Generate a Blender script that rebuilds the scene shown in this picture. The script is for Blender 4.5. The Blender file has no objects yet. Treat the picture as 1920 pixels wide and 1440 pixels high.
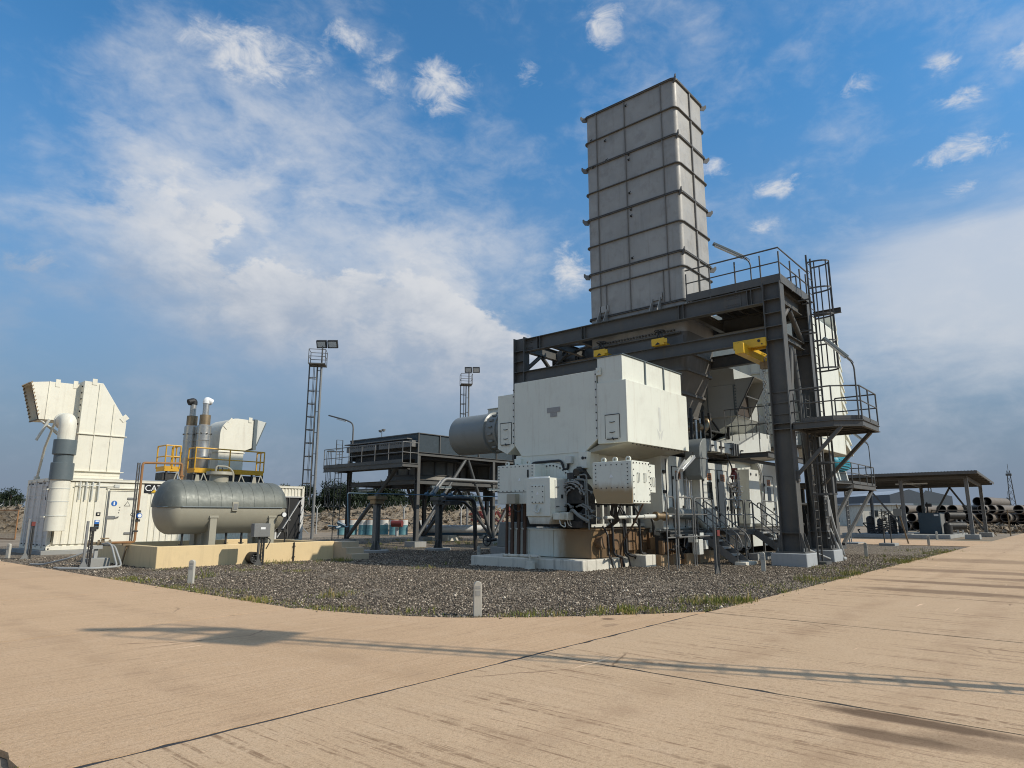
import bpy, bmesh, math, random
import numpy as np
from mathutils import Vector, Matrix
random.seed(7)
rng = np.random.default_rng(7)
R = math.radians
scene = bpy.context.scene
COL = scene.collection

# ------------------------------------------------------------------ camera
CAM_AZ = R(40.6); PITCH = math.atan(248 / 1245.0)
fwd = Vector((math.cos(CAM_AZ) * math.cos(PITCH), math.sin(CAM_AZ) * math.cos(PITCH), math.sin(PITCH)))
rgt = Vector((math.sin(CAM_AZ), -math.cos(CAM_AZ), 0))
upv = rgt.cross(fwd)
cd = bpy.data.cameras.new('camera'); cam = bpy.data.objects.new('camera', cd); COL.objects.link(cam)
cd.sensor_width = 36; cd.lens = 36 * 1245 / 1920.0; cd.clip_start = 0.1; cd.clip_end = 6000
cam.matrix_world = Matrix(((rgt.x, upv.x, -fwd.x, 0), (rgt.y, upv.y, -fwd.y, 0), (rgt.z, upv.z, -fwd.z, 1.6), (0, 0, 0, 1)))
scene.camera = cam

# ------------------------------------------------------------------ sky, clouds, sun
SUN_EL = R(37); SUN_DIR = Vector((0.38, -0.925, 0)).normalized()      # horizontal direction towards the sun
w = bpy.data.worlds.new('World'); scene.world = w; w.use_nodes = True
nt = w.node_tree; N = nt.nodes; L = nt.links
for n in list(N): N.remove(n)
def nd(t, **k):
    n = N.new(t)
    for a, b in k.items(): setattr(n, a, b)
    return n
def math_n(op, a, b=None, c=None, clamp=False):
    n = nd('ShaderNodeMath', operation=op, use_clamp=clamp)
    for i, v in enumerate((a, b, c)):
        if v is None: continue
        if isinstance(v, (int, float)): n.inputs[i].default_value = v
        else: L.new(v, n.inputs[i])
    return n.outputs[0]
def ramp_n(v, a, b):
    n = nd('ShaderNodeMapRange', interpolation_type='SMOOTHSTEP'); L.new(v, n.inputs[0])
    n.inputs[1].default_value = a; n.inputs[2].default_value = b
    return n.outputs[0]
def noise_n(vec, scale, detail=6, rough=.55, dist=0.0):
    n = nd('ShaderNodeTexNoise'); L.new(vec, n.inputs['Vector'])
    n.inputs['Scale'].default_value = scale; n.inputs['Detail'].default_value = detail
    n.inputs['Roughness'].default_value = rough; n.inputs['Distortion'].default_value = dist
    return n.outputs['Fac']
sky = nd('ShaderNodeTexSky', sky_type='NISHITA'); sky.sun_disc = False
sky.sun_elevation = SUN_EL; sky.sun_rotation = math.atan2(SUN_DIR.x, SUN_DIR.y)
sky.air_density = 1.0; sky.dust_density = 0.6; sky.ozone_density = 3.0; sky.altitude = 0
tc = nd('ShaderNodeTexCoord'); DIR = tc.outputs['Generated']
sep = nd('ShaderNodeSeparateXYZ'); L.new(DIR, sep.inputs[0]); DX, DY, DZ = sep.outputs
den = math_n('ADD', math_n('MAXIMUM', DZ, 0.0), 0.16)
cmb = nd('ShaderNodeCombineXYZ'); L.new(math_n('DIVIDE', DX, den), cmb.inputs[0]); L.new(math_n('DIVIDE', DY, den), cmb.inputs[1])
PL = cmb.outputs[0]                                                    # the sky plane: clouds grow smaller to the horizon
AZ = math_n('SUBTRACT', math_n('ARCTAN2', DY, DX), CAM_AZ)             # bearing, left positive, radians
EL = math_n('ARCSINE', DZ)
n_big = noise_n(PL, 1.15, 3, .5, .2); n_mid = noise_n(PL, 2.6, 8, .62, .35)
n_soft = noise_n(PL, .8, 5, .55, .6)
stv = nd('ShaderNodeMapping'); L.new(DIR, stv.inputs[0]); stv.inputs['Scale'].default_value = (1.0, 1.0, 1.7)
n_dir = noise_n(stv.outputs[0], 7.5, 10, .6, .25); n_dir2 = noise_n(stv.outputs[0], 3.2, 8, .55, .2)
def gauss(az0, el0, saz, sel):
    a = math_n('DIVIDE', math_n('SUBTRACT', AZ, az0), saz); b = math_n('DIVIDE', math_n('SUBTRACT', EL, el0), sel)
    return math_n('POWER', 2.718, math_n('MULTIPLY', math_n('ADD', math_n('MULTIPLY', a, a), math_n('MULTIPLY', b, b)), -1.0))
def summ(*v):
    o = v[0]
    for q in v[1:]: o = math_n('ADD', o, q)
    return o
bank_el = math_n('ADD', math_n('MULTIPLY', AZ, 0.20), 0.322)            # the cumulus bank climbs to the left
bb = math_n('SUBTRACT', EL, bank_el)
n_edge = noise_n(stv.outputs[0], 6.0, 10, .58, .1); n_puff = noise_n(stv.outputs[0], 14.0, 8, .6, .2)
top_d = math_n('SUBTRACT', math_n('ADD', math_n('MULTIPLY', math_n('SUBTRACT', n_edge, .5), .34), math_n('MULTIPLY', math_n('SUBTRACT', n_puff, .5), .10)), bb)
bank_top = ramp_n(top_d, -.004, .022)
bank_lo = ramp_n(math_n('ADD', bb, math_n('MULTIPLY', math_n('SUBTRACT', n_dir2, .5), .12)), -.27, -.09)
bank_az = math_n('MULTIPLY', ramp_n(AZ, -.10, -.05), math_n('SUBTRACT', 1.0, ramp_n(AZ, .42, .68)))
bank = math_n('MULTIPLY', math_n('MULTIPLY', bank_top, bank_lo), bank_az)
bank = math_n('MULTIPLY', bank, math_n('ADD', .72, math_n('MULTIPLY', ramp_n(n_puff, .36, .60), .28)))
veil_m = summ(gauss(.46, .40, .26, .16), gauss(.10, .36, .20, .08))
n_rip = noise_n(stv.outputs[0], 19.0, 8, .62, .4)
rip = math_n('ADD', math_n('MULTIPLY', math_n('SUBTRACT', n_dir, .5), .55), math_n('MULTIPLY', math_n('SUBTRACT', n_rip, .5), .42))   # broken, rippled cloud
veil = math_n('MULTIPLY', ramp_n(math_n('ADD', math_n('ADD', n_dir2, rip), math_n('MULTIPLY', veil_m, .27)), .46, .96), .62)
streak_v = nd('ShaderNodeMapping'); L.new(DIR, streak_v.inputs[0]); streak_v.inputs['Rotation'].default_value = (0, 0, R(-35)); streak_v.inputs['Scale'].default_value = (1.0, 1.5, 2.2)
n_str = noise_n(streak_v.outputs[0], 6.5, 10, .6, .25)
streak = math_n('MULTIPLY', ramp_n(math_n('ADD', n_str, math_n('MULTIPLY', veil_m, .12)), .54, .76), math_n('MULTIPLY', math_n('MINIMUM', math_n('ADD', veil_m, .12), 1.0), .6))
right_m = gauss(-.66, .28, .24, .13)
lay = nd('ShaderNodeMapping'); L.new(DIR, lay.inputs[0]); lay.inputs['Scale'].default_value = (1.0, 1.0, 4.0)
n_lay = noise_n(lay.outputs[0], 4.5, 9, .6, .3)
right = math_n('MULTIPLY', ramp_n(math_n('ADD', math_n('ADD', math_n('MULTIPLY', n_lay, .75), math_n('MULTIPLY', rip, .25)), right_m), .55, 1.25), .62)
# separate small clouds, each at its own bearing and height: (bearing, height, half width, half height, strength)
PUFFS = [(-.637, .443, .050, .020, 1.0), (-.414, .452, .044, .016, .95), (-.636, .545, .034, .014, .8), (-.707, .532, .040, .018, .8), (-.515, .552, .038, .020, .7), (-.098, .37, .040, .040, 1.05), (-.318, .493, .032, .022, .8), (-.155, .688, .044, .034, .85),
         (.125, .616, .070, .040, .9), (-.027, .632, .038, .022, .7), (.214, .628, .050, .046, .7), (.419, .615, .120, .042, .95), (.285, .658, .058, .024, .8), (-.651, .504, .042, .016, .7), (-.392, .404, .040, .014, .7), (-.631, .40, .030, .012, .75), (.648, .308, .045, .020, .75)]
pm_ = None
for a_, e_, sa_, se_, k_ in PUFFS:
    gq = math_n('MULTIPLY', gauss(a_, e_, sa_, se_), k_); pm_ = gq if pm_ is None else math_n('MAXIMUM', pm_, gq)
n_pf = noise_n(stv.outputs[0], 21.0, 10, .66, .45)
puff = math_n('MULTIPLY', ramp_n(math_n('ADD', math_n('MULTIPLY', n_pf, .95), math_n('MULTIPLY', pm_, .36)), .60, .94), math_n('MULTIPLY', ramp_n(pm_, .04, .55), .88))
def screen(a, b): return math_n('SUBTRACT', 1.0, math_n('MULTIPLY', math_n('SUBTRACT', 1.0, a), math_n('SUBTRACT', 1.0, b)))
cover = screen(screen(screen(bank, veil), screen(streak, right)), puff)
over = math_n('MULTIPLY', ramp_n(EL, .80, 1.15), ramp_n(n_dir2, .30, .60))      # unseen cloud added overhead and behind the viewer for neutral fill light
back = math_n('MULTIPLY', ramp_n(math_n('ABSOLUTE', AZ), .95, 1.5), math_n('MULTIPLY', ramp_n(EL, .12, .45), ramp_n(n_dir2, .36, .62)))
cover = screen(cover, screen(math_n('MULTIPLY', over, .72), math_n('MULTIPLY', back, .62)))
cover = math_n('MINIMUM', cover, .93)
shade = ramp_n(math_n('ADD', math_n('ADD', math_n('MULTIPLY', n_dir2, .5), math_n('MULTIPLY', n_puff, -.5)), math_n('MULTIPLY', bb, -2.2)), -.05, .42)
ccol = nd('ShaderNodeMix', data_type='RGBA'); L.new(shade, ccol.inputs['Factor'])
ccol.inputs['A'].default_value = (3.222, 3.267, 3.356, 1); ccol.inputs['B'].default_value = (1.745, 2.014, 2.461, 1)
# the sky's own blue, thinning into pale haze low down
tint = nd('ShaderNodeMix', data_type='RGBA', blend_type='MULTIPLY'); tint.inputs['Factor'].default_value = 1
L.new(sky.outputs[0], tint.inputs['A']); tint.inputs['B'].default_value = (.33, .68, .81, 1)
mul = nd('ShaderNodeMix', data_type='RGBA'); L.new(ramp_n(EL, .0, .62), mul.inputs['Factor'])
mul.inputs['A'].default_value = (.97, 1.22, 1.61, 1); L.new(tint.outputs['Result'], mul.inputs['B'])
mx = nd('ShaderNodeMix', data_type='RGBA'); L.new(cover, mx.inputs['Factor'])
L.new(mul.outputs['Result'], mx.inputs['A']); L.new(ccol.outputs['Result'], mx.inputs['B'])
bg = nd('ShaderNodeBackground'); bg.inputs['Strength'].default_value = 0.15
L.new(mx.outputs['Result'], bg.inputs['Color'])
wo = nd('ShaderNodeOutputWorld'); L.new(bg.outputs[0], wo.inputs['Surface'])
sl = bpy.data.lights.new('sun', 'SUN'); sl.energy = 2.6; sl.angle = R(0.53); sl.color = (1.0, .93, .82)
so = bpy.data.objects.new('sun', sl); COL.objects.link(so)
to_sun = Vector((SUN_DIR.x * math.cos(SUN_EL), SUN_DIR.y * math.cos(SUN_EL), math.sin(SUN_EL)))
so.rotation_euler = to_sun.to_track_quat('Z', 'Y').to_euler(); so.location = to_sun * 60
scene.view_settings.view_transform = 'Standard'; scene.view_settings.look = 'None'
scene.view_settings.exposure = 0.56; scene.view_settings.gamma = 1.0
scene.cycles.filter_width = 1.05
# ------------------------------------------------------------------ helpers
EACH = set('leg post brace cross_beam footing stiffener tread strut lifting_lug support_bracket flange rafter hinge handle sleeper junction_box roof_beam roller beam bracket lifting_eye corner_casting end_carriage wheel foot seal saddle step lock_rod mullion conduit stand support clip porthole warning_sign sign_plate end_box cable hose pipe riser drum_stand rod vessel hanger handrail joint_band inscription sensor valve column door_fitting stringer cable_riser stained_plate control_box upright seam bolt_plate lifting_bracket oil_pipe casting_hole stud'.split())
ALB = 1.0                                                               # all paints share this reflectance scale
class MB:
    """collects boxes, bars, tubes, prisms; build() links them as ONE mesh object"""
    def __init__(s): s.v = []; s.f = []; s.m = []
    def add(s, vs, fs, mi=0):
        b = len(s.v); s.v += [tuple(p) for p in vs]
        for f in fs: s.f.append([b + i for i in f]); s.m.append(mi)
        return s
    def box(s, x0, x1, y0, y1, z0, z1, mi=0):
        x0, x1 = min(x0, x1), max(x0, x1); y0, y1 = min(y0, y1), max(y0, y1); z0, z1 = min(z0, z1), max(z0, z1)
        v = [(x0, y0, z0), (x1, y0, z0), (x1, y1, z0), (x0, y1, z0), (x0, y0, z1), (x1, y0, z1), (x1, y1, z1), (x0, y1, z1)]
        return s.add(v, [(0, 3, 2, 1), (4, 5, 6, 7), (0, 1, 5, 4), (1, 2, 6, 5), (2, 3, 7, 6), (3, 0, 4, 7)], mi)
    def bar(s, p0, p1, w, h, up=(0, 0, 1), mi=0):
        p0 = Vector(p0); p1 = Vector(p1); d = (p1 - p0).normalized(); u = Vector(up)
        if abs(d.dot(u)) > .98: u = Vector((0, 1, 0)) if abs(d.y) < .9 else Vector((1, 0, 0))
        sd = d.cross(u).normalized(); u = sd.cross(d).normalized()
        v = []
        for p in (p0, p1):
            for a, b in ((-1, -1), (1, -1), (1, 1), (-1, 1)): v.append(p + sd * a * w / 2 + u * b * h / 2)
        return s.add(v, [(0, 1, 2, 3), (7, 6, 5, 4), (0, 4, 5, 1), (1, 5, 6, 2), (2, 6, 7, 3), (3, 7, 4, 0)], mi)
    def ibeam(s, p0, p1, h, w, up=(0, 0, 1), tf=.022, tw=.014, mi=0):
        p0 = Vector(p0); p1 = Vector(p1); d = (p1 - p0).normalized(); u = Vector(up)
        sd = d.cross(u).normalized(); u = sd.cross(d).normalized()
        o = u * (h / 2 - tf / 2)
        s.bar(p0 + o, p1 + o, w, tf, u, mi); s.bar(p0 - o, p1 - o, w, tf, u, mi)
        return s.bar(p0, p1, tw, h - 2 * tf, u, mi)
    def ring(s, c, d, r, n, ref=None):
        d = Vector(d).normalized(); a = Vector(ref) if ref else (Vector((0, 0, 1)) if abs(d.z) < .9 else Vector((1, 0, 0)))
        x = d.cross(a).normalized(); y = d.cross(x).normalized(); c = Vector(c)
        return [c + (x * math.cos(2 * math.pi * i / n) + y * math.sin(2 * math.pi * i / n)) * r for i in range(n)]
    def cyl(s, p0, p1, r0, r1=None, n=16, caps=True, mi=0):
        r1 = r0 if r1 is None else r1; d = Vector(p1) - Vector(p0)
        a = s.ring(p0, d, r0, n); b = s.ring(p1, d, r1, n)
        f = [(i, (i + 1) % n, n + (i + 1) % n, n + i) for i in range(n)]
        if caps: f += [tuple(range(n - 1, -1, -1)), tuple(range(n, 2 * n))]
        return s.add(a + b, f, mi)
    def tube(s, pts, r, n=8, mi=0, bend=0.0, close=False, caps=True):
        P = [Vector(p) for p in pts]
        if bend > 0 and len(P) > 2:                                    # round the corners
            Q = [P[0]]
            for i in range(1, len(P) - 1):
                a = (P[i - 1] - P[i]); b = (P[i + 1] - P[i]); k = min(bend, a.length * .48, b.length * .48)
                s0 = P[i] + a.normalized() * k; s1 = P[i] + b.normalized() * k
                for t in (0, .25, .5, .75, 1): Q.append(s0 * (1 - t) ** 2 + P[i] * 2 * t * (1 - t) + s1 * t * t)
            P = Q + [P[-1]]
        m = len(P); V = []; ref = None
        for i in range(m):
            if close: d = (P[(i + 1) % m] - P[i - 1]).normalized()
            else:
                d = Vector((0, 0, 0))
                if i > 0: d += (P[i] - P[i - 1]).normalized()
                if i < m - 1: d += (P[i + 1] - P[i]).normalized()
                d = d.normalized() if d.length > 1e-6 else (P[i] - P[i - 1]).normalized()
            if ref is None: ref = Vector((0, 0, 1)) if abs(d.z) < .9 else Vector((1, 0, 0))
            x = d.cross(ref)
            if x.length < 1e-4: x = d.cross(Vector((.3, .8, .5)))
            x.normalize(); y = d.cross(x).normalized(); ref = -y if y.dot(ref) < 0 else y
            y = ref; x = d.cross(y).normalized()
            V += [P[i] + (x * math.cos(2 * math.pi * j / n) + y * math.sin(2 * math.pi * j / n)) * r for j in range(n)]
        F = []
        for i in range(m if close else m - 1):
            k = (i + 1) % m
            F += [(i * n + j, i * n + (j + 1) % n, k * n + (j + 1) % n, k * n + j) for j in range(n)]
        if caps and not close: F += [tuple(range(n - 1, -1, -1)), tuple((m - 1) * n + j for j in range(n))]
        return s.add(V, F, mi)
    def prism(s, poly, axis, a, b, mi=0):
        """polygon in the two other axes (x: y,z / y: x,z / z: x,y) swept from a to b"""
        def P(p, t): return {'x': (t, p[0], p[1]), 'y': (p[0], t, p[1]), 'z': (p[0], p[1], t)}[axis]
        n = len(poly)
        return s.add([P(p, a) for p in poly] + [P(p, b) for p in poly],
                     [tuple(range(n - 1, -1, -1)), tuple(range(n, 2 * n))] + [(i, (i + 1) % n, n + (i + 1) % n, n + i) for i in range(n)], mi)
    def lathe(s, c, prof, n=28, axis='z', mi=0, arc=(0, 1)):
        """prof: list of (radius, height along axis); arc: part of the turn"""
        full = arc == (0, 1); k = n if full else n + 1; V = []
        for r, h in prof:
            for i in range(k):
                a = 2 * math.pi * (arc[0] + (arc[1] - arc[0]) * i / n); u, q = r * math.cos(a), r * math.sin(a)
                V.append({'z': (c[0] + u, c[1] + q, c[2] + h), 'x': (c[0] + h, c[1] + u, c[2] + q), 'y': (c[0] + u, c[1] + h, c[2] + q)}[axis])
        F = []
        for j in range(len(prof) - 1):
            for i in range(n):
                i2 = (i + 1) % k
                F.append((j * k + i, j * k + i2, (j + 1) * k + i2, (j + 1) * k + i))
        return s.add(V, F, mi)
    def quad(s, a, b, c, d, mi=0): return s.add([a, b, c, d], [(0, 1, 2, 3)], mi)
    def bolts(s, p0, p1, n, nrm, r=.022, h=.02, mi=0):
        p0 = Vector(p0); p1 = Vector(p1); q = Vector(nrm)
        for i in range(n):
            p = p0.lerp(p1, i / max(1, n - 1)); s.cyl(p - q * .005, p + q * h, r, n=6, mi=mi)
        return s
    def pieces(s, tol=.012):
        """the separate pieces of the mesh: groups of touching lumps"""
        n = len(s.v); par = list(range(n))
        def find(a):
            while par[a] != a: par[a] = par[par[a]]; a = par[a]
            return a
        for f in s.f:
            r0 = find(f[0])
            for i in f[1:]: par[find(i)] = r0
        comp = {}
        for i in range(n): comp.setdefault(find(i), []).append(i)
        ks = list(comp); A = np.array(s.v); lo = np.array([A[comp[k]].min(0) for k in ks]) - tol; hi = np.array([A[comp[k]].max(0) for k in ks]) + tol
        g = list(range(len(ks)))
        def fg(a):
            while g[a] != a: g[a] = g[g[a]]; a = g[a]
            return a
        for i in range(len(ks)):
            for j in np.nonzero(np.all(lo[i] <= hi[i + 1:], 1) & np.all(lo[i + 1:] <= hi[i], 1))[0]: g[fg(i)] = fg(i + 1 + int(j))
        of = {k: fg(i) for i, k in enumerate(ks)}; out = {}
        for f, mi in zip(s.f, s.m): out.setdefault(of[find(f[0])], []).append((f, mi))
        res = []
        for fs in out.values():
            b = MB(); ix = {}
            for f, mi in fs:
                b.f.append([ix.setdefault(i, len(ix)) for i in f]); b.m.append(mi)
            b.v = [s.v[i] for i in ix]; res.append(b)
        return res
    def build(s, name, mat, parent=None, bevel=0.0, loc=None, smooth=True, fix=True):
        if parent is not None and name in EACH:
            ps = s.pieces()
            if 1 < len(ps) <= 100: return [p.build1(name, mat, parent, bevel, loc, smooth, fix) for p in ps][0]
        return s.build1(name, mat, parent, bevel, loc, smooth, fix)
    def build1(s, name, mat, parent=None, bevel=0.0, loc=None, smooth=True, fix=True):
        me = bpy.data.meshes.new(name)
        off = Vector((0, 0, 0))
        if parent is not None:
            q = parent
            while q is not None: off += q.location; q = q.parent
        elif loc is not None: off = Vector(loc)
        elif s.v:
            xs = [p[0] for p in s.v]; ys = [p[1] for p in s.v]; zs = [p[2] for p in s.v]
            off = Vector(((min(xs) + max(xs)) / 2, (min(ys) + max(ys)) / 2, min(zs)))
        me.from_pydata([(p[0] - off.x, p[1] - off.y, p[2] - off.z) for p in s.v], [], s.f)
        if fix:
            bm = bmesh.new(); bm.from_mesh(me); bmesh.ops.recalc_face_normals(bm, faces=bm.faces); bm.to_mesh(me); bm.free()
        mats = mat if isinstance(mat, (list, tuple)) else [mat]
        for m in mats: me.materials.append(m)
        if len(mats) > 1: me.polygons.foreach_set('material_index', s.m)
        if smooth:
            me.polygons.foreach_set('use_smooth', [True] * len(me.polygons)); me.set_sharp_from_angle(angle=R(32))
        o = bpy.data.objects.new(name, me); COL.objects.link(o)
        if parent is not None: o.parent = parent
        else: o.location = off
        if bevel:
            b = o.modifiers.new('edge', 'BEVEL'); b.width = bevel; b.segments = 2; b.limit_method = 'ANGLE'; b.angle_limit = R(40)
        return o
def tag(o, label, cat, group=None):
    o['label'] = label; o['category'] = cat
    if group: o['group'] = group
    return o
def thing(name, label, cat, loc, group=None):
    o = bpy.data.objects.new(name, None); COL.objects.link(o); o.location = loc; o.empty_display_size = .2
    return tag(o, label, cat, group)
def struct(o, kind='structure'): o['kind'] = kind; return o
def copy_tree(o, parent=None):
    c = o.copy(); COL.objects.link(c)
    if parent is not None: c.parent = parent
    for ch in list(o.children): copy_tree(ch, c)
    return c
def dup(o, loc, label, rot=0.0):
    c = copy_tree(o); c.location = loc; c.rotation_euler = (0, 0, rot); c['label'] = label; return c
def far(lat, dep):
    """metres to the right of and in front of the survey point -> world x, y"""
    return (dep * math.cos(CAM_AZ) + lat * math.sin(CAM_AZ), dep * math.sin(CAM_AZ) - lat * math.cos(CAM_AZ))
def lettering(name, txt, size, loc, face, mat, parent, align='CENTER', lead=.8):
    """flat raised lettering on a wall facing -x or -y"""
    cu = bpy.data.curves.new(name, 'FONT'); cu.body = txt; cu.size = size; cu.extrude = .002
    cu.align_x = align; cu.align_y = 'CENTER'; cu.space_line = lead
    ob = bpy.data.objects.new(name + '_tmp', cu); me = bpy.data.meshes.new_from_object(ob)
    bpy.data.objects.remove(ob); me.materials.append(mat)
    o = bpy.data.objects.new(name, me); COL.objects.link(o); off = Vector((0, 0, 0))
    if parent is not None:
        q = parent
        while q is not None: off += q.location; q = q.parent
        o.parent = parent
    X = Vector((0, -1, 0)) if face == '-x' else Vector((1, 0, 0)); Z = Vector((-1, 0, 0)) if face == '-x' else Vector((0, -1, 0)); Y = Vector((0, 0, 1))
    M = Matrix.Identity(4)
    for i in range(3): M[i][0] = X[i]; M[i][1] = Y[i]; M[i][2] = Z[i]
    me.transform(Matrix.Translation(Vector(loc) - off) @ M)
    return o

# ------------------------------------------------------------------ materials
MAT = {}
def mat(name, col, rough=.6, metal=0.0, var=.10, scale=1.3, dirt=None, dirt_amt=.5, dirt_scale=2.0, streak=None, streak_amt=.5, streak_scale=5.0,
        bump=0.0, bump_scale=60.0, fine=.05, edge=None, spec=.5):
    S_ = lambda c: tuple(x * ALB for x in c) if c else c
    col, dirt, streak = S_(col), S_(dirt), S_(streak)
    m = bpy.data.materials.new(name); m.use_nodes = True; t = m.node_tree; n = t.nodes; l = t.links
    b = n['Principled BSDF']; b.inputs['Roughness'].default_value = rough; b.inputs['Metallic'].default_value = metal
    b.inputs['Specular IOR Level'].default_value = spec
    geo = n.new('ShaderNodeNewGeometry'); pos = geo.outputs['Position']
    def noise(sc, det=5, ro=.6, vec=pos, sx=None):
        if sx:
            mp = n.new('ShaderNodeMapping'); mp.inputs['Scale'].default_value = sx; l.new(vec, mp.inputs[0]); vec = mp.outputs[0]
        q = n.new('ShaderNodeTexNoise'); q.inputs['Scale'].default_value = sc; q.inputs['Detail'].default_value = det; q.inputs['Roughness'].default_value = ro
        l.new(vec, q.inputs['Vector']); return q.outputs['Fac']
    def rng_(v, a, b_, c=0, d=1):
        q = n.new('ShaderNodeMapRange'); q.inputs[1].default_value = a; q.inputs[2].default_value = b_; q.inputs[3].default_value = c; q.inputs[4].default_value = d
        l.new(v, q.inputs[0]); return q.outputs[0]
    def mixc(f, a, b_):
        q = n.new('ShaderNodeMix'); q.data_type = 'RGBA'
        for k, v in (('Factor', f), ('A', a), ('B', b_)):
            if isinstance(v, tuple): q.inputs[k].default_value = v + (1,)
            else: l.new(v, q.inputs[k])
        return q.outputs['Result']
    lo = tuple(max(0, c * (1 - var)) for c in col); hi = tuple(min(1, c * (1 + var)) for c in col)
    c = mixc(rng_(noise(scale), .3, .7), lo, hi)
    if fine:
        f1 = noise(38.0, 3, .7); c2 = mixc(rng_(f1, .35, .65), tuple(x * (1 - fine) for x in col), tuple(min(1, x * (1 + fine)) for x in col))
        q = n.new('ShaderNodeMix'); q.data_type = 'RGBA'; q.inputs['Factor'].default_value = .45; l.new(c, q.inputs['A']); l.new(c2, q.inputs['B']); c = q.outputs['Result']
    if dirt: c = mixc(rng_(noise(dirt_scale, 8, .7), .52, .78, 0, dirt_amt), c, dirt)
    if streak: c = mixc(rng_(noise(streak_scale, 6, .65, sx=(1, 1, .09)), .54, .80, 0, streak_amt), c, streak)
    l.new(c, b.inputs['Base Color'])
    l.new(rng_(noise(scale * 3, 4), .2, .8, max(0, rough - .1), min(1, rough + .12)), b.inputs['Roughness'])
    if bump:
        bp = n.new('ShaderNodeBump'); bp.inputs['Strength'].default_value = bump; bp.inputs['Distance'].default_value = .02
        l.new(noise(bump_scale, 4, .7), bp.inputs['Height']); l.new(bp.outputs[0], b.inputs['Normal'])
    MAT[name] = m; return m
white = mat('white_paint', (.70, .70, .60), .45, var=.05, dirt=(.44, .40, .32), dirt_amt=.30, streak=(.42, .34, .24), streak_amt=.42, streak_scale=7.0, fine=.02, bump=.10, bump_scale=1.4)
white2 = mat('container_paint', (.75, .71, .58), .5, var=.05, dirt=(.45, .38, .30), dirt_amt=.3, streak=(.38, .30, .22), streak_amt=.35)
offwhite = mat('panel_paint', (.58, .58, .52), .45, var=.05, dirt=(.35, .31, .25), dirt_amt=.3, streak=(.33, .28, .22), streak_amt=.35)
steel = mat('grey_steel_paint', (.098, .096, .089), .5, var=.2, dirt=(.16, .135, .105), dirt_amt=.5, streak=(.17, .125, .08), streak_amt=.5, fine=.1, spec=.3)
steel_l = mat('grey_galvanised', (.21, .21, .20), .5, metal=.2, var=.15, dirt=(.16, .15, .13), dirt_amt=.4, fine=.12)
stackm = mat('weathered_stainless', (.35, .33, .295), .55, metal=.2, var=.2, scale=.9, dirt=(.22, .20, .172), dirt_amt=.8, dirt_scale=1.3, streak=(.20, .18, .155), streak_amt=.75, streak_scale=3.0, fine=.06)
hopm = mat('dull_exhaust_plate', (.145, .138, .125), .55, metal=.2, var=.15, dirt=(.12, .105, .085), dirt_amt=.5, streak=(.34, .33, .31), streak_amt=.35, streak_scale=3)
coolm = mat('spangled_galvanising', (.032, .046, .055), .5, metal=.1, var=.22, scale=5, dirt=(.07, .09, .10), dirt_amt=.45, dirt_scale=7, fine=.25)
ductm = mat('grey_duct_paint', (.20, .21, .195), .4, var=.1, dirt=(.15, .145, .125), dirt_amt=.5, dirt_scale=3)
tankm = mat('tank_paint', (.35, .325, .25), .45, var=.06, dirt=(.24, .21, .15), dirt_amt=.3, streak=(.29, .25, .19), streak_amt=.3)
cladm = mat('weathered_cladding', (.135, .143, .122), .5, metal=.2, var=.18, scale=2.5, dirt=(.22, .225, .195), dirt_amt=.55, dirt_scale=5, streak=(.24, .245, .215), streak_amt=.5, streak_scale=6)
stainless = mat('stainless', (.48, .46, .42), .35, metal=.8, var=.12, dirt=(.30, .24, .16), dirt_amt=.5, streak=(.26, .20, .13), streak_amt=.5)
burnt = mat('heat_tinted_steel', (.27, .20, .12), .45, metal=.6, var=.25, dirt=(.12, .07, .035), dirt_amt=.6, streak=(.10, .06, .03), streak_amt=.7)
rust = mat('rusty_pipe', (.30, .15, .06), .7, var=.25, dirt=(.12, .06, .03), dirt_amt=.6, scale=4, fine=.2)
yellow = mat('yellow_paint', (.62, .33, .02), .45, var=.10, dirt=(.30, .14, .02), dirt_amt=.45, streak=(.25, .11, .02), streak_amt=.4)
crane_y = mat('crane_yellow', (.70, .42, .025), .4, var=.08, dirt=(.35, .2, .03), dirt_amt=.3)
black = mat('black_matter', (.012, .012, .012), .6, var=.3)
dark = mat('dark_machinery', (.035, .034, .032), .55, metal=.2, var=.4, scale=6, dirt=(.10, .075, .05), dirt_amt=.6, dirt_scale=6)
gapm = mat('dark_joint', (.03, .03, .03), .7)
conc = mat('grey_concrete', (.30, .295, .27), .85, var=.14, dirt=(.18, .17, .15), dirt_amt=.5, streak=(.15, .14, .12), streak_amt=.5, bump=.25, bump_scale=40)
padc = mat('white_washed_concrete', (.64, .60, .50), .85, var=.10, dirt=(.30, .25, .18), dirt_amt=.4, streak=(.10, .08, .06), streak_amt=.9, streak_scale=6, bump=.2, bump_scale=30)
plinth = mat('oily_plinth', (.40, .27, .15), .75, var=.2, dirt=(.10, .06, .035), dirt_amt=.8, dirt_scale=2.5, streak=(.06, .04, .025), streak_amt=.9, streak_scale=4, bump=.2, bump_scale=30)
bundm = mat('tan_masonry_paint', (.70, .53, .29), .8, var=.06, dirt=(.40, .29, .17), dirt_amt=.3, streak=(.38, .28, .17), streak_amt=.4, bump=.08, bump_scale=25)
stepm = mat('pale_step_paint', (.50, .40, .27), .8, var=.06, dirt=(.35, .27, .18), dirt_amt=.3, bump=.08)
pvc = mat('grey_pvc', (.115, .14, .145), .4, var=.08, dirt=(.2, .2, .19), dirt_amt=.3)
alu = mat('bright_aluminium', (.62, .62, .60), .35, metal=.6, var=.08, dirt=(.35, .33, .30), dirt_amt=.3)
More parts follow.
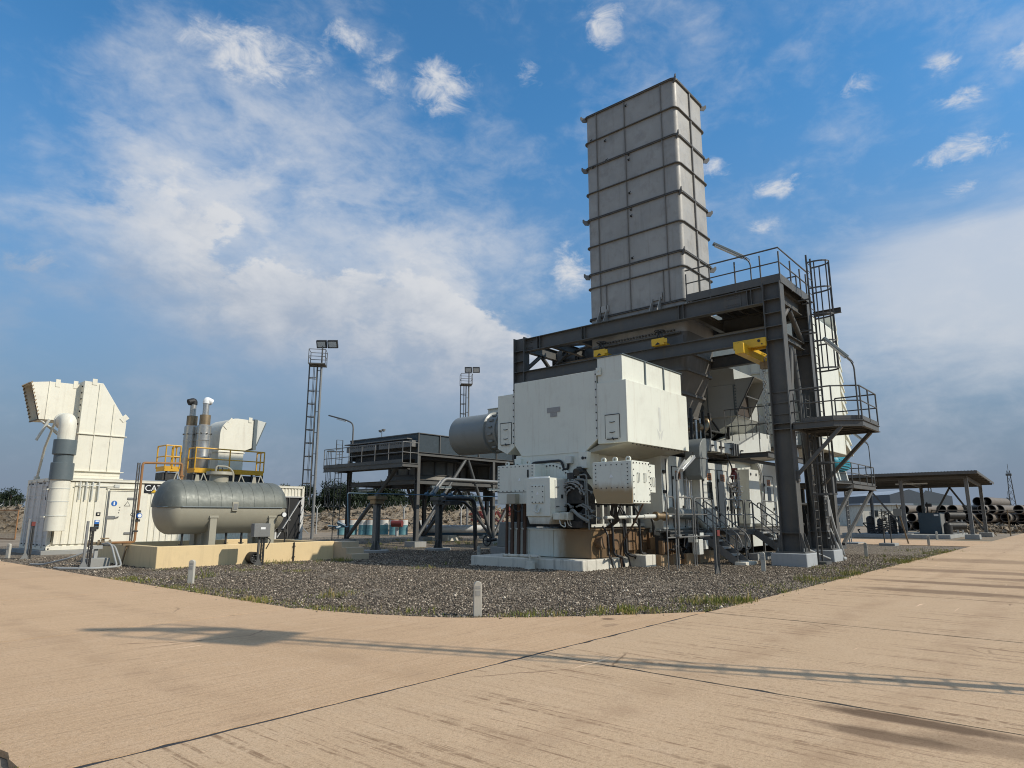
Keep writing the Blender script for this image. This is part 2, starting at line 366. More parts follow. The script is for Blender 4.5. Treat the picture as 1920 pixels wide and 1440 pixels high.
teal = mat('turquoise_paint', (.02, .23, .30), .45, var=.15, dirt=(.02, .09, .11), dirt_amt=.4)
bluep = mat('blue_pipe', (.04, .095, .145), .4, var=.1)
slate = mat('slate_cabinet', (.045, .075, .095), .5, var=.08)
redp = mat('red_paint', (.15, .025, .018), .5, var=.2, dirt=(.12, .02, .015), dirt_amt=.5)
whitegl = mat('white_marking', (.8, .8, .77), .4, var=.03)
blackgl = mat('black_marking', (.01, .01, .012), .4)
signblue = mat('sign_blue', (.02, .13, .42), .4)
signorange = mat('sign_orange', (.33, .14, .055), .45, var=.1)
glass = mat('dark_window', (.02, .025, .025), .08, var=.2, spec=.7)
lampgl = mat('lamp_glass', (.60, .62, .60), .15, var=.05, spec=.6)
cable = mat('black_cable', (.02, .019, .018), .55)
hose = mat('grey_conduit', (.33, .33, .31), .5, var=.1, dirt=(.2, .18, .15), dirt_amt=.4)
rustpanel = mat('rust_stained_steel', (.165, .095, .045), .6, var=.3, dirt=(.07, .045, .03), dirt_amt=.8, dirt_scale=3, streak=(.45, .40, .32), streak_amt=.5)
ductw = mat('duct_white_shaded', (.40, .40, .36), .5, var=.06, dirt=(.25, .22, .18), dirt_amt=.3)  # duct white darkened in the colour for the shade of stack and frame
hoodin = mat('shaded_inside', (.045, .031, .02), .7, var=.3)  # dark brown colour stands in for the shade inside the open hoods
sheetw = mat('hood_paint', (.46, .45, .41), .5, var=.06, dirt=(.3, .27, .22), dirt_amt=.3)
coolring = mat('fan_ring_galvanised', (.17, .16, .135), .55, metal=.15, var=.2, scale=4, dirt=(.28, .26, .22), dirt_amt=.5, dirt_scale=6, fine=.25)
steel_m = mat('mid_grey_steel', (.15, .147, .137), .5, var=.2, dirt=(.24, .215, .18), dirt_amt=.5, streak=(.22, .18, .13), streak_amt=.5, fine=.1)
markc = mat('marker_concrete', (.46, .43, .36), .85, var=.12, dirt=(.25, .22, .17), dirt_amt=.5, streak=(.2, .17, .13), streak_amt=.5, bump=.15, bump_scale=40)
def stain(m, name, direction, lo, hi, col, amt=.9, nscale=3.0, namp=.6):
    """copy of a paint with an oil / rust stain that starts somewhere along a direction in the place"""
    c = m.copy(); c.name = name; t = c.node_tree; n = t.nodes; l = t.links
    b = n['Principled BSDF']; src = b.inputs['Base Color'].links[0].from_socket
    geo = n.new('ShaderNodeNewGeometry'); dp = n.new('ShaderNodeVectorMath'); dp.operation = 'DOT_PRODUCT'
    l.new(geo.outputs['Position'], dp.inputs[0]); dp.inputs[1].default_value = direction
    mp = n.new('ShaderNodeMapping'); mp.inputs['Scale'].default_value = (1, 1, .35); l.new(geo.outputs['Position'], mp.inputs[0])
    q = n.new('ShaderNodeTexNoise'); q.inputs['Scale'].default_value = nscale; q.inputs['Detail'].default_value = 8; q.inputs['Roughness'].default_value = .65
    l.new(mp.outputs[0], q.inputs['Vector'])
    a = n.new('ShaderNodeMath'); a.operation = 'MULTIPLY_ADD'; l.new(q.outputs['Fac'], a.inputs[0]); a.inputs[1].default_value = namp; l.new(dp.outputs['Value'], a.inputs[2])
    r = n.new('ShaderNodeMapRange'); r.interpolation_type = 'SMOOTHSTEP'; l.new(a.outputs[0], r.inputs[0]); r.inputs[1].default_value = lo; r.inputs[2].default_value = hi; r.inputs[4].default_value = amt
    k = n.new('ShaderNodeMix'); k.data_type = 'RGBA'; l.new(r.outputs[0], k.inputs['Factor']); l.new(src, k.inputs['A']); k.inputs['B'].default_value = col + (1,)
    l.new(k.outputs['Result'], b.inputs['Base Color']); return c

# ------------------------------------------------------------------ ground sheets
def ground_mat(name, c0, c1, c2, scale, bump, patch=None):
    c0, c1, c2 = (tuple(x * ALB for x in c) for c in (c0, c1, c2))
    m = bpy.data.materials.new(name); m.use_nodes = True; t = m.node_tree; n = t.nodes; l = t.links; b = n['Principled BSDF']
    b.inputs['Roughness'].default_value = .95; b.inputs['Specular IOR Level'].default_value = .2
    geo = n.new('ShaderNodeNewGeometry'); pos = geo.outputs['Position']
    def noise(sc, det=6, ro=.6):
        q = n.new('ShaderNodeTexNoise'); q.inputs['Scale'].default_value = sc; q.inputs['Detail'].default_value = det; q.inputs['Roughness'].default_value = ro
        l.new(pos, q.inputs['Vector']); return q.outputs['Fac']
    def rng_(v, a, b_, c=0, d=1):
        q = n.new('ShaderNodeMapRange'); q.inputs[1].default_value = a; q.inputs[2].default_value = b_; q.inputs[3].default_value = c; q.inputs[4].default_value = d
        l.new(v, q.inputs[0]); return q.outputs[0]
    def mixc(f, a, b_):
        q = n.new('ShaderNodeMix'); q.data_type = 'RGBA'; l.new(f, q.inputs['Factor'])
        for k, v in (('A', a), ('B', b_)):
            if isinstance(v, tuple): q.inputs[k].default_value = v + (1,)
            else: l.new(v, q.inputs[k])
        return q.outputs['Result']
    c = mixc(rng_(noise(scale), .35, .65), c0, c1)
    c = mixc(rng_(noise(scale * 9, 4, .7), .45, .75), c, c2)
    if patch: c = mixc(rng_(noise(patch[1], 5, .6), patch[2], patch[2] + .14), c, patch[0])
    l.new(c, b.inputs['Base Color'])
    bp = n.new('ShaderNodeBump'); bp.inputs['Strength'].default_value = bump; bp.inputs['Distance'].default_value = .05
    l.new(noise(scale * 14, 5, .7), bp.inputs['Height']); l.new(bp.outputs[0], b.inputs['Normal'])
    return m
sand = ground_mat('dry_ground', (.25, .20, .145), (.33, .265, .195), (.19, .155, .115), .35, .6, ((.10, .105, .05), .12, .55))
struct(MB().quad((-900, -900, -.05), (1800, -900, -.05), (1800, 1800, -.05), (-900, 1800, -.05)).build('ground', sand, loc=(0, 0, -.05)))

gravel_m = ground_mat('gravel_bed', (.11, .095, .08), (.18, .158, .135), (.33, .30, .265), 2.2, 1.0)
g_nt = gravel_m.node_tree; vor = g_nt.nodes.new('ShaderNodeTexVoronoi'); vor.inputs['Scale'].default_value = 26
gp = g_nt.nodes.new('ShaderNodeNewGeometry'); g_nt.links.new(gp.outputs['Position'], vor.inputs['Vector'])
cr = g_nt.nodes.new('ShaderNodeValToRGB'); cr.color_ramp.elements[0].color = (0.034, 0.025, 0.017, 1); cr.color_ramp.elements[1].color = (0.552, 0.444, 0.314, 1); cr.color_ramp.elements[1].position = .95
e = cr.color_ramp.elements.new(.5); e.color = (0.117, 0.089, 0.060, 1)
sp = g_nt.nodes.new('ShaderNodeSeparateColor'); g_nt.links.new(vor.outputs['Color'], sp.inputs[0]); g_nt.links.new(sp.outputs[0], cr.inputs[0])
gb = g_nt.nodes['Principled BSDF']; old = gb.inputs['Base Color'].links[0].from_socket
gmx = g_nt.nodes.new('ShaderNodeMix'); gmx.data_type = 'RGBA'; gmx.inputs['Factor'].default_value = .75
g_nt.links.new(old, gmx.inputs['A']); g_nt.links.new(cr.outputs[0], gmx.inputs['B']); g_nt.links.new(gmx.outputs['Result'], gb.inputs['Base Color'])
gbp = g_nt.nodes.new('ShaderNodeBump'); gbp.inputs['Strength'].default_value = 1; gbp.inputs['Distance'].default_value = .03; gbp.invert = True
g_nt.links.new(vor.outputs['Distance'], gbp.inputs['Height']); g_nt.links.new(gbp.outputs[0], gb.inputs['Normal'])
EDGE = [(6.8, 46), (6.85, 20), (6.84, 14), (6.86, 12), (7.0, 10.4), (7.3, 9.3), (7.9, 8.05), (8.8, 7.08), (9.45, 6.5), (10.25, 5.9), (11.2, 5.35), (12.0, 5.2), (13, 5.15), (24, 5.15), (43.5, 5.15)]
gpoly = EDGE + [(43.9, 5.6), (43.9, 46)]
struct(MB().add([(x, y, -.02) for x, y in gpoly], [tuple(range(len(gpoly)))]).build('gravel_bed', gravel_m, loc=(20, 20, -.02)))

# concrete road: slabs cast bay by bay with sawn joints between them
def road_mat():
    m = bpy.data.materials.new('tan_concrete'); m.use_nodes = True; t = m.node_tree; n = t.nodes; l = t.links; b = n['Principled BSDF']
    b.inputs['Specular IOR Level'].default_value = .25
    geo = n.new('ShaderNodeNewGeometry'); pos = geo.outputs['Position']
    at = n.new('ShaderNodeAttribute'); at.attribute_name = 'bay'; sepc = n.new('ShaderNodeSeparateColor'); l.new(at.outputs['Color'], sepc.inputs[0])
    def noise(sc, det=6, ro=.6, sx=None, vec=None):
        vec = vec or pos
        if sx:
            mp = n.new('ShaderNodeMapping'); mp.inputs['Scale'].default_value = sx; l.new(vec, mp.inputs[0]); vec = mp.outputs[0]
        q = n.new('ShaderNodeTexNoise'); q.inputs['Scale'].default_value = sc; q.inputs['Detail'].default_value = det; q.inputs['Roughness'].default_value = ro
        l.new(vec, q.inputs['Vector']); return q.outputs['Fac']
    def rng_(v, a, b_, c=0, d=1):
        q = n.new('ShaderNodeMapRange'); q.inputs[1].default_value = a; q.inputs[2].default_value = b_; q.inputs[3].default_value = c; q.inputs[4].default_value = d
        l.new(v, q.inputs[0]); return q.outputs[0]
    def M(op, a, b_=None):
        q = n.new('ShaderNodeMath'); q.operation = op
        for i, v in enumerate((a, b_)):
            if v is None: continue
            if isinstance(v, (int, float)): q.inputs[i].default_value = v
            else: l.new(v, q.inputs[i])
        return q.outputs[0]
    def mixc(f, a, b_):
        q = n.new('ShaderNodeMix'); q.data_type = 'RGBA'
        for k, v in (('Factor', f), ('A', a), ('B', b_)):
            if isinstance(v, tuple): q.inputs[k].default_value = v + (1,)
            elif isinstance(v, float): q.inputs[k].default_value = v
            else: l.new(v, q.inputs[k])
        return q.outputs['Result']
    c = mixc(rng_(noise(.45, 5), .35, .68), (0.534, 0.349, 0.198), (0.626, 0.418, 0.246))
    c = mixc(rng_(noise(2.6, 6, .65), .5, .74, 0, .55), c, (0.659, 0.464, 0.294))
    c = mixc(rng_(noise(.9, 7, .7), .54, .74, 0, .55), c, (0.448, 0.282, 0.158))
    # each bay a little different
    c = mixc(rng_(sepc.outputs[1], 0, 1, 0, .42), c, (0.507, 0.349, 0.207))
    c = mixc(rng_(sepc.outputs[2], 0, 1, 0, .35), c, (0.659, 0.442, 0.252))
    hue = n.new('ShaderNodeMix'); hue.data_type = 'RGBA'; hue.blend_type = 'MULTIPLY'; hue.inputs['Factor'].default_value = 1; l.new(c, hue.inputs['A']); tint_ = mixc(sepc.outputs[0], (.985, .995, 1.02), (.965, 1.01, 1.075)); l.new(tint_, hue.inputs['B']); c = hue.outputs['Result']
    # exposed grain of the worn surface
    c = mixc(rng_(noise(26, 4, .75), .50, .66, 0, .55), c, (0.349, 0.215, 0.120))
    c = mixc(rng_(noise(33, 3, .75), .54, .70, 0, .50), c, (0.791, 0.553, 0.348))
    c = mixc(rng_(noise(62, 2, .8), .53, .66, 0, .55), c, (0.289, 0.177, 0.097))
    # broom lines: along x in the bays of one road, along y in the other
    lx = noise(4.0, 5, .65, (.10, 5.0, 1)); ly = noise(4.0, 5, .65, (5.0, .10, 1))
    mxf = n.new('ShaderNodeMix'); mxf.data_type = 'FLOAT'; l.new(sepc.outputs[0], mxf.inputs['Factor']); l.new(lx, mxf.inputs['A']); l.new(ly, mxf.inputs['B'])
    line = mxf.outputs['Result']
    lfx = noise(5.2, 4, .7, (.10, 3.4, 1)); lfy = noise(5.2, 4, .7, (2.6, .07, 1))
    mx2 = n.new('ShaderNodeMix'); mx2.data_type = 'FLOAT'; l.new(sepc.outputs[0], mx2.inputs['Factor']); l.new(lfx, mx2.inputs['A']); l.new(lfy, mx2.inputs['B'])
    c = mixc(rng_(line, .55, .72, 0, .34), c, (0.395, 0.249, 0.141))
    c = mixc(rng_(line, .46, .32, 0, .28), c, (0.725, 0.497, 0.302))
    worn = M('MULTIPLY', rng_(mx2.outputs['Result'], .545, .60, 0, .8), M('MULTIPLY', rng_(noise(.5, 4), .36, .54), rng_(noise(7, 3, .7), .38, .54)))
    worn = M('MULTIPLY', worn, rng_(sepc.outputs[0], 0, 1, .45, 1.0))
    c = mixc(worn, c, (0.243, 0.149, 0.083))
    # pale scrape marks
    sc = M('MULTIPLY', rng_(noise(1.1, 4, .6, (.35, 6.5, 1)), .66, .70, 0, .75), rng_(noise(.35, 3), .48, .56))
    c = mixc(sc, c, (0.869, 0.619, 0.404))
    # faint dark tyre tracks running along each road
    sx = n.new('ShaderNodeSeparateXYZ'); l.new(pos, sx.inputs[0])
    def track(coord, at_, half, amt):
        d_ = M('ABSOLUTE', M('SUBTRACT', coord, at_)); return M('MULTIPLY', rng_(d_, half, half * .3, 0, amt), rng_(noise(1.4, 5, .65), .40, .62))
    for yy_ in (3.3, 1.5): c = mixc(M('MULTIPLY', track(sx.outputs[1], yy_, .32, .45), sepc.outputs[0]), c, (0.355, 0.227, 0.133))
    for xx_ in (3.1, 4.9): c = mixc(M('MULTIPLY', track(sx.outputs[0], xx_, .30, .38), M('SUBTRACT', 1.0, sepc.outputs[0])), c, (0.355, 0.227, 0.133))
    # hairline cracks
    def crack(sc_, seedv, wdt, amt):
        mp = n.new('ShaderNodeMapping'); mp.inputs['Location'].default_value = seedv; l.new(pos, mp.inputs[0])
        ns = n.new('ShaderNodeTexNoise'); ns.inputs['Scale'].default_value = 1.6; ns.inputs['Detail'].default_value = 5; l.new(mp.outputs[0], ns.inputs['Vector'])
        ad = n.new('ShaderNodeMix'); ad.data_type = 'VECTOR'; ad.inputs['Factor'].default_value = .22; l.new(mp.outputs[0], ad.inputs['A']); l.new(ns.outputs['Color'], ad.inputs['B'])
        v_ = n.new('ShaderNodeTexVoronoi'); v_.feature = 'DISTANCE_TO_EDGE'; v_.inputs['Scale'].default_value = sc_; l.new(ad.outputs['Result'], v_.inputs['Vector'])
        return M('MULTIPLY', rng_(v_.outputs['Distance'], 0, wdt, amt, 0), rng_(noise(.33, 3), .56, .62))
    c = mixc(crack(.55, (3, 7, 0), .008, .8), c, (0.158, 0.093, 0.051))
    # oil stains: long soft patches where vehicles stand
    wob = noise(2.2, 6, .65)
    def spot(x0, y0, rx, ry, amt):
        a = M('DIVIDE', M('SUBTRACT', sx.outputs[0], x0), rx); d = M('DIVIDE', M('SUBTRACT', sx.outputs[1], y0), ry)
        r = M('ADD', M('ADD', M('MULTIPLY', a, a), M('MULTIPLY', d, d)), M('MULTIPLY', M('SUBTRACT', wob, .5), 1.6))
        return rng_(r, .35, 1.15, amt, 0)
    for p in ((6.40, 1.25, .15, .95, .85), (5.87, 1.35, .16, .55, .7), (6.05, .75, .25, .6, .4), (17.3, 2.6, .5, 2.0, .6), (19.6, 2.4, .45, 2.6, .6), (24, 3.0, .8, 2.6, .5), (21.8, 1.3, .5, 1.8, .5), (30, 3.2, 1.5, 2.2, .4), (9.4, 6.05, .12, .12, .7), (8.9, 5.7, .2, .1, .3)):
        c = mixc(spot(*p), c, (0.112, 0.066, 0.037))
    l.new(c, b.inputs['Base Color'])
    b.inputs['Roughness'].default_value = .88
    bp = n.new('ShaderNodeBump'); bp.inputs['Strength'].default_value = .55; bp.inputs['Distance'].default_value = .012
    h = M('ADD', M('MULTIPLY', noise(110, 4, .75), .8), M('ADD', M('MULTIPLY', noise(28, 5, .7), .7), M('MULTIPLY', mx2.outputs['Result'], 1.1)))
    l.new(h, bp.inputs['Height']); l.new(bp.outputs[0], b.inputs['Normal'])
    return m
road_m = road_mat()
def ragged(p, step=.16, amp=.007):
    out = []
    for a, b in zip(p, p[1:] + p[:1]):
        d = math.hypot(b[0] - a[0], b[1] - a[1]); k = max(1, min(80, int(d / step))) if max(abs(a[0]), abs(a[1]), abs(b[0]), abs(b[1])) < 26 else 1
        nx, ny = -(b[1] - a[1]) / d, (b[0] - a[0]) / d
        for i in range(k):
            t = i / k; q = (random.uniform(-amp, amp) - (random.random() < .10) * random.uniform(0, .014) * 0) if i else 0
            chip = random.uniform(.008, .028) if (i and random.random() < .10) else 0
            out.append((a[0] + (b[0] - a[0]) * t + nx * (q + chip), a[1] + (b[1] - a[1]) * t + ny * (q + chip)))
    return out
def slabs():
    J = .016; polys = []                                                # (polygon, broom direction)
    def rect(x0, x1, y0, y1, k): polys.append(([(x0 + J, y0 + J), (x1 - J, y0 + J), (x1 - J, y1 - J), (x0 + J, y1 - J)], k))
    inner = [p for p in EDGE if p[1] < 10.94]
    # corner bays: cut by the island's curved edge
    c1 = [(1.5, 5.22 + J)] + [(11.2 - J, 5.22 + J)] + [(x - .012, y - .012) for x, y in reversed(inner) if x < 11.15 and y > 5.3] + [(6.95, 10.95 - J), (1.5, 10.95 - J)]
    polys.append((c1, 0.0))
    yy = [10.95, 16.2, 21.4, 26.6, 31.8, 37, 46, 60, 90]
    for a, b in zip(yy, yy[1:]): rect(1.5 - J, 6.85, a, b, 0.0)
    xx = [-8, -3.2, 1.6, 6.55, 11.15, 16.1, 20.9, 25.6, 30.3, 35, 39.7, 44.4, 49.1, 53.8, 70, 120]
    for a, b in zip(xx, xx[1:]):
        rect(a, b, 0.1 if a > -1 else .1, 5.2, 1.0); rect(a, b, -5.0, .1, 1.0)
    rect(44.0, 53.8, 5.2, 9.9, 0.0); rect(44.0, 53.8, 9.9, 14.7, 0.0); rect(44, 53.8, 14.7, 24, 0.0); rect(44, 53.8, 24, 60, 0.0)
    v = []; f = []; col = []
    for p, k in polys:
        ar = sum(a[0] * b[1] - b[0] * a[1] for a, b in zip(p, p[1:] + p[:1])); p = p if ar > 0 else p[::-1]; p = ragged(p)
        b0 = len(v); n = len(p); r = random.random()
        v += [(x, y, 0) for x, y in p] + [(x, y, -.045) for x, y in p]
        f.append(list(range(b0, b0 + n))); f += [[b0 + i, b0 + n + i, b0 + n + (i + 1) % n, b0 + (i + 1) % n] for i in range(n)]
        col += [(k, r, random.random(), 1)] * (2 * n)
    me = bpy.data.meshes.new('concrete_road'); me.from_pydata(v, [], f); me.materials.append(road_m)
    ca = me.color_attributes.new('bay', 'FLOAT_COLOR', 'POINT'); ca.data.foreach_set('color', np.array(col, dtype=np.float32).ravel())
    bm = bmesh.new(); bm.from_mesh(me); bmesh.ops.recalc_face_normals(bm, faces=bm.faces); bm.to_mesh(me); bm.free()
    o = bpy.data.objects.new('concrete_road', me); COL.objects.link(o); return struct(o)
slabs()
struct(MB().quad((-8, -5, -.006), (120, -5, -.006), (120, 5.18, -.006), (-8, 5.18, -.006)).quad((1.6, 5.2, -.0065), (6.8, 5.2, -.0065), (6.8, 90, -.0065), (1.6, 90, -.0065)).quad((6.8, 5.2, -.0065), (10.9, 5.2, -.0065), (8.3, 7.0, -.0065), (6.8, 8.8, -.0065)).build('road_base', gapm, loc=(0, 0, -.03)))

# loose stones: past counting, one object
def stones(n, name, mat_):
    P = []
    while len(P) < n:
        d = 7.5 + 26 * rng.random(4000) ** 1.35; a = CAM_AZ + (rng.random(4000) - .5) * 1.42
        x = d * np.cos(a); y = d * np.sin(a)
        xs = np.array([p[0] for p in EDGE[::-1]]); ys = np.array([p[1] for p in EDGE[::-1]])
        sp = (rng.random(4000) < .10) * rng.random(4000) ** 2 * .55; ok = np.where(x < 11.6, (x > np.interp(y, ys, xs) + .02 - sp) & (y > 5.25 - sp), y > 5.2 - sp) & (x > 6.88 - sp)
        P += list(zip(x[ok], y[ok]))
    P = np.array(P); q_ = np.sin(P[:, 0] * 1.7 + 1.5 * np.sin(P[:, 1] * .9)) + np.sin(P[:, 1] * 2.1 - P[:, 0] * .6) + np.sin(P[:, 0] * .55 + P[:, 1] * .8)
    P = P[(q_ < 1.35) | (rng.random(len(P)) < .35)][:n]; k = n = len(P)
    base = np.array([(1, 0, 0), (0, 1, 0), (-1, 0, 0), (0, -1, 0), (0, 0, 1), (0, 0, -1)], float)
    sc = (.008 + .016 * rng.random((k, 1, 1)) ** 2.2) * (0.7 + .7 * rng.random((k, 6, 1)))
    sc = sc * np.array([1, 1, .75]) * np.where(rng.random((k, 1, 1)) < .035, 1.9, 1.0)
    an = rng.random(k) * 6.28; ca, sa = np.cos(an), np.sin(an)
    V = base[None] * sc; tl = (rng.random((k, 1)) - .5) * .9
    V[:, :, 2] += V[:, :, 0] * tl
    X = V[:, :, 0] * ca[:, None] - V[:, :, 1] * sa[:, None] + P[:, 0:1]; Y = V[:, :, 0] * sa[:, None] + V[:, :, 1] * ca[:, None] + P[:, 1:2]
    Z = V[:, :, 2] - .012 + .012 * rng.random((k, 1))
    vv = np.stack([X, Y, Z], -1).reshape(-1, 3).astype(np.float32)
    F = np.array([(0, 1, 4), (1, 2, 4), (2, 3, 4), (3, 0, 4), (1, 0, 5), (2, 1, 5), (3, 2, 5), (0, 3, 5)])
    ff = (np.arange(k)[:, None, None] * 6 + F[None]).reshape(-1).astype(np.int32)
    me = bpy.data.meshes.new(name); me.vertices.add(len(vv)); me.vertices.foreach_set('co', vv.ravel())
    me.loops.add(len(ff)); me.loops.foreach_set('vertex_index', ff); nf = len(ff) // 3
    me.polygons.add(nf); me.polygons.foreach_set('loop_start', np.arange(0, nf * 3, 3, dtype=np.int32))
    me.update(calc_edges=True); me.validate()
    c = rng.random(k); col = np.repeat(np.stack([c, rng.random(k), c, c], -1), 6, axis=0).astype(np.float32)
    at = me.color_attributes.new('shade', 'FLOAT_COLOR', 'POINT'); at.data.foreach_set('color', col.ravel())
    me.materials.append(mat_); o = bpy.data.objects.new(name, me); COL.objects.link(o); o['kind'] = 'stuff'
    return tag(o, 'grey and white gravel covering the island between the roads', 'gravel')
st_m = bpy.data.materials.new('stone'); st_m.use_nodes = True; t_ = st_m.node_tree
a_ = t_.nodes.new('ShaderNodeAttribute'); a_.attribute_name = 'shade'; s_ = t_.nodes.new('ShaderNodeSeparateColor'); r_ = t_.nodes.new('ShaderNodeValToRGB')
t_.links.new(a_.outputs['Color'], s_.inputs[0]); t_.links.new(s_.outputs[0], r_.inputs[0]); t_.links.new(r_.outputs[0], t_.nodes['Principled BSDF'].inputs['Base Color'])
t_.nodes['Principled BSDF'].inputs['Roughness'].default_value = .85
r_.color_ramp.elements[0].color = (0.035, 0.027, 0.019, 1); r_.color_ramp.elements[1].color = (0.732, 0.616, 0.465, 1)
for p_, c_ in ((.38, (0.100, 0.077, 0.053, 1)), (.70, (0.189, 0.146, 0.103, 1)), (.90, (0.354, 0.286, 0.209, 1))):
    e = r_.color_ramp.elements.new(p_); e.color = c_
stones(160000, 'gravel_stones', st_m)

# grass and weeds along the island's edge and in patches: past counting
def grass(name, pts, hmin, hmax, mats, label):
    V = []; F = []; MI = []
    for x, y, k in pts:
        cl_ = (.5 + .5 * math.sin(x * 3.1 + 1.3 * math.sin(y * 2.3))) * (.5 + .5 * math.sin(y * 2.7 + x * .9)); hs = .55 + 1.5 * cl_ ** 2 + (random.random() < .04) * 1.2; dry = random.random() < .3
        for _ in range(max(1, int(k * (.35 + 1.2 * cl_)))):
            a = random.random() * 6.28; q = random.random() ** .5 * .13; px, py = x + q * math.cos(a), y + q * math.sin(a)
            h = random.uniform(hmin, hmax) * hs; b = random.random() * 6.28; wd = random.uniform(.004, .009); ln = random.uniform(-.5, .5) * h
            i = len(V); c, s = math.cos(b), math.sin(b)
            V += [(px - c * wd, py - s * wd, -.02), (px + c * wd, py + s * wd, -.02), (px - s * ln * .4 + c * wd * .6, py + c * ln * .4 + s * wd * .6, h * .6), (px - s * ln, py + c * ln, h)]
            F += [(i, i + 1, i + 2), (i, i + 2, i + 3)]; mm = 2 if (dry and random.random() < .7) else (0 if random.random() < .5 else 1); MI += [mm, mm]
    me = bpy.data.meshes.new(name); me.from_pydata(V, [], F)
    for m in mats: me.materials.append(m)
    me.polygons.foreach_set('material_index', MI)
    o = bpy.data.objects.new(name, me); COL.objects.link(o); o['kind'] = 'stuff'; return tag(o, label, 'grass')
def leafmat(name, c, tr=.25):
    m = bpy.data.materials.new(name); m.use_nodes = True; b = m.node_tree.nodes['Principled BSDF']; b.inputs['Base Color'].default_value = c + (1,)
    b.inputs['Roughness'].default_value = .7; b.inputs['Specular IOR Level'].default_value = .2; return m
gr = [leafmat('grass_green', (.13, .165, .03)), leafmat('grass_olive', (.22, .205, .045)), leafmat('grass_dry', (.38, .29, .12))]
pts = []
for (x0, y0), (x1, y1) in zip(EDGE, EDGE[1:]):
    Lg = math.hypot(x1 - x0, y1 - y0); nn = int(Lg * 34)
    if y0 > 34: continue
    for i in range(nn):
        t = random.random(); x, y = x0 + (x1 - x0) * t, y0 + (y1 - y0) * t
        q = random.random() ** 1.7 * .85; nx, ny = (y1 - y0) / Lg, -(x1 - x0) / Lg
        if nx * (20 - x) + ny * (20 - y) < 0: nx, ny = -nx, -ny
        px, py = x + nx * q, y + ny * q
        u = math.sin(px * 2.1) + math.sin(py * 1.7 + px) + math.sin(px * .7 - py * 1.1)
        if (u > -1.0 or random.random() < .25) and math.hypot(px, py) < 40: pts.append((px, py, int(6 + 8 * (u > .3))))
for cx, cy, r, k in ((9.2, 21.9, .5, 30), (9.8, 22.1, .3, 14), (10.6, 19.6, .8, 40), (12.6, 21.6, 1.2, 40), (14.2, 21.2, 1.3, 50), (15.2, 21.4, 1.0, 40), (11.4, 18.2, .5, 30),
                    (16.4, 17.2, 1.0, 26), (14.6, 16.2, .5, 18), (8.2, 18.4, .8, 40), (22.6, 6.1, 1.6, 60), (30, 6.0, 2.0, 60), (37, 6.2, 2.5, 70), (8.6, 12.2, .8, 40), (13.0, 6.2, 1.0, 60), (15.6, 6.0, 1.2, 60)):
    for i in range(k):
        a = random.random() * 6.28; q = r * random.random() ** .6; pts.append((cx + q * math.cos(a), cy + q * math.sin(a) * .6, 6))
grass('edge_grass', pts, .02, .085, gr, 'low green and dry grass along the edge of the gravel island')
pts = [(random.uniform(1.15, 1.44), random.uniform(4.6, 9), 9) for _ in range(260)]
grass('verge_grass', pts, .01, .03, gr, 'dry grass beside the near edge of the concrete road')
pts = [(x, y, 10) for x, y in ((random.uniform(18, 36), random.uniform(25.5, 40)) for _ in range(900)) if math.sin(x * .9) + math.sin(y * .8 + x * .3) > -.3]
grass('rear_grass', pts, .03, .12, gr, 'rough grass growing under and behind the air cooler')
# ------------------------------------------------------------------ generator container
CX0, CX1, CY0, CY1, CZ0, CZ1 = 9.2, 21.55, 34.15, 38.1, .16, 3.26
ct = thing('generator_container', 'long white shipping container housing a generator, with ribbed side wall and grey end doors', 'container', (15.4, 35.8, CZ0))
m = MB()
def corr(m, x0, x1, y, z0, z1, pitch=.28, dep=.045):
    n = int((x1 - x0) / pitch); p = (x1 - x0) / n
    for i in range(n):
        a = x0 + i * p
        xs = [(a, y), (a + .42 * p, y), (a + .5 * p, y + dep), (a + .92 * p, y + dep), (a + p, y)]
        for (xa, ya), (xb, yb) in zip(xs, xs[1:]): m.quad((xa, ya, z0), (xb, yb, z0), (xb, yb, z1), (xa, ya, z1))
corr(m, 9.45, 10.9, CY0 + .03, CZ0 + .25, CZ1 - .18); corr(m, 13.0, 19.75, CY0 + .03, CZ0 + .25, CZ1 - .52)
m.box(10.9, 13.0, CY0 + .03, CY0 + .06, CZ0 + .25, CZ1 - .18); m.box(13.0, 19.75, CY0 + .015, CY0 + .07, CZ1 - .52, CZ1 - .18)
corr(m, 19.75, 21.35, CY0 + .03, CZ1 - .55, CZ1 - .14, .2)
m.box(CX0 + .2, CX1 - .1, CY0 + .12, CY1 - .05, CZ0 + .1, CZ1 - .06)
m.build('wall', white2, ct)
m = MB()
m.box(CX0, CX1, CY0, CY0 + .12, CZ0, CZ0 + .16); m.box(CX0, CX1, CY0, CY0 + .09, CZ1 - .12, CZ1)
m.box(CX0, CX0 + .14, CY0 - .003, CY0 + .16, CZ0 + .16, CZ1 - .12); m.box(CX1 - .14, CX1, CY0, CY0 + .16, CZ0 + .16, CZ1 - .12)
m.box(CX0, CX0 + .12, CY1 - .16, CY1, CZ0, CZ1); m.box(CX0 + .003, CX0 + .12, CY0 + .16, CY1 - .16, CZ0, CZ0 + .17); m.box(CX0 + .003, CX0 + .12, CY0 + .16, CY1 - .16, CZ1 - .14, CZ1)
m.box(CX1 - .12, CX1, CY0 + .2, CY1, CZ0, CZ1)
m.build('frame', white2, ct, bevel=.012)
m = MB()
for x in (CX0, CX1 - .18):
    for y in (CY0, CY1 - .16):
        for z in (CZ0, CZ1 - .12): m.box(x - .006, x + .184, y - .006, y + .166, z - .006, z + .126)
m.build('corner_casting', white2, ct, bevel=.02)
m = MB()
for x in (CX0, CX1 - .18):
    for z in (CZ0, CZ1 - .12): m.cyl((x + .09, CY0 - .012, z + .06), (x + .09, CY0 + .03, z + .06), .035, n=10)
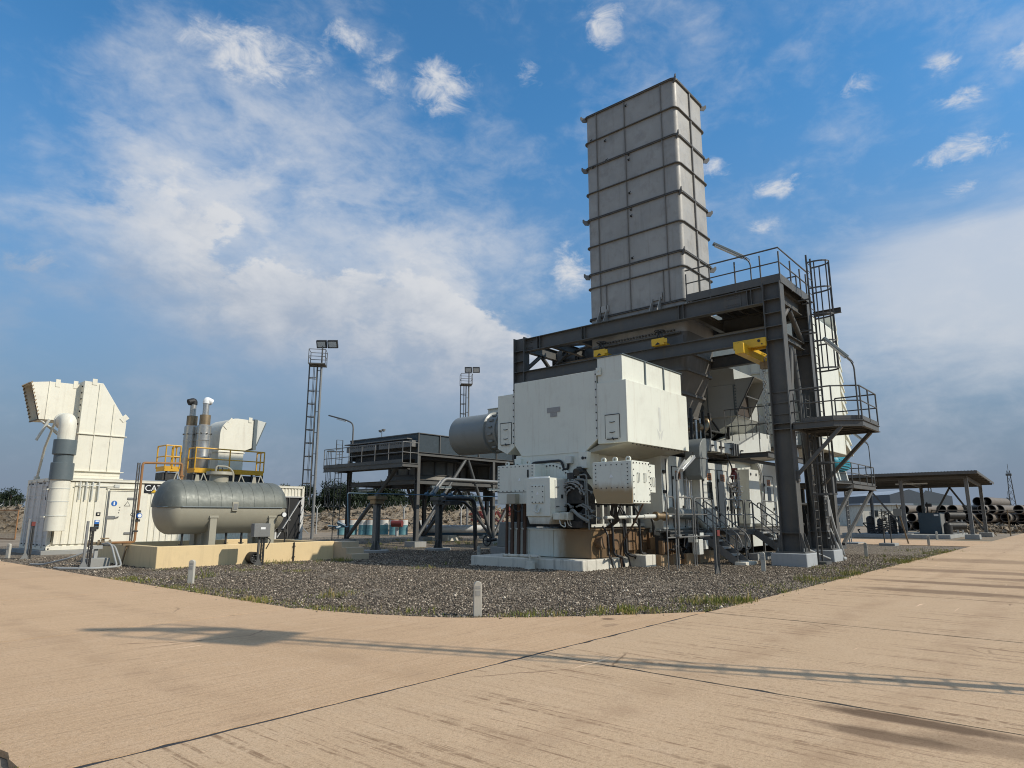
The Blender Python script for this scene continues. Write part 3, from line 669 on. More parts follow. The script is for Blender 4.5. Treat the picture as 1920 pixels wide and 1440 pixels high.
for z in (CZ0, CZ1 - .12): m.cyl((CX0 - .012, CY0 + .08, z + .06), (CX0 + .03, CY0 + .08, z + .06), .035, n=10)
m.build('casting_hole', black, ct)
m = MB().box(CX0, CX1, CY0, CY1, CZ1 - .02, CZ1 + .012); m.build('roof', white2, ct)
# end doors with lock rods
endg = mat('container_end_paint', (.60, .59, .55), .5, var=.06, dirt=(.30, .27, .23), dirt_amt=.4, streak=(.22, .2, .17), streak_amt=.5)
for k, (ya, yb) in enumerate(((CY0 + .17, CY0 + 1.96), (CY0 + 1.99, CY1 - .17))):
    d = MB(); d.box(CX0 + .02, CX0 + .09, ya, yb, CZ0 + .18, CZ1 - .15)
    for z in (CZ0 + .35, CZ0 + .85, CZ0 + 1.35, CZ0 + 1.85, CZ0 + 2.35, CZ0 + 2.75): d.box(CX0 + .012, CX0 + .03, ya + .06, yb - .06, z, z + .10)
    do = d.build('door', endg, ct, bevel=.008)
    for f in (.25, .72):
        y = ya + (yb - ya) * f; r = MB().tube([(CX0 - .03, y, CZ0 + .1), (CX0 - .03, y, CZ1 - .08)], .022)
        for z in (CZ0 + .14, CZ0 + .55, CZ0 + 1.15, CZ0 + 2.2, CZ1 - .13): r.box(CX0 - .05, CX0 + .02, y - .045, y + .045, z, z + .07)
        r.box(CX0 - .05, CX0 - .02, y - .02, y + .36, CZ0 + 1.2, CZ0 + 1.24)
        r.build('lock_rod', endg, do)
    g = MB()
    for z in (CZ0 + .21, CZ1 - .20):
        for i in range(4): y = ya + .1 + i * (yb - ya - .2) / 3; g.box(CX0 + .006, CX0 + .02, y - .11, y + .11, z - .022, z + .022)
    g.build('seal', gapm, do)
MB().box(CX0 + .004, CX0 + .016, CY0 + .62, CY0 + 1.02, CZ1 - .95, CZ1 - .36).build('plate', blackgl, ct)
MB().box(CX0 - .002, CX0 + .012, CY0 + .70, CY0 + .94, CZ1 - .82, CZ1 - .5).build('plate', endg, ct)
lettering('container_number', 'L\nP\nC\nU\n\n0\n1\n1\n4\n7\n5\n\n0', .175, (CX0 - .004, CY0 + .34, CZ1 - 1.19), '-x', blackgl, ct, lead=.86)
lettering('container_number', '1', .2, (CX0 - .004, CY0 + .58, CZ0 + 1.26), '-x', blackgl, ct)
# person door on the long side
d = MB().box(11.42, 12.56, CY0 - .035, CY0 + .05, CZ0 + .3, CZ0 + 2.6); do = d.build('door', white2, ct, bevel=.015)
f = MB()
f.box(11.33, 11.42, CY0 - .02, CY0 + .05, CZ0 + .25, CZ0 + 2.69); f.box(12.56, 12.68, CY0 - .02, CY0 + .05, CZ0 + .25, CZ0 + 2.69); f.box(11.3, 12.72, CY0 - .05, CY0 + .05, CZ0 + 2.69, CZ0 + 2.74)
f.build('door_frame', white2, do)
g = MB(); g.box(11.425, 11.445, CY0 - .042, CY0 - .03, CZ0 + .3, CZ0 + 2.6); g.box(12.535, 12.555, CY0 - .042, CY0 - .03, CZ0 + .3, CZ0 + 2.6); g.box(11.445, 12.535, CY0 - .042, CY0 - .03, CZ0 + 2.57, CZ0 + 2.592); g.build('seal', gapm, do)
for z in (.62, 2.2): MB().box(12.2, 12.62, CY0 - .075, CY0 - .03, CZ0 + z, CZ0 + z + .1).build('hinge', steel_l, do, bevel=.01)
MB().box(11.38, 11.75, CY0 - .08, CY0 - .03, CZ0 + 1.33, CZ0 + 1.46).tube([(11.72, CY0 - .09, CZ0 + 1.38), (11.9, CY0 - .09, CZ0 + 1.42)], .025).build('handle', steel_l, do)
MB().tube([(11.40, CY0 - .07, CZ0 + .3), (11.40, CY0 - .07, CZ0 + 2.6)], .02).build('lock_rod', steel_l, do)
MB().cyl((11.66, CY0 - .045, CZ0 + 2.02), (11.66, CY0 - .03, CZ0 + 2.02), .125, n=24).build('mandatory_sign', signblue, do)
MB().box(11.63, 11.69, CY0 - .052, CY0 - .04, CZ0 + 1.94, CZ0 + 2.10).build('sign_figure', whitegl, do)
MB().prism([(12.08, CZ0 + 1.9), (12.36, CZ0 + 1.9), (12.22, CZ0 + 2.13)], 'y', CY0 - .045, CY0 - .03).build('warning_sign', blackgl, do)
MB().prism([(12.115, CZ0 + 1.92), (12.325, CZ0 + 1.92), (12.22, CZ0 + 2.095)], 'y', CY0 - .052, CY0 - .04).build('sign_face', white2, do)
q = MB()
for z in (1.85, 1.72, 1.6): q.cyl((11.9 + (z - 1.7) * .1, CY0 - .045, CZ0 + z), (11.9 + (z - 1.7) * .1, CY0 - .03, CZ0 + z), .025, n=8)
q.build('rivet', gapm, do)
MB().box(10.98, 11.16, CY0 + .0, CY0 + .03, CZ0 + 1.46, CZ0 + 1.62).build('socket', blackgl, ct, bevel=.02)
MB().box(11.03, 11.10, CY0 - .02, CY0 + .02, CZ0 + 1.5, CZ0 + 1.57).build('socket_lid', white2, ct)
MB().box(10.96, 11.15, CY0 + .0, CY0 + .03, CZ0 + 1.10, CZ0 + 1.27).build('notice', signblue, ct); MB().box(10.99, 11.12, CY0 - .006, CY0 + .02, CZ0 + 1.19, CZ0 + 1.25).build('notice_label', whitegl, ct)
MB().box(10.96, 11.15, CY0 + .0, CY0 + .03, CZ0 + .88, CZ0 + 1.09).build('notice', blackgl, ct); MB().box(10.98, 11.13, CY0 - .006, CY0 + .02, CZ0 + .97, CZ0 + 1.0).build('notice_label', bluep, ct)
# maker's sign: black field, white letters, yellow triangle, red slash
MB().box(12.92, 13.98, CY0 - .004, CY0 + .02, CZ1 - .56, CZ1 - .15).build('sign_board', blackgl, ct)
lettering('sign_letters', 'CAT', .40, (13.32, CY0 - .012, CZ1 - .35), '-y', whitegl, ct)
MB().prism([(13.22, CZ1 - .54), (13.52, CZ1 - .54), (13.37, CZ1 - .41)], 'y', CY0 - .018, CY0 - .006).build('sign_triangle', crane_y, ct)
MB().prism([(13.74, CZ1 - .56), (13.86, CZ1 - .56), (13.98, CZ1 - .26), (13.98, CZ1 - .15), (13.95, CZ1 - .15)], 'y', CY0 - .014, CY0 - .005).build('sign_slash', redp, ct)
MB().prism([(13.87, CZ1 - .562), (13.985, CZ1 - .562), (13.985, CZ1 - .3)], 'y', CY0 - .014, CY0 - .005).build('sign_corner', whitegl, ct)
# cable conduits on the side
r = MB().tube([(10.0, CY0 - .05, CZ1 - .3), (11.65, CY0 - .05, CZ1 - .3)], .02)
for x in (10.2, 10.45, 10.7, 10.95): r.tube([(x, CY0 - .04, CZ1 - .14), (x, CY0 - .04, CZ1 - .95)], .035)
r.box(11.6, 11.8, CY0 - .08, CY0, CZ1 - .36, CZ1 - .22); r.build('conduit', offwhite, ct)
# louvred opening at the far end of the side, its door braced open
o = MB().box(19.95, 21.37, CY0 + .055, CY0 + .1, CZ0 + .2, CZ1 - .62); op = o.build('vent_opening', black, ct)
o = MB(); o.box(19.85, 19.95, CY0 - .01, CY0 + .1, CZ0 + .16, CZ1 - .58); o.box(21.37, 21.56, CY0 - .012, CY0 + .1, CZ0 + .16, CZ1 - .58); o.box(19.95, 21.37, CY0 - .01, CY0 + .1, CZ1 - .62, CZ1 - .56); o.build('vent_frame', endg, op)
MB().bar((20.0, CY0 + .0, CZ0 + .3), (21.3, CY0 + .0, CZ1 - .78), .04, .09, (0, 1, 0)).build('brace', endg, op)
MB().bar((20.62, CY0 + .02, CZ0 + .2), (20.62, CY0 + .02, CZ1 - .62), .05, .05).build('mullion', steel, op)
MB().cyl((20.68, CY0 - .05, CZ0 + 1.25), (20.68, CY0 + .02, CZ0 + 1.25), .07, n=12).build('latch', steel_l, op)
q = MB()
for z in (.5, 1.0, 1.5, 2.0, 2.4): q.box(21.30, 21.40, CY0 - .05, CY0 + .0, CZ0 + z, CZ0 + z + .09)
q.build('hinge', dark, op)
tag(MB().box(9.0, 21.8, 34.0, 38.4, -.05, .155).build('container_plinth', conc, bevel=.02), 'low stained concrete plinth under the long white container', 'plinth')

# ------------------------------------------------------------------ first air intake: body, hood turned to the left
ih = thing('air_intake', 'tall cream air intake box with sloping back and hood opening to the left', 'air intake', (10.8, 35.5, 3.27))
IY0, IY1, IX0, IX1 = 34.5, 36.6, 9.98, 11.92
prof = [(IX0, 3.42), (IX1 - .03, 3.42), (IX1, 6.0), (10.75, 7.72), (IX0, 7.74)]
MB().prism(prof, 'y', IY0, IY1).build('body', white2, ih, bevel=.012)
m = MB()
for z, ext in ((3.29, .1), (3.60, .09), (5.28, .07)): m.box(IX0 - ext, IX1 + ext, IY0 - ext, IY1 + ext, z, z + .035)
m.box(IX0 + .02, IX1 - .03, IY0 + .01, IY1 - .01, 3.27, 3.45)
m.build('flange', white2, ih)
m = MB()
for x, z1 in ((10.62, 7.68), (11.32, 6.8)):
    m.box(x - .02, x + .02, IY0 - .035, IY0, 5.33, z1); m.box(x - .02, x + .02, IY0 - .035, IY0, 3.65, 5.26)
m.build('stiffener', white2, ih)
m = MB()
for i in range(7): m.cyl((IX0 - .03, IY0 + .22, 5.75 + i * .29), (IX0 + .01, IY0 + .22, 5.75 + i * .29), .04, n=8)
m.build('bolt', gapm, ih)
HY0, HY1 = 34.95, 36.35
h = MB(); T = .02
top = [(9.98, 7.58), (8.75, 7.55), (8.05, 7.42)]; bot = [(9.98, 5.9), (8.62, 5.86), (8.52, 5.86)]
side = [(9.98, 5.9), (9.98, 7.58), (8.75, 7.55), (8.05, 7.42), (8.50, 5.86)]
h.prism(side, 'y', HY0, HY0 + T); h.prism(side, 'y', HY1 - T, HY1)
h.prism([(9.98, 7.60), (8.75, 7.57), (8.03, 7.44), (8.05, 7.42), (8.75, 7.55), (9.98, 7.58)], 'y', HY0, HY1)
h.prism([(9.98, 5.9), (8.50, 5.86), (8.50, 5.84), (9.98, 5.88)], 'y', HY0, HY1)
hd = h.build('hood', white2, ih)
m = MB()
for z in np.arange(6.0, 7.4, .155):
    x = 8.50 + (8.05 - 8.50) * (z - 5.86) / 1.56
    for y in (HY0 + .03, HY1 - .03): m.bar((x - .01, y, z), (x + .03, y, z + .09), .07, .05)
for y in np.arange(HY0 + .1, HY1, .17): m.bar((8.50, y, 5.83), (8.50, y + .08, 5.83), .06, .05); m.bar((8.04, y, 7.44), (8.04, y + .08, 7.44), .06, .05)
m.build('louvre_clip', burnt, hd)
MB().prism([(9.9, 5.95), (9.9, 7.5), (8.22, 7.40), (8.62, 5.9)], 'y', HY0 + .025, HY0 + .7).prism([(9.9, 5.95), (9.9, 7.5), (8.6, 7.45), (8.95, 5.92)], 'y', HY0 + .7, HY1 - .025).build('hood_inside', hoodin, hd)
MB().box(8.72, 8.745, HY0 - .03, HY1 + .03, 5.84, 7.58).build('seam_flange', white2, hd)
m = MB()
for x, z in ((9.05, 7.57), (9.75, 7.6)): m.box(x - .09, x + .09, HY0 - .02, HY0, z - .2, z + .14)
m.box(10.28, 10.48, IY0 - .025, IY0 - .005, 7.6, 7.88)
m.prism([(11.6, 6.15), (11.78, 5.98), (12.02, 6.2), (11.84, 6.38)], 'y', IY0 - .025, IY0 - .005)
m.build('lifting_lug', white2, ih)
m = MB()
m.tube([(8.55, HY0 + .1, 5.84), (9.95, HY0 + .1, 4.9)], .035).tube([(9.0, HY1 - .1, 5.84), (9.95, HY1 - .1, 5.1)], .035)
m.tube([(8.9, HY0 - .05, 5.86), (8.55, 35.1, 4.9), (9.45, 36.4, 3.3)][:2], .06)
m.build('brace', offwhite, ih)
m = MB().tube([(9.15, 34.9, 5.86), (9.15, 36.0, 4.7), (9.3, 37.2, 3.3)], .055); m.box(9.2, 9.4, 37.1, 37.3, 3.26, 3.42); m.build('strut', offwhite, ih)

# ------------------------------------------------------------------ big plastic vent pipe in front of the container's corner
vp = thing('vent_pipe', 'thick white and grey plastic vent pipe hanging before the container corner, elbow on top', 'pipe', (9.25, 33.55, .95))
px, py = 9.28, 33.62
MB().lathe((px, py, 0), [(.36, .98), (.375, 1.0), (.375, 3.22), (.36, 3.22)], 32).build('lower_pipe', white2, vp)
m = MB()
for z in (1.6, 2.2, 2.75): m.lathe((px, py, 0), [(.375, z), (.39, z + .005), (.39, z + .03), (.375, z + .035)], 32)
m.build('joint_band', offwhite, vp)
MB().lathe((px, py, 0), [(.36, 3.14), (.44, 3.14), (.44, 3.86), (.40, 3.88), (.37, 3.88), (.37, 4.22), (.42, 4.22), (.445, 4.24), (.445, 4.86), (.30, 4.87)], 32).build('coupling', pvc, vp)
m = MB().lathe((px, py, 0), [(.33, 4.8), (.335, 5.2)], 32)
m.tube([(px, py, 5.18), (px, py, 5.75), (px, py + .72, 5.75)], .335, n=28, bend=.5); m.build('elbow', white2, vp)
MB().cyl((px, py + .58, 5.75), (px, py + .70, 5.75), .37, n=28).build('elbow_flange', offwhite, vp)
MB().box(px + .25, px + .5, py + .1, py + .2, 3.2, 4.3).box(px - .45, px - .38, py - .02, py + .5, 2.7, 2.76).box(px - .45, px - .38, py - .02, py + .5, 1.55, 1.61).build('bracket', white2, vp)

# ------------------------------------------------------------------ second intake, hood turned to the right, on the container roof
i2 = thing('air_intake', 'rounded white air intake behind the twin exhausts, hood opening to the right', 'air intake', (17.4, 35.6, 3.28))
arcp = [(16.75 + .95 - .95 * math.cos(t), 5.92 + .95 * math.sin(t)) for t in np.linspace(0, math.pi / 2, 9)]
prof = [(16.75, 3.3), (18.15, 3.3), (18.15, 5.12), (18.62, 5.32)] + [(18.7, 6.85)] + [p for p in reversed(arcp)]
MB().prism(prof, 'y', 35.0, 36.9).build('body', white2, i2, bevel=.01)
MB().box(16.70, 18.2, 34.95, 36.95, 4.98, 5.03).box(16.70, 18.2, 34.95, 36.95, 3.28, 3.34).build('flange', white2, i2)
MB().box(18.62, 18.80, 34.92, 36.98, 5.22, 6.92).build('louvre_frame', pvc, i2)
m = MB(); vis = [(18.8, 5.45), (18.8, 6.88), (19.32, 6.80)]
m.prism(vis, 'y', 34.95, 34.97); m.prism(vis, 'y', 36.93, 36.95); m.prism([(18.8, 6.88), (19.32, 6.80), (19.32, 6.82), (18.8, 6.9)], 'y', 34.95, 36.95)
m.build('visor', offwhite, i2)
MB().bar((18.82, 34.96, 5.45), (19.32, 34.96, 6.80), .06, .03, (0, 1, 0)).build('visor_edge', pvc, i2)
m = MB(); m.box(18.30, 18.5, 34.97, 34.995, 6.72, 7.0); m.prism([(16.9, 6.38), (17.08, 6.2), (17.3, 6.45), (17.12, 6.62)], 'y', 34.97, 34.995); m.prism([(17.1, 6.62), (17.26, 6.5), (17.46, 6.74), (17.3, 6.88)], 'y', 34.97, 34.995)
m.build('lifting_lug', white2, i2)

# ------------------------------------------------------------------ twin exhausts
ex = thing('exhaust_silencer', 'right-hand silencer of the twin steel exhausts, white rain hood turned to the right', 'exhaust', (0, 0, 0), 'twin exhausts on the container roof')
MB().lathe((0, 0, 0), [(.34, 0), (.34, 1.3), (.345, 1.32), (.345, 1.36), (.34, 1.38), (.34, 2.2), (.355, 2.22), (.355, 2.27), (.34, 2.29), (.34, 2.55), (.36, 2.56), (.36, 2.61), (.34, 2.62), (.34, 3.0), (.28, 3.06)], 28).build('silencer', stainless, ex)
m = MB()
for a in range(8): m.cyl((.36 * math.cos(a * .785), .36 * math.sin(a * .785), 2.585), (.41 * math.cos(a * .785), .41 * math.sin(a * .785), 2.585), .03, n=6)
m.build('clamp', dark, ex)
MB().lathe((0, 0, 0), [(.27, 3.02), (.27, 3.58), (.15, 3.60)], 24).build('heat_shield', burnt, ex)
MB().lathe((0, 0, 0), [(.155, 3.58), (.155, 4.30), (.14, 4.30)], 20).build('pipe', stainless, ex)
MB().tube([(-.02, 0, 4.2), (-.02, 0, 4.42), (.28, 0, 4.30)], .17, n=16, bend=.22).build('rain_hood', whitegl, ex)
MB().tube([(.30, -.16, .0), (.33, -.16, 1.6)], .045).box(.2, .42, -.2, -.1, 1.55, 1.66).build('drain_tube', stainless, ex)
ex.location = (15.9, 35.05, 3.28)
e2 = dup(ex, (15.62, 35.95, 3.28), 'left-hand silencer of the twin steel exhausts, dark rain hood turned to the left', math.pi)
for c in e2.children:
    if c.name.startswith('rain_hood'):
        c.data = c.data.copy(); c.data.materials[0] = black

# ------------------------------------------------------------------ yellow walkways on the roof
def rail(m, pts, h, r=.025, mid=.55, posts=None, toe=None, n=8):
    """pts: floor line; top rail, mid rail, a post at each point in posts or pts"""
    P = [Vector(p) for p in pts]; u = Vector((0, 0, 1))
    m.tube([p + u * h for p in P], r, n); m.tube([p + u * h * mid for p in P], r * .85, n)
    for p in (posts or P): p = Vector(p); m.tube([p, p + u * h], r, n)
    if toe:
        for a, b in zip(P, P[1:]): m.bar(a + u * toe / 2, b + u * toe / 2, .008, toe)
    return m
def walkway(name, label, x0, x1, y0, y1, z, posts, h=1.12):
    t = thing(name, label, 'walkway', ((x0 + x1) / 2, y0, z - .55), 'yellow walkways on the container roof')
    rail(MB(), [(x0, y1, z), (x0, y0, z), (x1, y0, z), (x1, y1, z)], h, .035, .52, [(x, y0, z) for x in posts] + [(x0, y1, z), (x1, y1, z), (x1, (y0 + y1) / 2, z)]).build('handrail', yellow, t)
    MB().box(x0, x1, y0, y0 + .03, z - .14, z + .10).box(x0, x0 + .03, y0 + .03, y1, z - .14, z + .1).box(x1 - .03, x1, y0 + .03, y1, z - .14, z + .1).build('kick_plate', yellow, t)
    MB().box(x0 + .03, x1 - .03, y0 + .03, y1, z - .10, z - .05).build('deck', dark, t)
    m = MB()
    for x in np.arange(x0 + .1, x1, .6): m.box(x, x + .08, y0 + .05, y0 + .13, z - .58, z - .1)
    m.box(x0, x1, y0 + .14, y1, z - .57, z - .2); m.build('support', dark, t); return t
walkway('roof_walkway', 'yellow railed walkway along the container roof before the rounded intake', 15.2, 18.95, 34.2, 35.0, 3.92, [15.2, 17.0, 18.95])
walkway('roof_walkway', 'short yellow railed landing at the left of the twin exhausts', 13.75, 14.45, 34.2, 35.2, 3.92, [13.75, 14.1, 14.45])

# ------------------------------------------------------------------ tank in its containment
bw = thing('containment_wall', 'low tan containment wall around the grey tank, with steps at its right end', 'wall', (12.2, 24.6, 0))
x0, x1, y0, y1, zt = 9.05, 15.25, 22.45, 27.5, .66
m = MB(); m.box(x0, x1 + .35, y0, y0 + .2, -.1, zt); m.box(x0, x0 + .2, y0 + .2, y1, -.1, zt); m.box(x1 - .2, x1, y0 + .2, y1, -.1, zt); m.box(x0 + .2, x1 - .2, y1 - .2, y1, -.1, zt)
m.build('wall', bundm, bw, bevel=.018)
MB().box(x0 + .2, x1 - .2, y0 + .2, y1 - .2, -.05, .08).build('floor', conc, bw)
MB().box(x1 + .35, x1 + 1.15, 21.95, y0 + .5, -.1, .64).box(x1 + .35, x1 + 1.15, 21.62, 21.95, -.1, .43).box(x1 + .35, x1 + 1.15, 21.28, 21.62, -.1, .21).build('steps', stepm, bw, bevel=.015)
MB().tube([(13.85, y0 - .03, .66), (13.85, y0 - .03, .0)], .025).box(13.81, 13.89, y0 - .06, y0, .5, .54).box(13.81, 13.89, y0 - .06, y0, .12, .16).build('earth_cable', cable, bw)
tk = thing('storage_tank', 'horizontal grey tank with darker weathered cladding over its top half, on two saddles', 'tank', (12.1, 24.75, .08))
TX0, TX1, TY, TZ, TR = 9.78, 14.55, 24.75, 1.92, .95
def tank_prof(r, g=0):
    hd = .52; P = []
    for t in np.linspace(0, math.pi / 2, 9): P.append((r * math.sin(t) + 1e-4, TX0 + hd - hd * math.cos(t) - g))
    for t in np.linspace(math.pi / 2, 0, 9): P.append((r * math.sin(t) + 1e-4, TX1 - hd + hd * math.cos(t) + g))
    return P
MB().lathe((0, TY, TZ), tank_prof(TR), 48, 'x').build('shell', tankm, tk)
cl = MB().lathe((0, TY, TZ), tank_prof(TR + .03, .03), 30, 'x', arc=(0, .5))
cl.build('cladding', cladm, tk)
m = MB()
for x in np.arange(TX0 + .62, TX1 - .4, .42):
    pts = [(x, TY + (TR + .034) * math.cos(t), TZ + (TR + .034) * math.sin(t)) for t in np.linspace(.02, math.pi - .02, 22)]; m.tube(pts, .005, 5)
m.build('cladding_seam', cladm, tk)
MB().tube([(TX0 - .02, TY - .2, TZ), (TX0 + .1, TY - .66, TZ), (TX0 + .5, TY - TR - .03, TZ), (TX1 - .5, TY - TR - .03, TZ), (TX1 - .1, TY - .66, TZ), (TX1 + .02, TY - .2, TZ)], .022, 6).build('drip_edge', pvc, tk)
for x in (11.45, 13.72):
    s = MB(); s.prism([(TY - .78, .08), (TY + .78, .08), (TY + .88, 1.62), (TY + .5, 1.12), (TY, .99), (TY - .5, 1.12), (TY - .88, 1.62)], 'x', x - .02, x + .02)
    s.box(x - .12, x + .12, TY - .9, TY - .76, .08, 1.6); s.box(x - .2, x + .2, TY - .95, TY + .95, .06, .10); s.box(x - .1, x + .1, TY + .3, TY + .34, .1, 1.05); s.box(x - .12, x + .12, TY - .3, TY - .26, .1, 1.02); s.box(x - .16, x + .16, TY - .93, TY - .70, 1.55, 1.62)
    sd = s.build('saddle', tankm, tk)
mw = MB().lathe((11.95, TY, 0), [(.33, 2.8), (.33, 3.12), (.46, 3.12), (.46, 3.17), (.455, 3.18), (.455, 3.24), (.1, 3.25), (.001, 3.25)], 28).build('manway', tankm, tk)
MB().tube([(11.8, TY, 3.25), (11.8, TY, 3.45), (12.2, TY - .1, 3.45), (12.45, TY - .1, 3.25), (12.45, TY - .1, 2.85)], .035, bend=.15).build('davit', tankm, mw)
MB().bolts((11.5, TY - .2, 3.25), (11.56, TY - .1, 3.25), 2, (0, 0, 1)).tube([(11.75, TY - .3, 3.24), (11.75, TY - .3, 3.42)], .02).tube([(11.9, TY - .3, 3.24), (11.9, TY - .3, 3.38)], .02).build('fitting', dark, mw)
for x in (10.35, 11.0, 11.3, 12.75, 13.2, 13.55):
    m = MB(); m.tube([(x - .12, TY - .15, TZ + .9), (x, TY - .1, 3.16)], .022).tube([(x + .12, TY - .2, TZ + .9), (x, TY - .1, 3.16)], .022) if x in (10.35, 11.3, 12.75, 13.55) else m.prism([(x - .1, 2.8), (x + .1, 2.8), (x + .05, 3.08), (x - .05, 3.08)], 'y', TY - .3, TY - .28)
    m.build('lifting_lug', tankm, tk)
MB().box(12.05, 12.28, TY - TR - .06, TY - TR + .1, 1.78, 2.12).build('nameplate', tankm, tk, bevel=.02); MB().box(12.09, 12.24, TY - TR - .07, TY - TR - .05, 1.84, 2.05).build('nameplate_face', steel_l, tk)
g = MB().tube([(13.95, TY - .86, 1.63), (14.02, TY - 1.18, 1.66)], .03).cyl((14.02, TY - 1.16, 1.66), (14.02, TY - 1.22, 1.66), .10, n=20); gg = g.build('gauge', dark, tk)
MB().cyl((14.02, TY - 1.2, 1.66), (14.02, TY - 1.245, 1.66), .085, n=20).build('dial', whitegl, gg)
m = MB()
for xa, xb, y, z in ((11.6, 12.9, TY - .1, .42), (12.9, 13.9, TY - .3, .36), (10.4, 11.3, TY - .2, .3)): m.tube([(xa, y, z), (xb, y, z)], .045)
for x in (12.3, 12.9, 10.7): m.tube([(x, TY - .2, .1), (x, TY - .2, 1.0)], .04).cyl((x, TY - .3, .5), (x, TY - .1, .5), .1, n=12).lathe((x, TY - .2, .62), [(.0, 0), (.1, 0), (.1, .02), (.0, .02)], 14)
for x in (14.3, 14.55): m.cyl((x, TY - .5, 1.05), (x, TY - .3, 1.05), .08, n=12)
m.tube([(13.9, TY - .4, 1.0), (14.6, TY - .4, 1.05), (14.6, TY - .4, .1)], .035)
m.build('valve_pipework', dark, tk)
MB().lathe((12.25, 22.36, .19), [(.001, -.05), (.15, -.05), (.19, -.08), (.20, 0), (.19, .08), (.15, .05)], 28, 'y')
dr = thing('drain_pipe_end', 'round black pipe end with spokes at the foot of the tan wall', 'pipe end', (12.2, 22.25, 0))
MB().lathe((12.2, 22.3, .19), [(.14, -.16), (.19, -.17), (.20, -.1), (.20, .16), (.0, .16)], 28, 'y').build('pipe', cable, dr)
MB().lathe((12.2, 22.3, .19), [(.0, -.05), (.15, -.05)], 20, 'y').build('grate', black, dr)
m = MB()
for a in range(6): m.cyl((12.2 + .09 * math.cos(a), 22.18, .19 + .09 * math.sin(a)), (12.2 + .09 * math.cos(a), 22.26, .19 + .09 * math.sin(a)), .018, n=6)
m.build('bolt', steel_l, dr)

# rusty fuel line from the valve stand up over to the tank
fl = thing('fuel_pipe', 'thin rusty fuel pipe rising beside the container door and bending over to the tank', 'pipe', (9.2, 25.2, .6))
MB().tube([(8.35, 25.05, .73), (9.22, 24.75, .74), (9.22, 24.75, 3.42), (10.55, 24.75, 3.47), (10.55, 24.75, 2.85)], .042, 10, bend=.09).build('pipe', rust, fl)
m = MB()
for i in range(62): z = .82 + i * .042; m.box(9.09, 9.15, 24.80, 24.84, z, z + .018)
m.box(9.075, 9.095, 24.79, 24.85, .75, 3.42).box(9.15, 9.165, 24.79, 24.85, .75, 3.42).build('cable_tray', steel, fl)
MB().lathe((10.55, 24.75, 3.0), [(.07, -.12), (.07, 0), (.1, 0), (.1, .05), (.06, .06), (.06, .2)], 14).build('nozzle', rust, fl)
g = MB().cyl((9.24, 24.70, 1.62), (9.24, 24.60, 1.62), .085, n=18).build('pressure_gauge', signblue, fl); MB().cyl((9.24, 24.61, 1.62), (9.24, 24.59, 1.62), .06, n=18).build('dial', whitegl, g)
MB().tube([(9.2, 24.72, 1.66), (9.02, 24.7, 1.72), (8.98, 24.7, 1.64), (9.1, 24.7, 1.58)], .012, 6).box(9.18, 9.3, 24.68, 24.78, 1.72, 1.8).box(9.18, 9.3, 24.68, 24.78, 1.42, 1.5).box(9.16, 9.28, 24.7, 24.8, 1.08, 1.13).build('valve', dark, fl)
MB().bar((8.92, 24.85, .0), (9.0, 24.75, .68), .05, .06).box(8.85, 9.1, 24.68, 24.8, .64, .70).build('pipe_support', burnt, fl)
vs = thing('valve_stand', 'rusty flanged valve on a steel stand in a concrete block left of the tan wall', 'valve', (8.15, 24.9, 0))
MB().box(7.85, 8.5, 24.65, 25.3, -.05, .26).build('block', conc, vs, bevel=.02)
MB().box(8.1, 8.2, 24.92, 25.02, .26, .62).box(8.02, 8.3, 24.85, 25.1, .55, .66).build('stand', hose, vs)
m = MB().tube([(7.95, 25.2, .72), (8.6, 24.95, .73)], .05)
for a in (.05, .45, .6, .9):
    p = Vector((7.95, 25.2, .72)).lerp(Vector((8.6, 24.95, .73)), a); m.cyl(p - Vector((.03, -.012, 0)), p + Vector((.03, -.012, 0)), .11, n=14)
m.tube([(8.35, 25.04, .73), (8.35, 25.04, .9)], .03).tube([(8.25, 25.0, .88), (8.5, 24.95, .88)], .022); m.build('valve', burnt, vs)
for k, pts in enumerate(([(8.3, 25.0, .7), (8.45, 24.6, .75), (8.5, 24.2, .2), (8.5, 24.0, .03), (7.9, 23.7, .02), (7.3, 24.2, .02), (7.0, 24.9, .02)], [(8.35, 25.0, .66), (8.55, 24.6, .7), (8.62, 24.1, .15), (8.55, 23.8, .03), (7.6, 23.5, .02), (6.98, 24.4, .02)], [(8.0, 25.1, .5), (7.5, 25.4, .25), (7.15, 26.6, .03), (6.95, 27.2, .03)])):
    MB().tube(pts, .03, 8, bend=.25).build('hose', hose, vs)

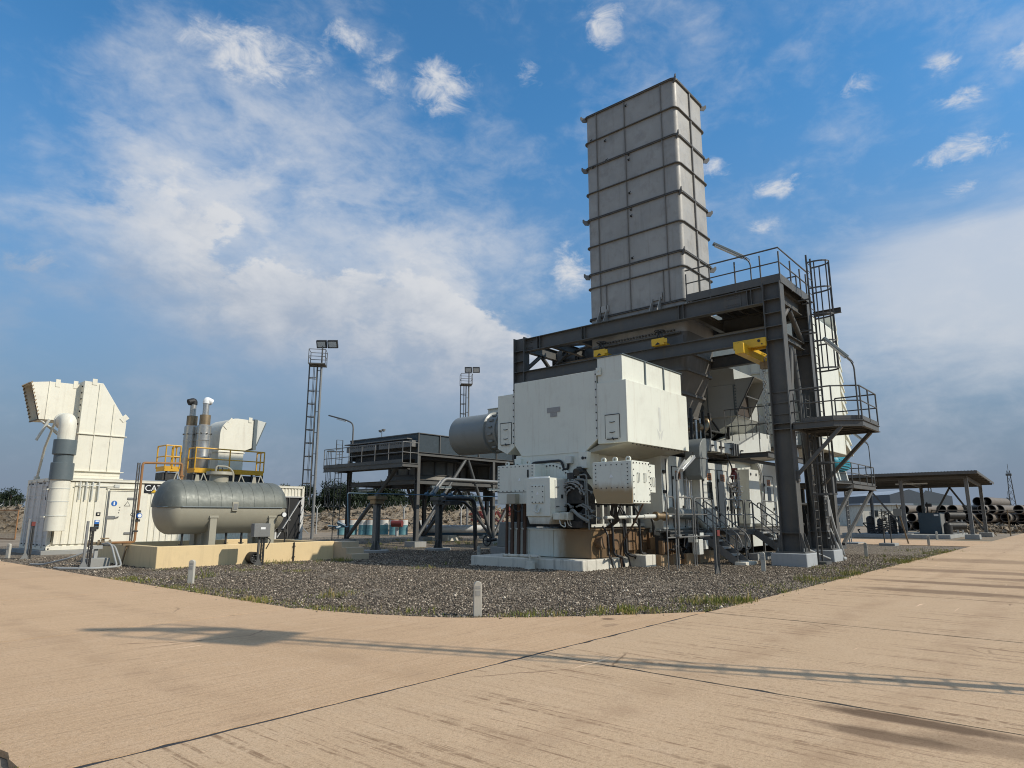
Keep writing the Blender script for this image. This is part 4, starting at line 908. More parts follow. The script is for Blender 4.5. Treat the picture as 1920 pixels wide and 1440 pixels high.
# instrument posts: two steel channels with cable ladder between
def post(name, label, loc, h, top):
    t = thing(name, label, 'post', loc, 'steel cable posts standing in the gravel'); x, y, z = loc
    MB().box(x - .03, x + .03, y - .04, y - .03, -.02, h).box(x - .03, x - .02, y - .03, y + .03, -.02, h).box(x + .02, x + .03, y - .03, y + .03, -.02, h).prism([(x - .16, -.02), (x + .16, -.02), (x + .03, .22), (x - .03, .22)], 'y', y - .05, y - .042).build('channel', steel_l if top in ('switch', 'red') else steel, t)
    m = MB(); q = x + .10
    m.box(q - .006, q, y - .05, y + .05, .0, h * .88).box(q + .09, q + .096, y - .05, y + .05, .0, h * .88)
    for i in range(int(h * .85 / .045)): m.box(q, q + .09, y - .03, y - .02, .04 + i * .045, .062 + i * .045)
    m.build('cable_ladder', steel, t)
    MB().tube([(q + .045, y - .04, .0), (q + .045, y - .04, h * .85)], .02).build('cable', cable, t)
    if top == 'box':
        b = MB().box(x - .28, x + .30, y - .16, y + .06, h - .1, h + .34).build('junction_box', steel_l, t, bevel=.012)
        MB().box(x - .05, x + .12, y - .166, y - .155, h + .15, h + .22).build('label_plate', whitegl, b); m = MB().tube([(q + .05, y - .08, h - .08), (q + .3, y - .08, h - .2), (q + .15, y - .05, h - .5)], .018, bend=.1); m.build('cable', cable, b)
    elif top == 'switch': MB().box(q - .02, q + .13, y - .1, y + .03, h * .78, h * .88).tube([(q + .05, y - .06, h * .78), (q + .05, y - .06, h * .5)], .03).build('switch', dark, t)
    elif top == 'red': MB().box(q - .02, q + .1, y - .07, y + .03, h * .82, h * .93).build('call_point', redp, t)
    elif top == 'sign': MB().box(q - .03, q + .14, y - .07, y - .05, h * .80, h * .93).build('sign_plate', redp, t)
    return t
post('cable_post', 'bare steel post with a cable ladder, left of the tan wall', (7.55, 24.1, 0), 1.45, 'switch')
post('cable_post', 'steel post with red call point beside the container doors', (7.75, 31.2, 0), 1.5, 'red')
post('cable_post', 'steel post carrying a grey junction box before the tan wall', (11.85, 21.35, 0), 1.02, 'box')
post('cable_post', 'steel post with a small red plate before the metal stairs', (18.7, 8.35, 0), 1.3, 'sign')

# cable markers
mk = MB(); mk.prism([(-.066, -.1), (.066, -.1), (.066, .48)] + [(.066 * math.cos(t), .48 + .066 * math.sin(t)) for t in np.linspace(0, math.pi, 9)][1:-1] + [(-.066, .48)], 'y', -.05, .05)
mark = mk.build('cable_marker', markc, loc=(0, 0, 0), bevel=.008)
tag(mark, 'white concrete marker standing at the kerb line nearest the viewer', 'marker', 'concrete cable markers in the gravel')
MB().box(-.045, .045, -.056, -.049, .43, .445).box(-.04, .04, -.056, -.049, .46, .47).box(-.04, .04, -.056, -.049, .32, .40).build('inscription', conc, mark)
mark.location = (8.30, 7.86, 0); mark.rotation_euler.z = R(-42)
for (x, y, r, lb) in ((7.72, 17.0, -48, 'concrete marker in the gravel before the tan wall and tank'), (18.2, 17.2, -55, 'concrete marker before the air cooler pipes, left of the white plant base'),
                      (20.6, 7.7, -74, 'concrete marker by the foot of the front steel column'), (30.6, 7.2, -78, 'weathered concrete marker in the gravel beyond the steel frame'), (44.2, 7.15, -80, 'small far marker at the tip of the gravel island'), (7.55, 32.6, -55, 'concrete marker before the container doors at the left edge'), (29.2, 27.2, -55, 'short marker on the grass under the air cooler'), (56.6, 8.6, -60, 'far marker beside the shed slab')):
    c = dup(mark, (x, y, 0), lb, R(r))
# ------------------------------------------------------------------ generator set on its pad
gt_white = stain(white, 'white_paint_oiled_box', (0, 0, -1), -2.36, -1.98, (.36, .235, .10), .95, 1.7, .6)
skid_m = stain(white, 'skid_paint_oiled', (0, -1, 0), -13.0, -12.3, (.25, .142, .05), .93, 2.0, .9)
skid_m = stain(skid_m, 'skid_paint_oiled_dark', (.4, -1, -.3), -4.9, -3.6, (.07, .045, .026), .75, 3.0, 1.4)
ctl_m = stain(white, 'control_box_oiled', (.5, 0, -1), 6.85, 7.3, (.14, .09, .045), .7, 3.0, .5)
tag(MB().prism([(16.75, 15.65), (16.92, 11.72), (18.2, 11.64), (19.5, 11.68), (19.5, 16.2), (16.75, 16.2)], 'z', -.05, .30).build('generator_pad', padc, bevel=.03), 'white concrete pad with black drip streaks carrying the white generator', 'plinth')
g = thing('generator_set', 'large white generator with overhanging cooler boxes, oily control boxes and stained base', 'generator', (19.6, 13.4, .30))
# base frame
m = MB(); m.box(17.6, 23.2, 11.86, 15.12, .32, 1.18); m.box(17.56, 23.24, 11.82, 15.16, 1.16, 1.21)
for y in (13.35, 14.35, 14.85): m.box(17.575, 17.6, y - .035, y + .035, .32, 1.16)
for x in (18.7, 19.5, 20.3, 21.2, 22.0): m.box(x - .05, x + .05, 11.83, 11.86, .32, 1.2)
m.build('base_frame', skid_m, g, bevel=.008)
MB().cyl((17.95, 11.87, .82), (17.95, 11.62, .82), .18, n=22).cyl((17.95, 11.64, .82), (17.95, 11.6, .82), .21, n=22).build('flange', rustpanel, g)
m = MB()
for x0_, x1_, z0_, z1_, y in ((18.55, 18.95, .55, 1.05, 11.62), (19.55, 20.2, .5, 1.12, 11.7), (20.5, 20.75, .35, 1.1, 11.7), (20.85, 21.25, .5, 1.05, 11.65), (21.5, 21.9, .4, 1.1, 11.7)):
    m.box(x0_, x1_, y, 11.87, z0_, z1_)
m.build('junction_box', rustpanel, g, bevel=.01)
# body with round end cover
BX = 17.72
m = MB(); m.box(BX, 22.3, 12.2, 15.0, 2.02, 3.66)
m.prism([(12.2, 2.5), (12.2, 3.5), (12.02, 3.62), (12.02, 3.2)], 'x', BX + .02, 18.4); m.build('body', white, g, bevel=.01)
m = MB().lathe((BX - .05, 13.45, 2.35), [(.0, -.03), (.98, -.03), (1.0, 0), (1.0, .1)], 48, 'x'); m.lathe((BX - .09, 13.45, 2.35), [(.0, 0), (.80, 0), (.80, .06)], 44, 'x'); m.build('end_cover', white, g)
m = MB()
for i in range(40): a = i * math.pi / 20; m.cyl((BX - .11, 13.45 + .9 * math.cos(a), 2.35 + .9 * math.sin(a)), (BX - .07, 13.45 + .9 * math.cos(a), 2.35 + .9 * math.sin(a)), .026, n=6)
m.build('cover_bolt', gapm, g)
MB().tube([(BX - .06, 14.25, 2.8), (BX - .06, 14.25, 3.38), (BX - .06, 13.0, 3.40), (BX - .06, 12.9, 3.1), (BX - .06, 12.75, 3.1), (BX - .06, 12.72, 3.35)], .04, 8, bend=.14).build('cable', cable, g)
MB().box(BX - .14, BX, 12.55, 12.78, 3.28, 3.52).build('junction_box', offwhite, g, bevel=.01)
MB().prism([(11.95, 3.1), (12.2, 3.1), (12.25, 3.62), (11.9, 3.62)], 'x', BX - .16, BX + .04).prism([(14.75, 3.0), (14.95, 3.0), (15.0, 3.55), (14.7, 3.55)], 'x', BX - .10, BX + .04).build('lifting_bracket', white, g, bevel=.01)
MB().cyl((BX - .18, 12.08, 3.42), (BX - .13, 12.08, 3.42), .05, n=12).cyl((BX - .12, 14.85, 3.3), (BX - .06, 14.85, 3.3), .06, n=12).cyl((BX - .18, 11.98, 3.42), (BX - .13, 11.98, 3.42), .035, n=12).build('lifting_eye', gapm, g)
# dark shaft end with pipes and hoses between the control boxes
m = MB(); m.lathe((17.45, 12.35, 2.15), [(.0, -.10), (.50, -.10), (.58, 0), (.58, .3)], 30, 'x'); m.box(17.35, 17.75, 11.75, 12.6, 1.35, 2.0); m.box(17.2, 17.7, 11.9, 12.5, 1.25, 1.45); m.build('shaft_end', dark, g, bevel=.01)
m = MB()
for k in range(14):
    r0 = random.uniform(.2, .55); a0 = random.uniform(-.5, 2.4)
    pts = [(17.3 - .1 * random.random(), 12.35 + r0 * math.cos(a0 + t), 2.2 + r0 * math.sin(a0 + t)) for t in np.linspace(0, random.uniform(.6, 1.6), 7)]; m.tube(pts, random.uniform(.016, .034), 7)
m.build('hose', hose, g)
m = MB()
for k in range(10):
    y = random.uniform(11.75, 12.6); z = random.uniform(1.5, 2.7); L_ = random.uniform(.2, .5)
    m.tube([(17.28, y, z), (17.22, y - L_ * .5, z + .04), (17.25, y - L_, z - .06)], random.uniform(.015, .03), 7)
    m.cyl((17.2, y - L_, z - .06), (17.32, y - L_, z - .06), .045, n=10)
m.tube([(17.3, 12.55, 2.5), (17.25, 12.3, 2.85), (17.25, 11.75, 2.88), (17.3, 11.72, 1.2)], .025, bend=.1).tube([(17.28, 12.2, 2.75), (17.28, 11.82, 2.72), (17.28, 11.8, 1.4)], .03, bend=.1)
m.tube([(17.3, 12.4, 1.75), (17.0, 12.1, 1.8), (16.95, 11.85, 1.6), (17.1, 11.6, 1.45)], .05, bend=.15)
m.build('oil_pipe', ductm, g)
m = MB().tube([(17.4, 12.1, 3.0), (17.2, 12.1, 2.95)], .12, 14); m.prism([(11.85, 2.75), (12.15, 2.75), (12.3, 3.15), (12.15, 3.15)], 'x', 17.5, 17.72).cyl((17.3, 11.95, 2.15), (17.18, 11.95, 2.15), .06, n=14).box(17.2, 17.4, 12.2, 12.45, 2.75, 2.95); m.build('sensor', dark, g)
# control box in front, left box, right box
def vents(m, xf, y0_, y1_, z0_, z1_, nb=6):
    m.bolts((xf, y0_, z1_), (xf, y1_, z1_), nb, (-1, 0, 0), .018, .012).bolts((xf, y0_, z0_), (xf, y1_, z0_), nb, (-1, 0, 0), .018, .012).bolts((xf, y0_, z0_), (xf, y0_, z1_), nb, (-1, 0, 0), .018, .012).bolts((xf, y1_, z0_), (xf, y1_, z1_), nb, (-1, 0, 0), .018, .012)
c = MB().prism([(12.6, 1.60), (13.55, 1.60), (13.55, 2.78), (12.6, 2.78)], 'x', 16.5, 17.45).prism([(12.6, 1.60), (13.55, 1.60), (13.45, 1.36), (12.7, 1.36)], 'x', 16.55, 17.4).build('control_box', ctl_m, g, bevel=.012)
MB().box(16.47, 16.5, 12.82, 13.32, 2.0, 2.55).build('hatch', white, c, bevel=.008)
m = MB(); vents(m, 16.47, 12.86, 13.28, 2.03, 2.52, 4); m.build('hatch_bolt', gapm, c)
MB().tube([(16.47, 13.12, 1.95), (16.42, 13.15, 1.75), (16.42, 13.0, 1.7), (16.47, 12.98, 1.85)], .025, bend=.05).build('cable', offwhite, c)
MB().box(16.75, 17.42, 12.585, 12.6, 1.75, 2.72).build('cover_plate', offwhite, c, bevel=.004)
m = MB()
for z in (1.9, 2.5): m.tube([(16.78, 12.59, z), (16.78, 12.55, z), (16.9, 12.55, z), (16.9, 12.59, z)], .012, 6).tube([(17.2, 12.58, z), (17.2, 12.54, z), (17.34, 12.54, z), (17.34, 12.58, z)], .012, 6)
m.box(17.05, 17.15, 12.57, 12.585, 2.15, 2.27); m.build('handle', gapm, c)
m = MB(); m.box(16.62, 16.9, 12.35, 12.6, 1.5, 1.7); m.box(17.0, 17.3, 12.3, 12.6, 1.48, 1.72); c2 = m.build('junction_box', white, c, bevel=.01)
m = MB()
for y, x in ((12.4, 16.7), (12.4, 17.1), (12.38, 17.2)): m.tube([(x, y, 1.5), (x - .02, y - .05, 1.34), (x + .15, y - .12, 1.26), (x + .25, y - .02, 1.42)], .018, bend=.08)
m.build('cable', offwhite, c2)
MB().bar((16.6, 12.7, 2.80), (16.6, 13.5, 2.80), .05, .05).build('angle_bar', whitegl, c)
c = MB().box(17.0, 17.72, 13.6, 15.22, 2.0, 3.28).build('terminal_box', white, g, bevel=.012)
m = MB(); vents(m, 16.995, 13.7, 15.15, 2.42, 3.22, 9); m.build('cover_bolt', gapm, c)
MB().box(16.99, 17.0, 13.6, 15.22, 2.375, 2.39).box(16.97, 17.0, 13.85, 13.9, 2.85, 3.1).build('seam', gapm, c)
m = MB()
for y in (13.95, 14.85): m.lathe((17.1, y, 3.34), [(.035, -.03), (.075, -.03), (.075, .03), (.035, .03)], 14, 'x')
m.build('lifting_eye', white, c)
MB().box(16.78, 17.0, 14.25, 14.62, 2.0, 2.32).build('switch_box', tankm, c, bevel=.01)
MB().tube([(16.85, 14.35, 2.0), (16.83, 14.35, 1.8), (16.9, 14.15, 1.72), (16.98, 14.1, 2.0)], .02, bend=.08).build('cable', cable, c)
c = MB().prism([(9.95, 1.97), (11.2, 1.97), (11.32, 2.3), (11.32, 3.2), (9.95, 3.2)], 'x', 16.97, 17.98).build('terminal_box', white, g, bevel=.012)
MB().prism([(9.97, 1.98), (11.19, 1.98), (11.31, 2.3), (11.31, 3.19), (9.97, 3.19)], 'x', 16.945, 16.969).build('front_cover', gt_white, c, bevel=.006)
MB().box(18.0, 18.36, 9.98, 11.2, 2.3, 3.14).build('end_box', white, c, bevel=.01)
m = MB(); vents(m, 16.945, 10.1, 11.2, 2.42, 3.1, 7); m.build('cover_bolt', gapm, c)
m = MB()
for x in (17.02, 17.92): m.bolts((x, 9.945, 2.05), (x, 9.945, 3.12), 7, (0, -1, 0), .018, .012)
m.bolts((17.02, 9.945, 3.14), (17.92, 9.945, 3.14), 6, (0, -1, 0), .018, .012); m.bolts((17.02, 9.945, 2.03), (17.92, 9.945, 2.03), 6, (0, -1, 0), .018, .012); m.bolts((18.05, 9.97, 2.36), (18.05, 9.97, 3.08), 5, (0, -1, 0), .018, .012)
m.build('side_bolt', gapm, c)
m = MB()
for x in (17.28, 17.66): m.tube([(x - .05, 9.945, 2.85), (x - .05, 9.92, 2.85), (x - .05, 9.92, 2.6), (x + .04, 9.92, 2.6), (x + .04, 9.92, 2.85), (x - .05, 9.92, 2.85)], .012, 6)
for x in (18.12, 18.27): m.tube([(x - .03, 9.975, 2.75), (x - .03, 9.95, 2.75), (x - .03, 9.95, 2.5), (x + .03, 9.95, 2.5), (x + .03, 9.95, 2.75)], .012, 6)
m.build('handle', offwhite, c)
MB().prism([(10.6, 2.72), (10.72, 2.72), (10.66, 2.82)], 'x', 16.93, 16.945).build('warning_mark', whitegl, c); MB().prism([(13.02, 2.26), (13.12, 2.26), (13.07, 2.36)], 'x', 16.46, 16.475).build('warning_mark', whitegl, g); MB().prism([(14.2, 2.74), (14.3, 2.74), (14.25, 2.84)], 'x', 16.985, 17.0).build('warning_mark', whitegl, g)
m = MB()
for y in (10.15, 10.6, 11.0): m.lathe((17.1, y, 3.26), [(.035, -.03), (.08, -.03), (.08, .03), (.035, .03)], 14, 'x')
m.build('lifting_eye', white, c)
# upper cooler housing
zb = 3.62
main = MB().prism([(11.6, 6.24), (15.06, 6.24), (15.06, 4.05), (14.72, zb), (12.1, zb), (11.6, 4.0)], 'x', 17.70, 21.9).build('cooler_housing', white, g, bevel=.012)
left = MB().prism([(15.075, 5.88), (15.86, 5.88), (15.86, 3.96), (15.40, 3.74), (15.075, 3.98)], 'x', 17.72, 21.8).build('side_housing', white, g, bevel=.012)
right_ = MB().prism([(10.5, 5.80), (11.585, 5.80), (11.585, 3.84), (10.5, 3.84)], 'x', 17.70, 21.85).build('side_housing', white, g, bevel=.012)
MB().prism([(10.56, 3.838), (11.57, 3.838), (12.15, 3.60), (11.9, 3.60)], 'x', 17.78, 21.8).build('underside', tankm, right_)
MB().prism([(10.64, 6.62), (11.56, 6.62), (11.56, 5.803), (10.64, 5.803)], 'x', 17.73, 21.75).build('top_housing', white, right_, bevel=.008)
m = MB()
for x in (19.15, 20.42): m.box(x - .03, x + .03, 10.60, 10.64, 5.81, 6.62)
m.box(17.70, 21.78, 10.60, 11.58, 6.622, 6.65); m.build('stiffener', pvc, right_)
MB().box(17.66, 17.70, 11.40, 11.575, 6.05, 6.30).cyl((17.64, 11.5, 6.2), (17.67, 11.5, 6.2), .04, n=12).build('lifting_lug', white, main)
m = MB(); m.box(17.685, 17.70, 11.585, 11.64, 4.0, 6.2).box(17.685, 17.715, 15.062, 15.11, 4.1, 5.9); m.build('seam_strip', offwhite, main)
m = MB().bolts((17.68, 11.61, 4.1), (17.68, 11.61, 6.1), 9, (-1, 0, 0), .024, .012); m.bolts((17.68, 15.085, 4.1), (17.68, 15.085, 6.0), 9, (-1, 0, 0), .024, .012); m.bolts((18.1, 10.56, 3.82), (21.6, 10.56, 3.82), 16, (0, 0, -1), .03, .02)
m.build('seam_bolt', gapm, main)
MB().box(17.685, 17.70, 13.05, 13.60, 5.03, 5.20).box(17.685, 17.70, 13.18, 13.46, 4.88, 5.025).build('nameplate', mat('dull_nameplate', (.30, .29, .27), .5, var=.2, scale=20), main)
def hatch(par, y0_, y1_, z0_, z1_, xf):
    h_ = MB().box(xf - .02, xf, y0_, y1_, z0_, z1_).build('access_door', white, par, bevel=.006)
    q = MB(); q.box(xf - .03, xf - .0, y0_ - .015, y1_ + .015, z1_, z1_ + .02).box(xf - .012, xf, y0_ - .02, y0_ - .004, z0_, z1_).box(xf - .012, xf, y1_ + .004, y1_ + .02, z0_, z1_)
    for z in (z0_ + .2, z1_ - .22): q.tube([(xf - .02, (y0_ + y1_) / 2 - .1, z), (xf - .05, (y0_ + y1_) / 2, z - .02), (xf - .02, (y0_ + y1_) / 2 + .1, z)], .012, 6)
    q.tube([(xf - .04, y0_ + .05, z0_ - .02), (xf - .04, y1_ - .05, z0_ - .02)], .016, 6).tube([(xf - .04, (y0_ + y1_) / 2, z0_ + .02), (xf - .06, (y0_ + y1_) / 2 - .06, z0_ - .05)], .02, 6)
    q.build('door_fitting', gapm, h_)
hatch(right_, 10.78, 11.28, 3.98, 4.72, 17.70); hatch(left, 15.22, 15.72, 4.10, 4.85, 17.72)
# streak left by water on the sunny side
stk = stain(white, 'streaked_paint', (1, 0, 0), 99, 100, (.3, .3, .3)); MB().quad((19.72, 10.497, 4.35), (19.86, 10.497, 4.35), (19.86, 10.497, 5.15), (19.72, 10.497, 5.15)).quad((19.55, 10.497, 4.45), (19.78, 10.497, 4.25), (19.74, 10.497, 4.05), (19.66, 10.497, 4.2)).quad((20.02, 10.497, 4.45), (19.8, 10.497, 4.25), (19.84, 10.497, 4.05), (19.92, 10.497, 4.2)).build('stain', offwhite, right_)
# cables and pipes running down the side to the pad
m = MB()
for x, ztop, xe in ((18.1, 1.3, 17.9), (18.25, 1.6, 18.5), (19.0, 1.95, 18.9), (19.15, 1.95, 19.3), (19.9, 1.95, 20.0), (20.05, 1.5, 20.4), (21.0, 1.7, 20.9), (21.3, 1.3, 21.5)):
    yy_ = 11.68 - .12 * random.random(); m.tube([(x, yy_ + .1, ztop), (x, yy_ - .08, ztop - .25), (x + .02, yy_ - .1, .42), (xe + .05, yy_ - .22, .345), (xe + .35, 11.58 - .04 * (xe - 18), .335), (xe + .4, 11.52 - .03 * (xe - 18), .02)], random.choice((.03, .04, .05)), 8, bend=.12)
m.build('cable', cable, g)
m = MB()
for k in range(12): x = 17.3 + random.random() * .7; m.tube([(x, 10.9, 1.98), (x + random.uniform(-.1, .3), 11.0, 1.65), (18.0 + random.random() * .3, 11.2, 1.5), (18.2 + random.random() * .4, 11.7, 1.25)], .022, 7, bend=.2)
m.build('cable_loop', cable, g)
m = MB().tube([(17.9, 11.55, 1.55), (21.4, 11.0, 1.62)], .055, 14); m.cyl((19.8, 11.25, 1.585), (20.4, 11.15, 1.6), .075, n=16); m.build('pipe', offwhite, g)
m = MB().cyl((20.45, 11.14, 1.6), (20.9, 11.07, 1.6), .11, n=18).cyl((20.4, 11.15, 1.6), (20.48, 11.13, 1.6), .155, n=18).cyl((20.88, 11.07, 1.6), (20.96, 11.06, 1.6), .155, n=18); m.build('pipe_flange', burnt, g)
MB().tube([(18.3, 10.4, 1.97), (18.25, 10.7, 1.4), (18.3, 11.2, .8), (18.6, 11.45, .4), (18.75, 11.5, .02)], .03, bend=.25).build('drain_hose', mat('brown_hose', (.10, .06, .035), .6, var=.2), g)
m = MB()
for x in np.arange(18.2, 22.2, .45): m.box(x, x + .09, 12.1, 12.2, 1.3, 1.95)
m.box(17.9, 22.2, 12.05, 12.18, 1.26, 1.36); m.build('leg', offwhite, g)
MB().box(17.85, 22.2, 12.35, 12.4, 1.3, 1.9).build('dark_gap_plate', dark, g)  # plate coloured dark to stand in for the shaded gap behind
MB().box(BX + .35, 22.2, 12.41, 14.85, 1.25, 2.02).build('dark_gap_block', dark, g)  # dark block in place of the open, shaded gap under the body
MB().tube([(16.95, 14.9, .345), (17.1, 13.5, .36)], .045, 10).tube([(16.9, 14.0, .35), (16.72, 13.2, .36)], .04, 8).lathe((16.6, 13.5, .0), [(.0, .22), (.16, .22), (.17, .0)], 18).tube([(16.6, 13.5, .2), (16.6, 13.5, .42)], .03).build('drain_pipe', padc, g)
m = MB()
for k_, y in enumerate((14.32, 14.45, 14.58, 14.72, 14.86, 15.0, 15.12)): x_ = 17.5 + .12 * (k_ % 2); m.tube([(x_, y + .12, .3), (x_, y + .1, 1.5), (x_ - .1, y, 2.03)], .052, 10, bend=.12)
m.build('cable_riser', mat('brown_cable', (.085, .045, .026), .6, var=.3, dirt=(.16, .1, .06), dirt_amt=.5), g)

# ------------------------------------------------------------------ round ducts to the left of the cooler boxes
def rduct(name, label, x, z, r, y0_, y1_):
    t = thing(name, label, 'duct', (x, y0_, z - r), 'round grey ducts left of the white generator')
    MB().lathe((x, 0, z), [(.0, y1_), (r - .03, y1_), (r, y1_ - .03), (r, y0_ + 1.05), (r + .03, y0_ + 1.04), (r + .03, y0_ + .98), (r - .05, y0_ + .95), (r - .05, y0_ + .5), (r + .02, y0_ + .48), (r + .02, y0_ + .40), (r - .03, y0_ + .38), (r - .03, y0_)], 44, 'y').build('shell', ductm, t)
    m = MB()
    for a in np.linspace(0, 6.28, 18): m.box(x + (r - .02) * math.cos(a) - .03, x + (r - .02) * math.cos(a) + .03, y0_ + .6, y0_ + .8, z + (r - .02) * math.sin(a) - .03, z + (r - .02) * math.sin(a) + .03)
    m.build('clip', ductm, t); return t
rduct('round_duct', 'front round grey duct with a closed end, left of the white generator', 18.75, 4.72, .76, 15.86, 18.7)
rduct('round_duct', 'rear round grey duct half hidden behind its twin', 20.75, 4.95, .76, 15.86, 18.2)
tb = thing('lifting_beam', 'pale beam on a white post above the round grey ducts', 'beam', (20.6, 18.6, 4.9))
MB().ibeam((20.5, 15.9, 5.95), (20.5, 18.9, 5.95), .22, .16).build('beam', offwhite, tb); MB().prism([(18.42, 5.84), (18.86, 5.84), (18.78, 4.7), (18.5, 4.7)], 'x', 20.42, 20.58).build('post', white, tb)

# ------------------------------------------------------------------ steel frame around the stack
fr = thing('stack_gantry', 'tall dark grey steel portal frame standing around the exhaust stack', 'frame', (24.9, 13.7, 0))
FX0, FX1, FY0, FY1 = 23.55, 26.6, 7.75, 19.6
def column(x, y, zt=9.9):
    m = MB().ibeam((x, y, .45), (x, y, zt), .64, .42, (0, 1, 0), .035, .02)
    for z in (1.05, 4.55, 4.75, 7.75, 8.25, 9.25, 8.75):
        for s in (-1, 1): m.box(x + s * .012, x + s * .20, y - .285, y + .285, z - .012, z + .012)
    m.box(x - .34, x + .34, y - .48, y + .48, .40, .45)
    for s in (-1, 1):
        for q in (-.18, .18): m.prism([(y + s * .325, .45), (y + s * .47, .45), (y + s * .47, .6), (y + s * .35, 1.05), (y + s * .325, 1.05)], 'x', x + q - .012, x + q + .012)
    c = m.build('column', steel, fr)
    b = MB()
    for sy in (-1, 1):
        for q in (-.26, -.08, .08, .26): b.cyl((x + q, y + sy * .42, .44), (x + q, y + sy * .42, .56), .028, n=6)
    b.build('anchor_bolt', steel_l, c); return c
for x in (FX0, FX1):
    for y in (FY0, FY1): column(x, y)
m = MB()
for x, y in ((FX0, FY0), (FX1, FY0), (FX0, FY1), (FX1, FY1)): m.box(x - .55, x + .55, y - .58, y + .58, -.1, .40)
fo = m.build('footing', mat('footing_concrete', (.36, .37, .365), .8, var=.08, dirt=(.22, .21, .19), dirt_amt=.4, streak=(.2, .19, .17), streak_amt=.4, bump=.1), fr, bevel=.025)
Yi0, Yi1 = FY0 + .32, FY1 - .32
for x in (FX0, FX1):
    m = MB().ibeam((x, Yi0, 9.50), (x, Yi1, 9.50), .62, .30, tf=.03)
    for y in (8.5, 8.65, 11.2, 11.4, 15.9, 16.05, 18.4, 18.55):
        for s in (-1, 1): m.box(x + s * .008, x + s * .14, y - .01, y + .01, 9.22, 9.78)
    m.build('top_beam', steel, fr)
    m = MB()
    for y0_ in (9.0, 18.9):
        for k in range(8):
            for dz in (-.2, -.12, .12, .2): m.cyl((x - .05, y0_ + k * .07, 9.5 + dz), (x - .02, y0_ + k * .07, 9.5 + dz), .018, n=6)
    m.box(x - .03, x - .008, 8.92, 9.6, 9.26, 9.74); m.build('splice_plate', steel, fr)
    MB().ibeam((x - .1, Yi0 - .28 if x > 25 else Yi0, 7.98), (x - .1, Yi1, 7.98), .50, .28, tf=.028).build('runway_beam', steel, fr)
m = MB()
for y in (FY0, FY1):
    m.ibeam((FX0 + .21, y, 9.55), (FX1 - .21, y, 9.55), .5, .26); m.ibeam((FX0 + .21, y, 8.05), (FX1 - .21, y, 8.05), .28, .22)
for y in (10.9, 16.45): m.ibeam((FX0 + .1, y, 9.42), (FX1 - .1, y, 9.42), .4, .2)
m.ibeam((FX0 + .1, 18.0, 9.45), (FX1 - .1, 18.0, 9.45), .36, .2); m.build('cross_beam', steel, fr)
m = MB()
for p in (((FX0 + .2, FY0, 7.6), (25.05, FY0, 7.85)), ):
    pass
mid_x = (FX0 + FX1) / 2
for y in (FY0, FY1):
    for x in (FX0 + .1, FX1 - .1): m.cyl((mid_x + (.12 if x > mid_x else -.12), y, 7.75), (x, y, 1.3), .115, n=14); m.cyl((mid_x + (.1 if x > mid_x else -.1), y, 9.25), (x, y, 8.25), .10, n=14)
    m.box(mid_x - .25, mid_x + .25, y - .015, y + .015, 7.5, 7.9)
m.cyl((mid_x, 16.5, 9.45), (FX0 + .15, 19.3, 9.45), .07, n=10); m.cyl((mid_x, 16.5, 9.45), (FX1 - .15, 19.3, 9.45), .07, n=10); m.cyl((mid_x, 18.0, 9.2), (mid_x, FY1 - .1, 8.2), .07, n=10)
m.build('brace', steel_l if False else steel, fr)
# top deck with guard rail
m = MB(); m.box(FX0 - .12, FX1 + .3, 7.42, 11.05, 10.0, 10.04); m.box(FX0 - .14, FX0 - .12, 7.42, 11.05, 9.86, 10.16); m.box(FX1 + .3, FX1 + .32, 7.42, 11.05, 9.9, 10.16); m.box(FX0 - .14, FX1 + .32, 7.40, 7.42, 9.84, 10.16)
for y in np.arange(7.7, 11, .55): m.ibeam((FX0, y, 9.92), (FX1 + .2, y, 9.92), .14, .08)
m.build('deck', steel, fr)
gratem = mat('grating', (.06, .06, .06), .6); m = MB()
for x in np.arange(FX0 - .05, FX1 + .25, .07): m.box(x, x + .012, 7.5, 11.0, 9.955, 9.985)
m.build('grating', gratem, fr)
m = MB(); u = 1.2
P = [(FX0 - .12, 11.05, 9.95), (FX0 - .12, 7.42, 9.95), (FX1 + .3, 7.42, 9.95)]
rail(m, P, u, .03, .55, [(FX0 - .12, y, 9.8) for y in (11.02, 10.05, 9.05, 8.1)] + [(FX0 - .12, 7.42, 9.8), (FX0 + 1.1, 7.42, 9.8), (FX0 + 2.2, 7.42, 9.8), (FX1 - .1, 7.42, 9.8)])
rail(m, [(FX1 + .3, 11.05, 9.95), (FX1 + .3, 8.3, 9.95), (FX1 + .3, 7.9, 9.95)], u, .03, .55); m.build('handrail', steel, fr)
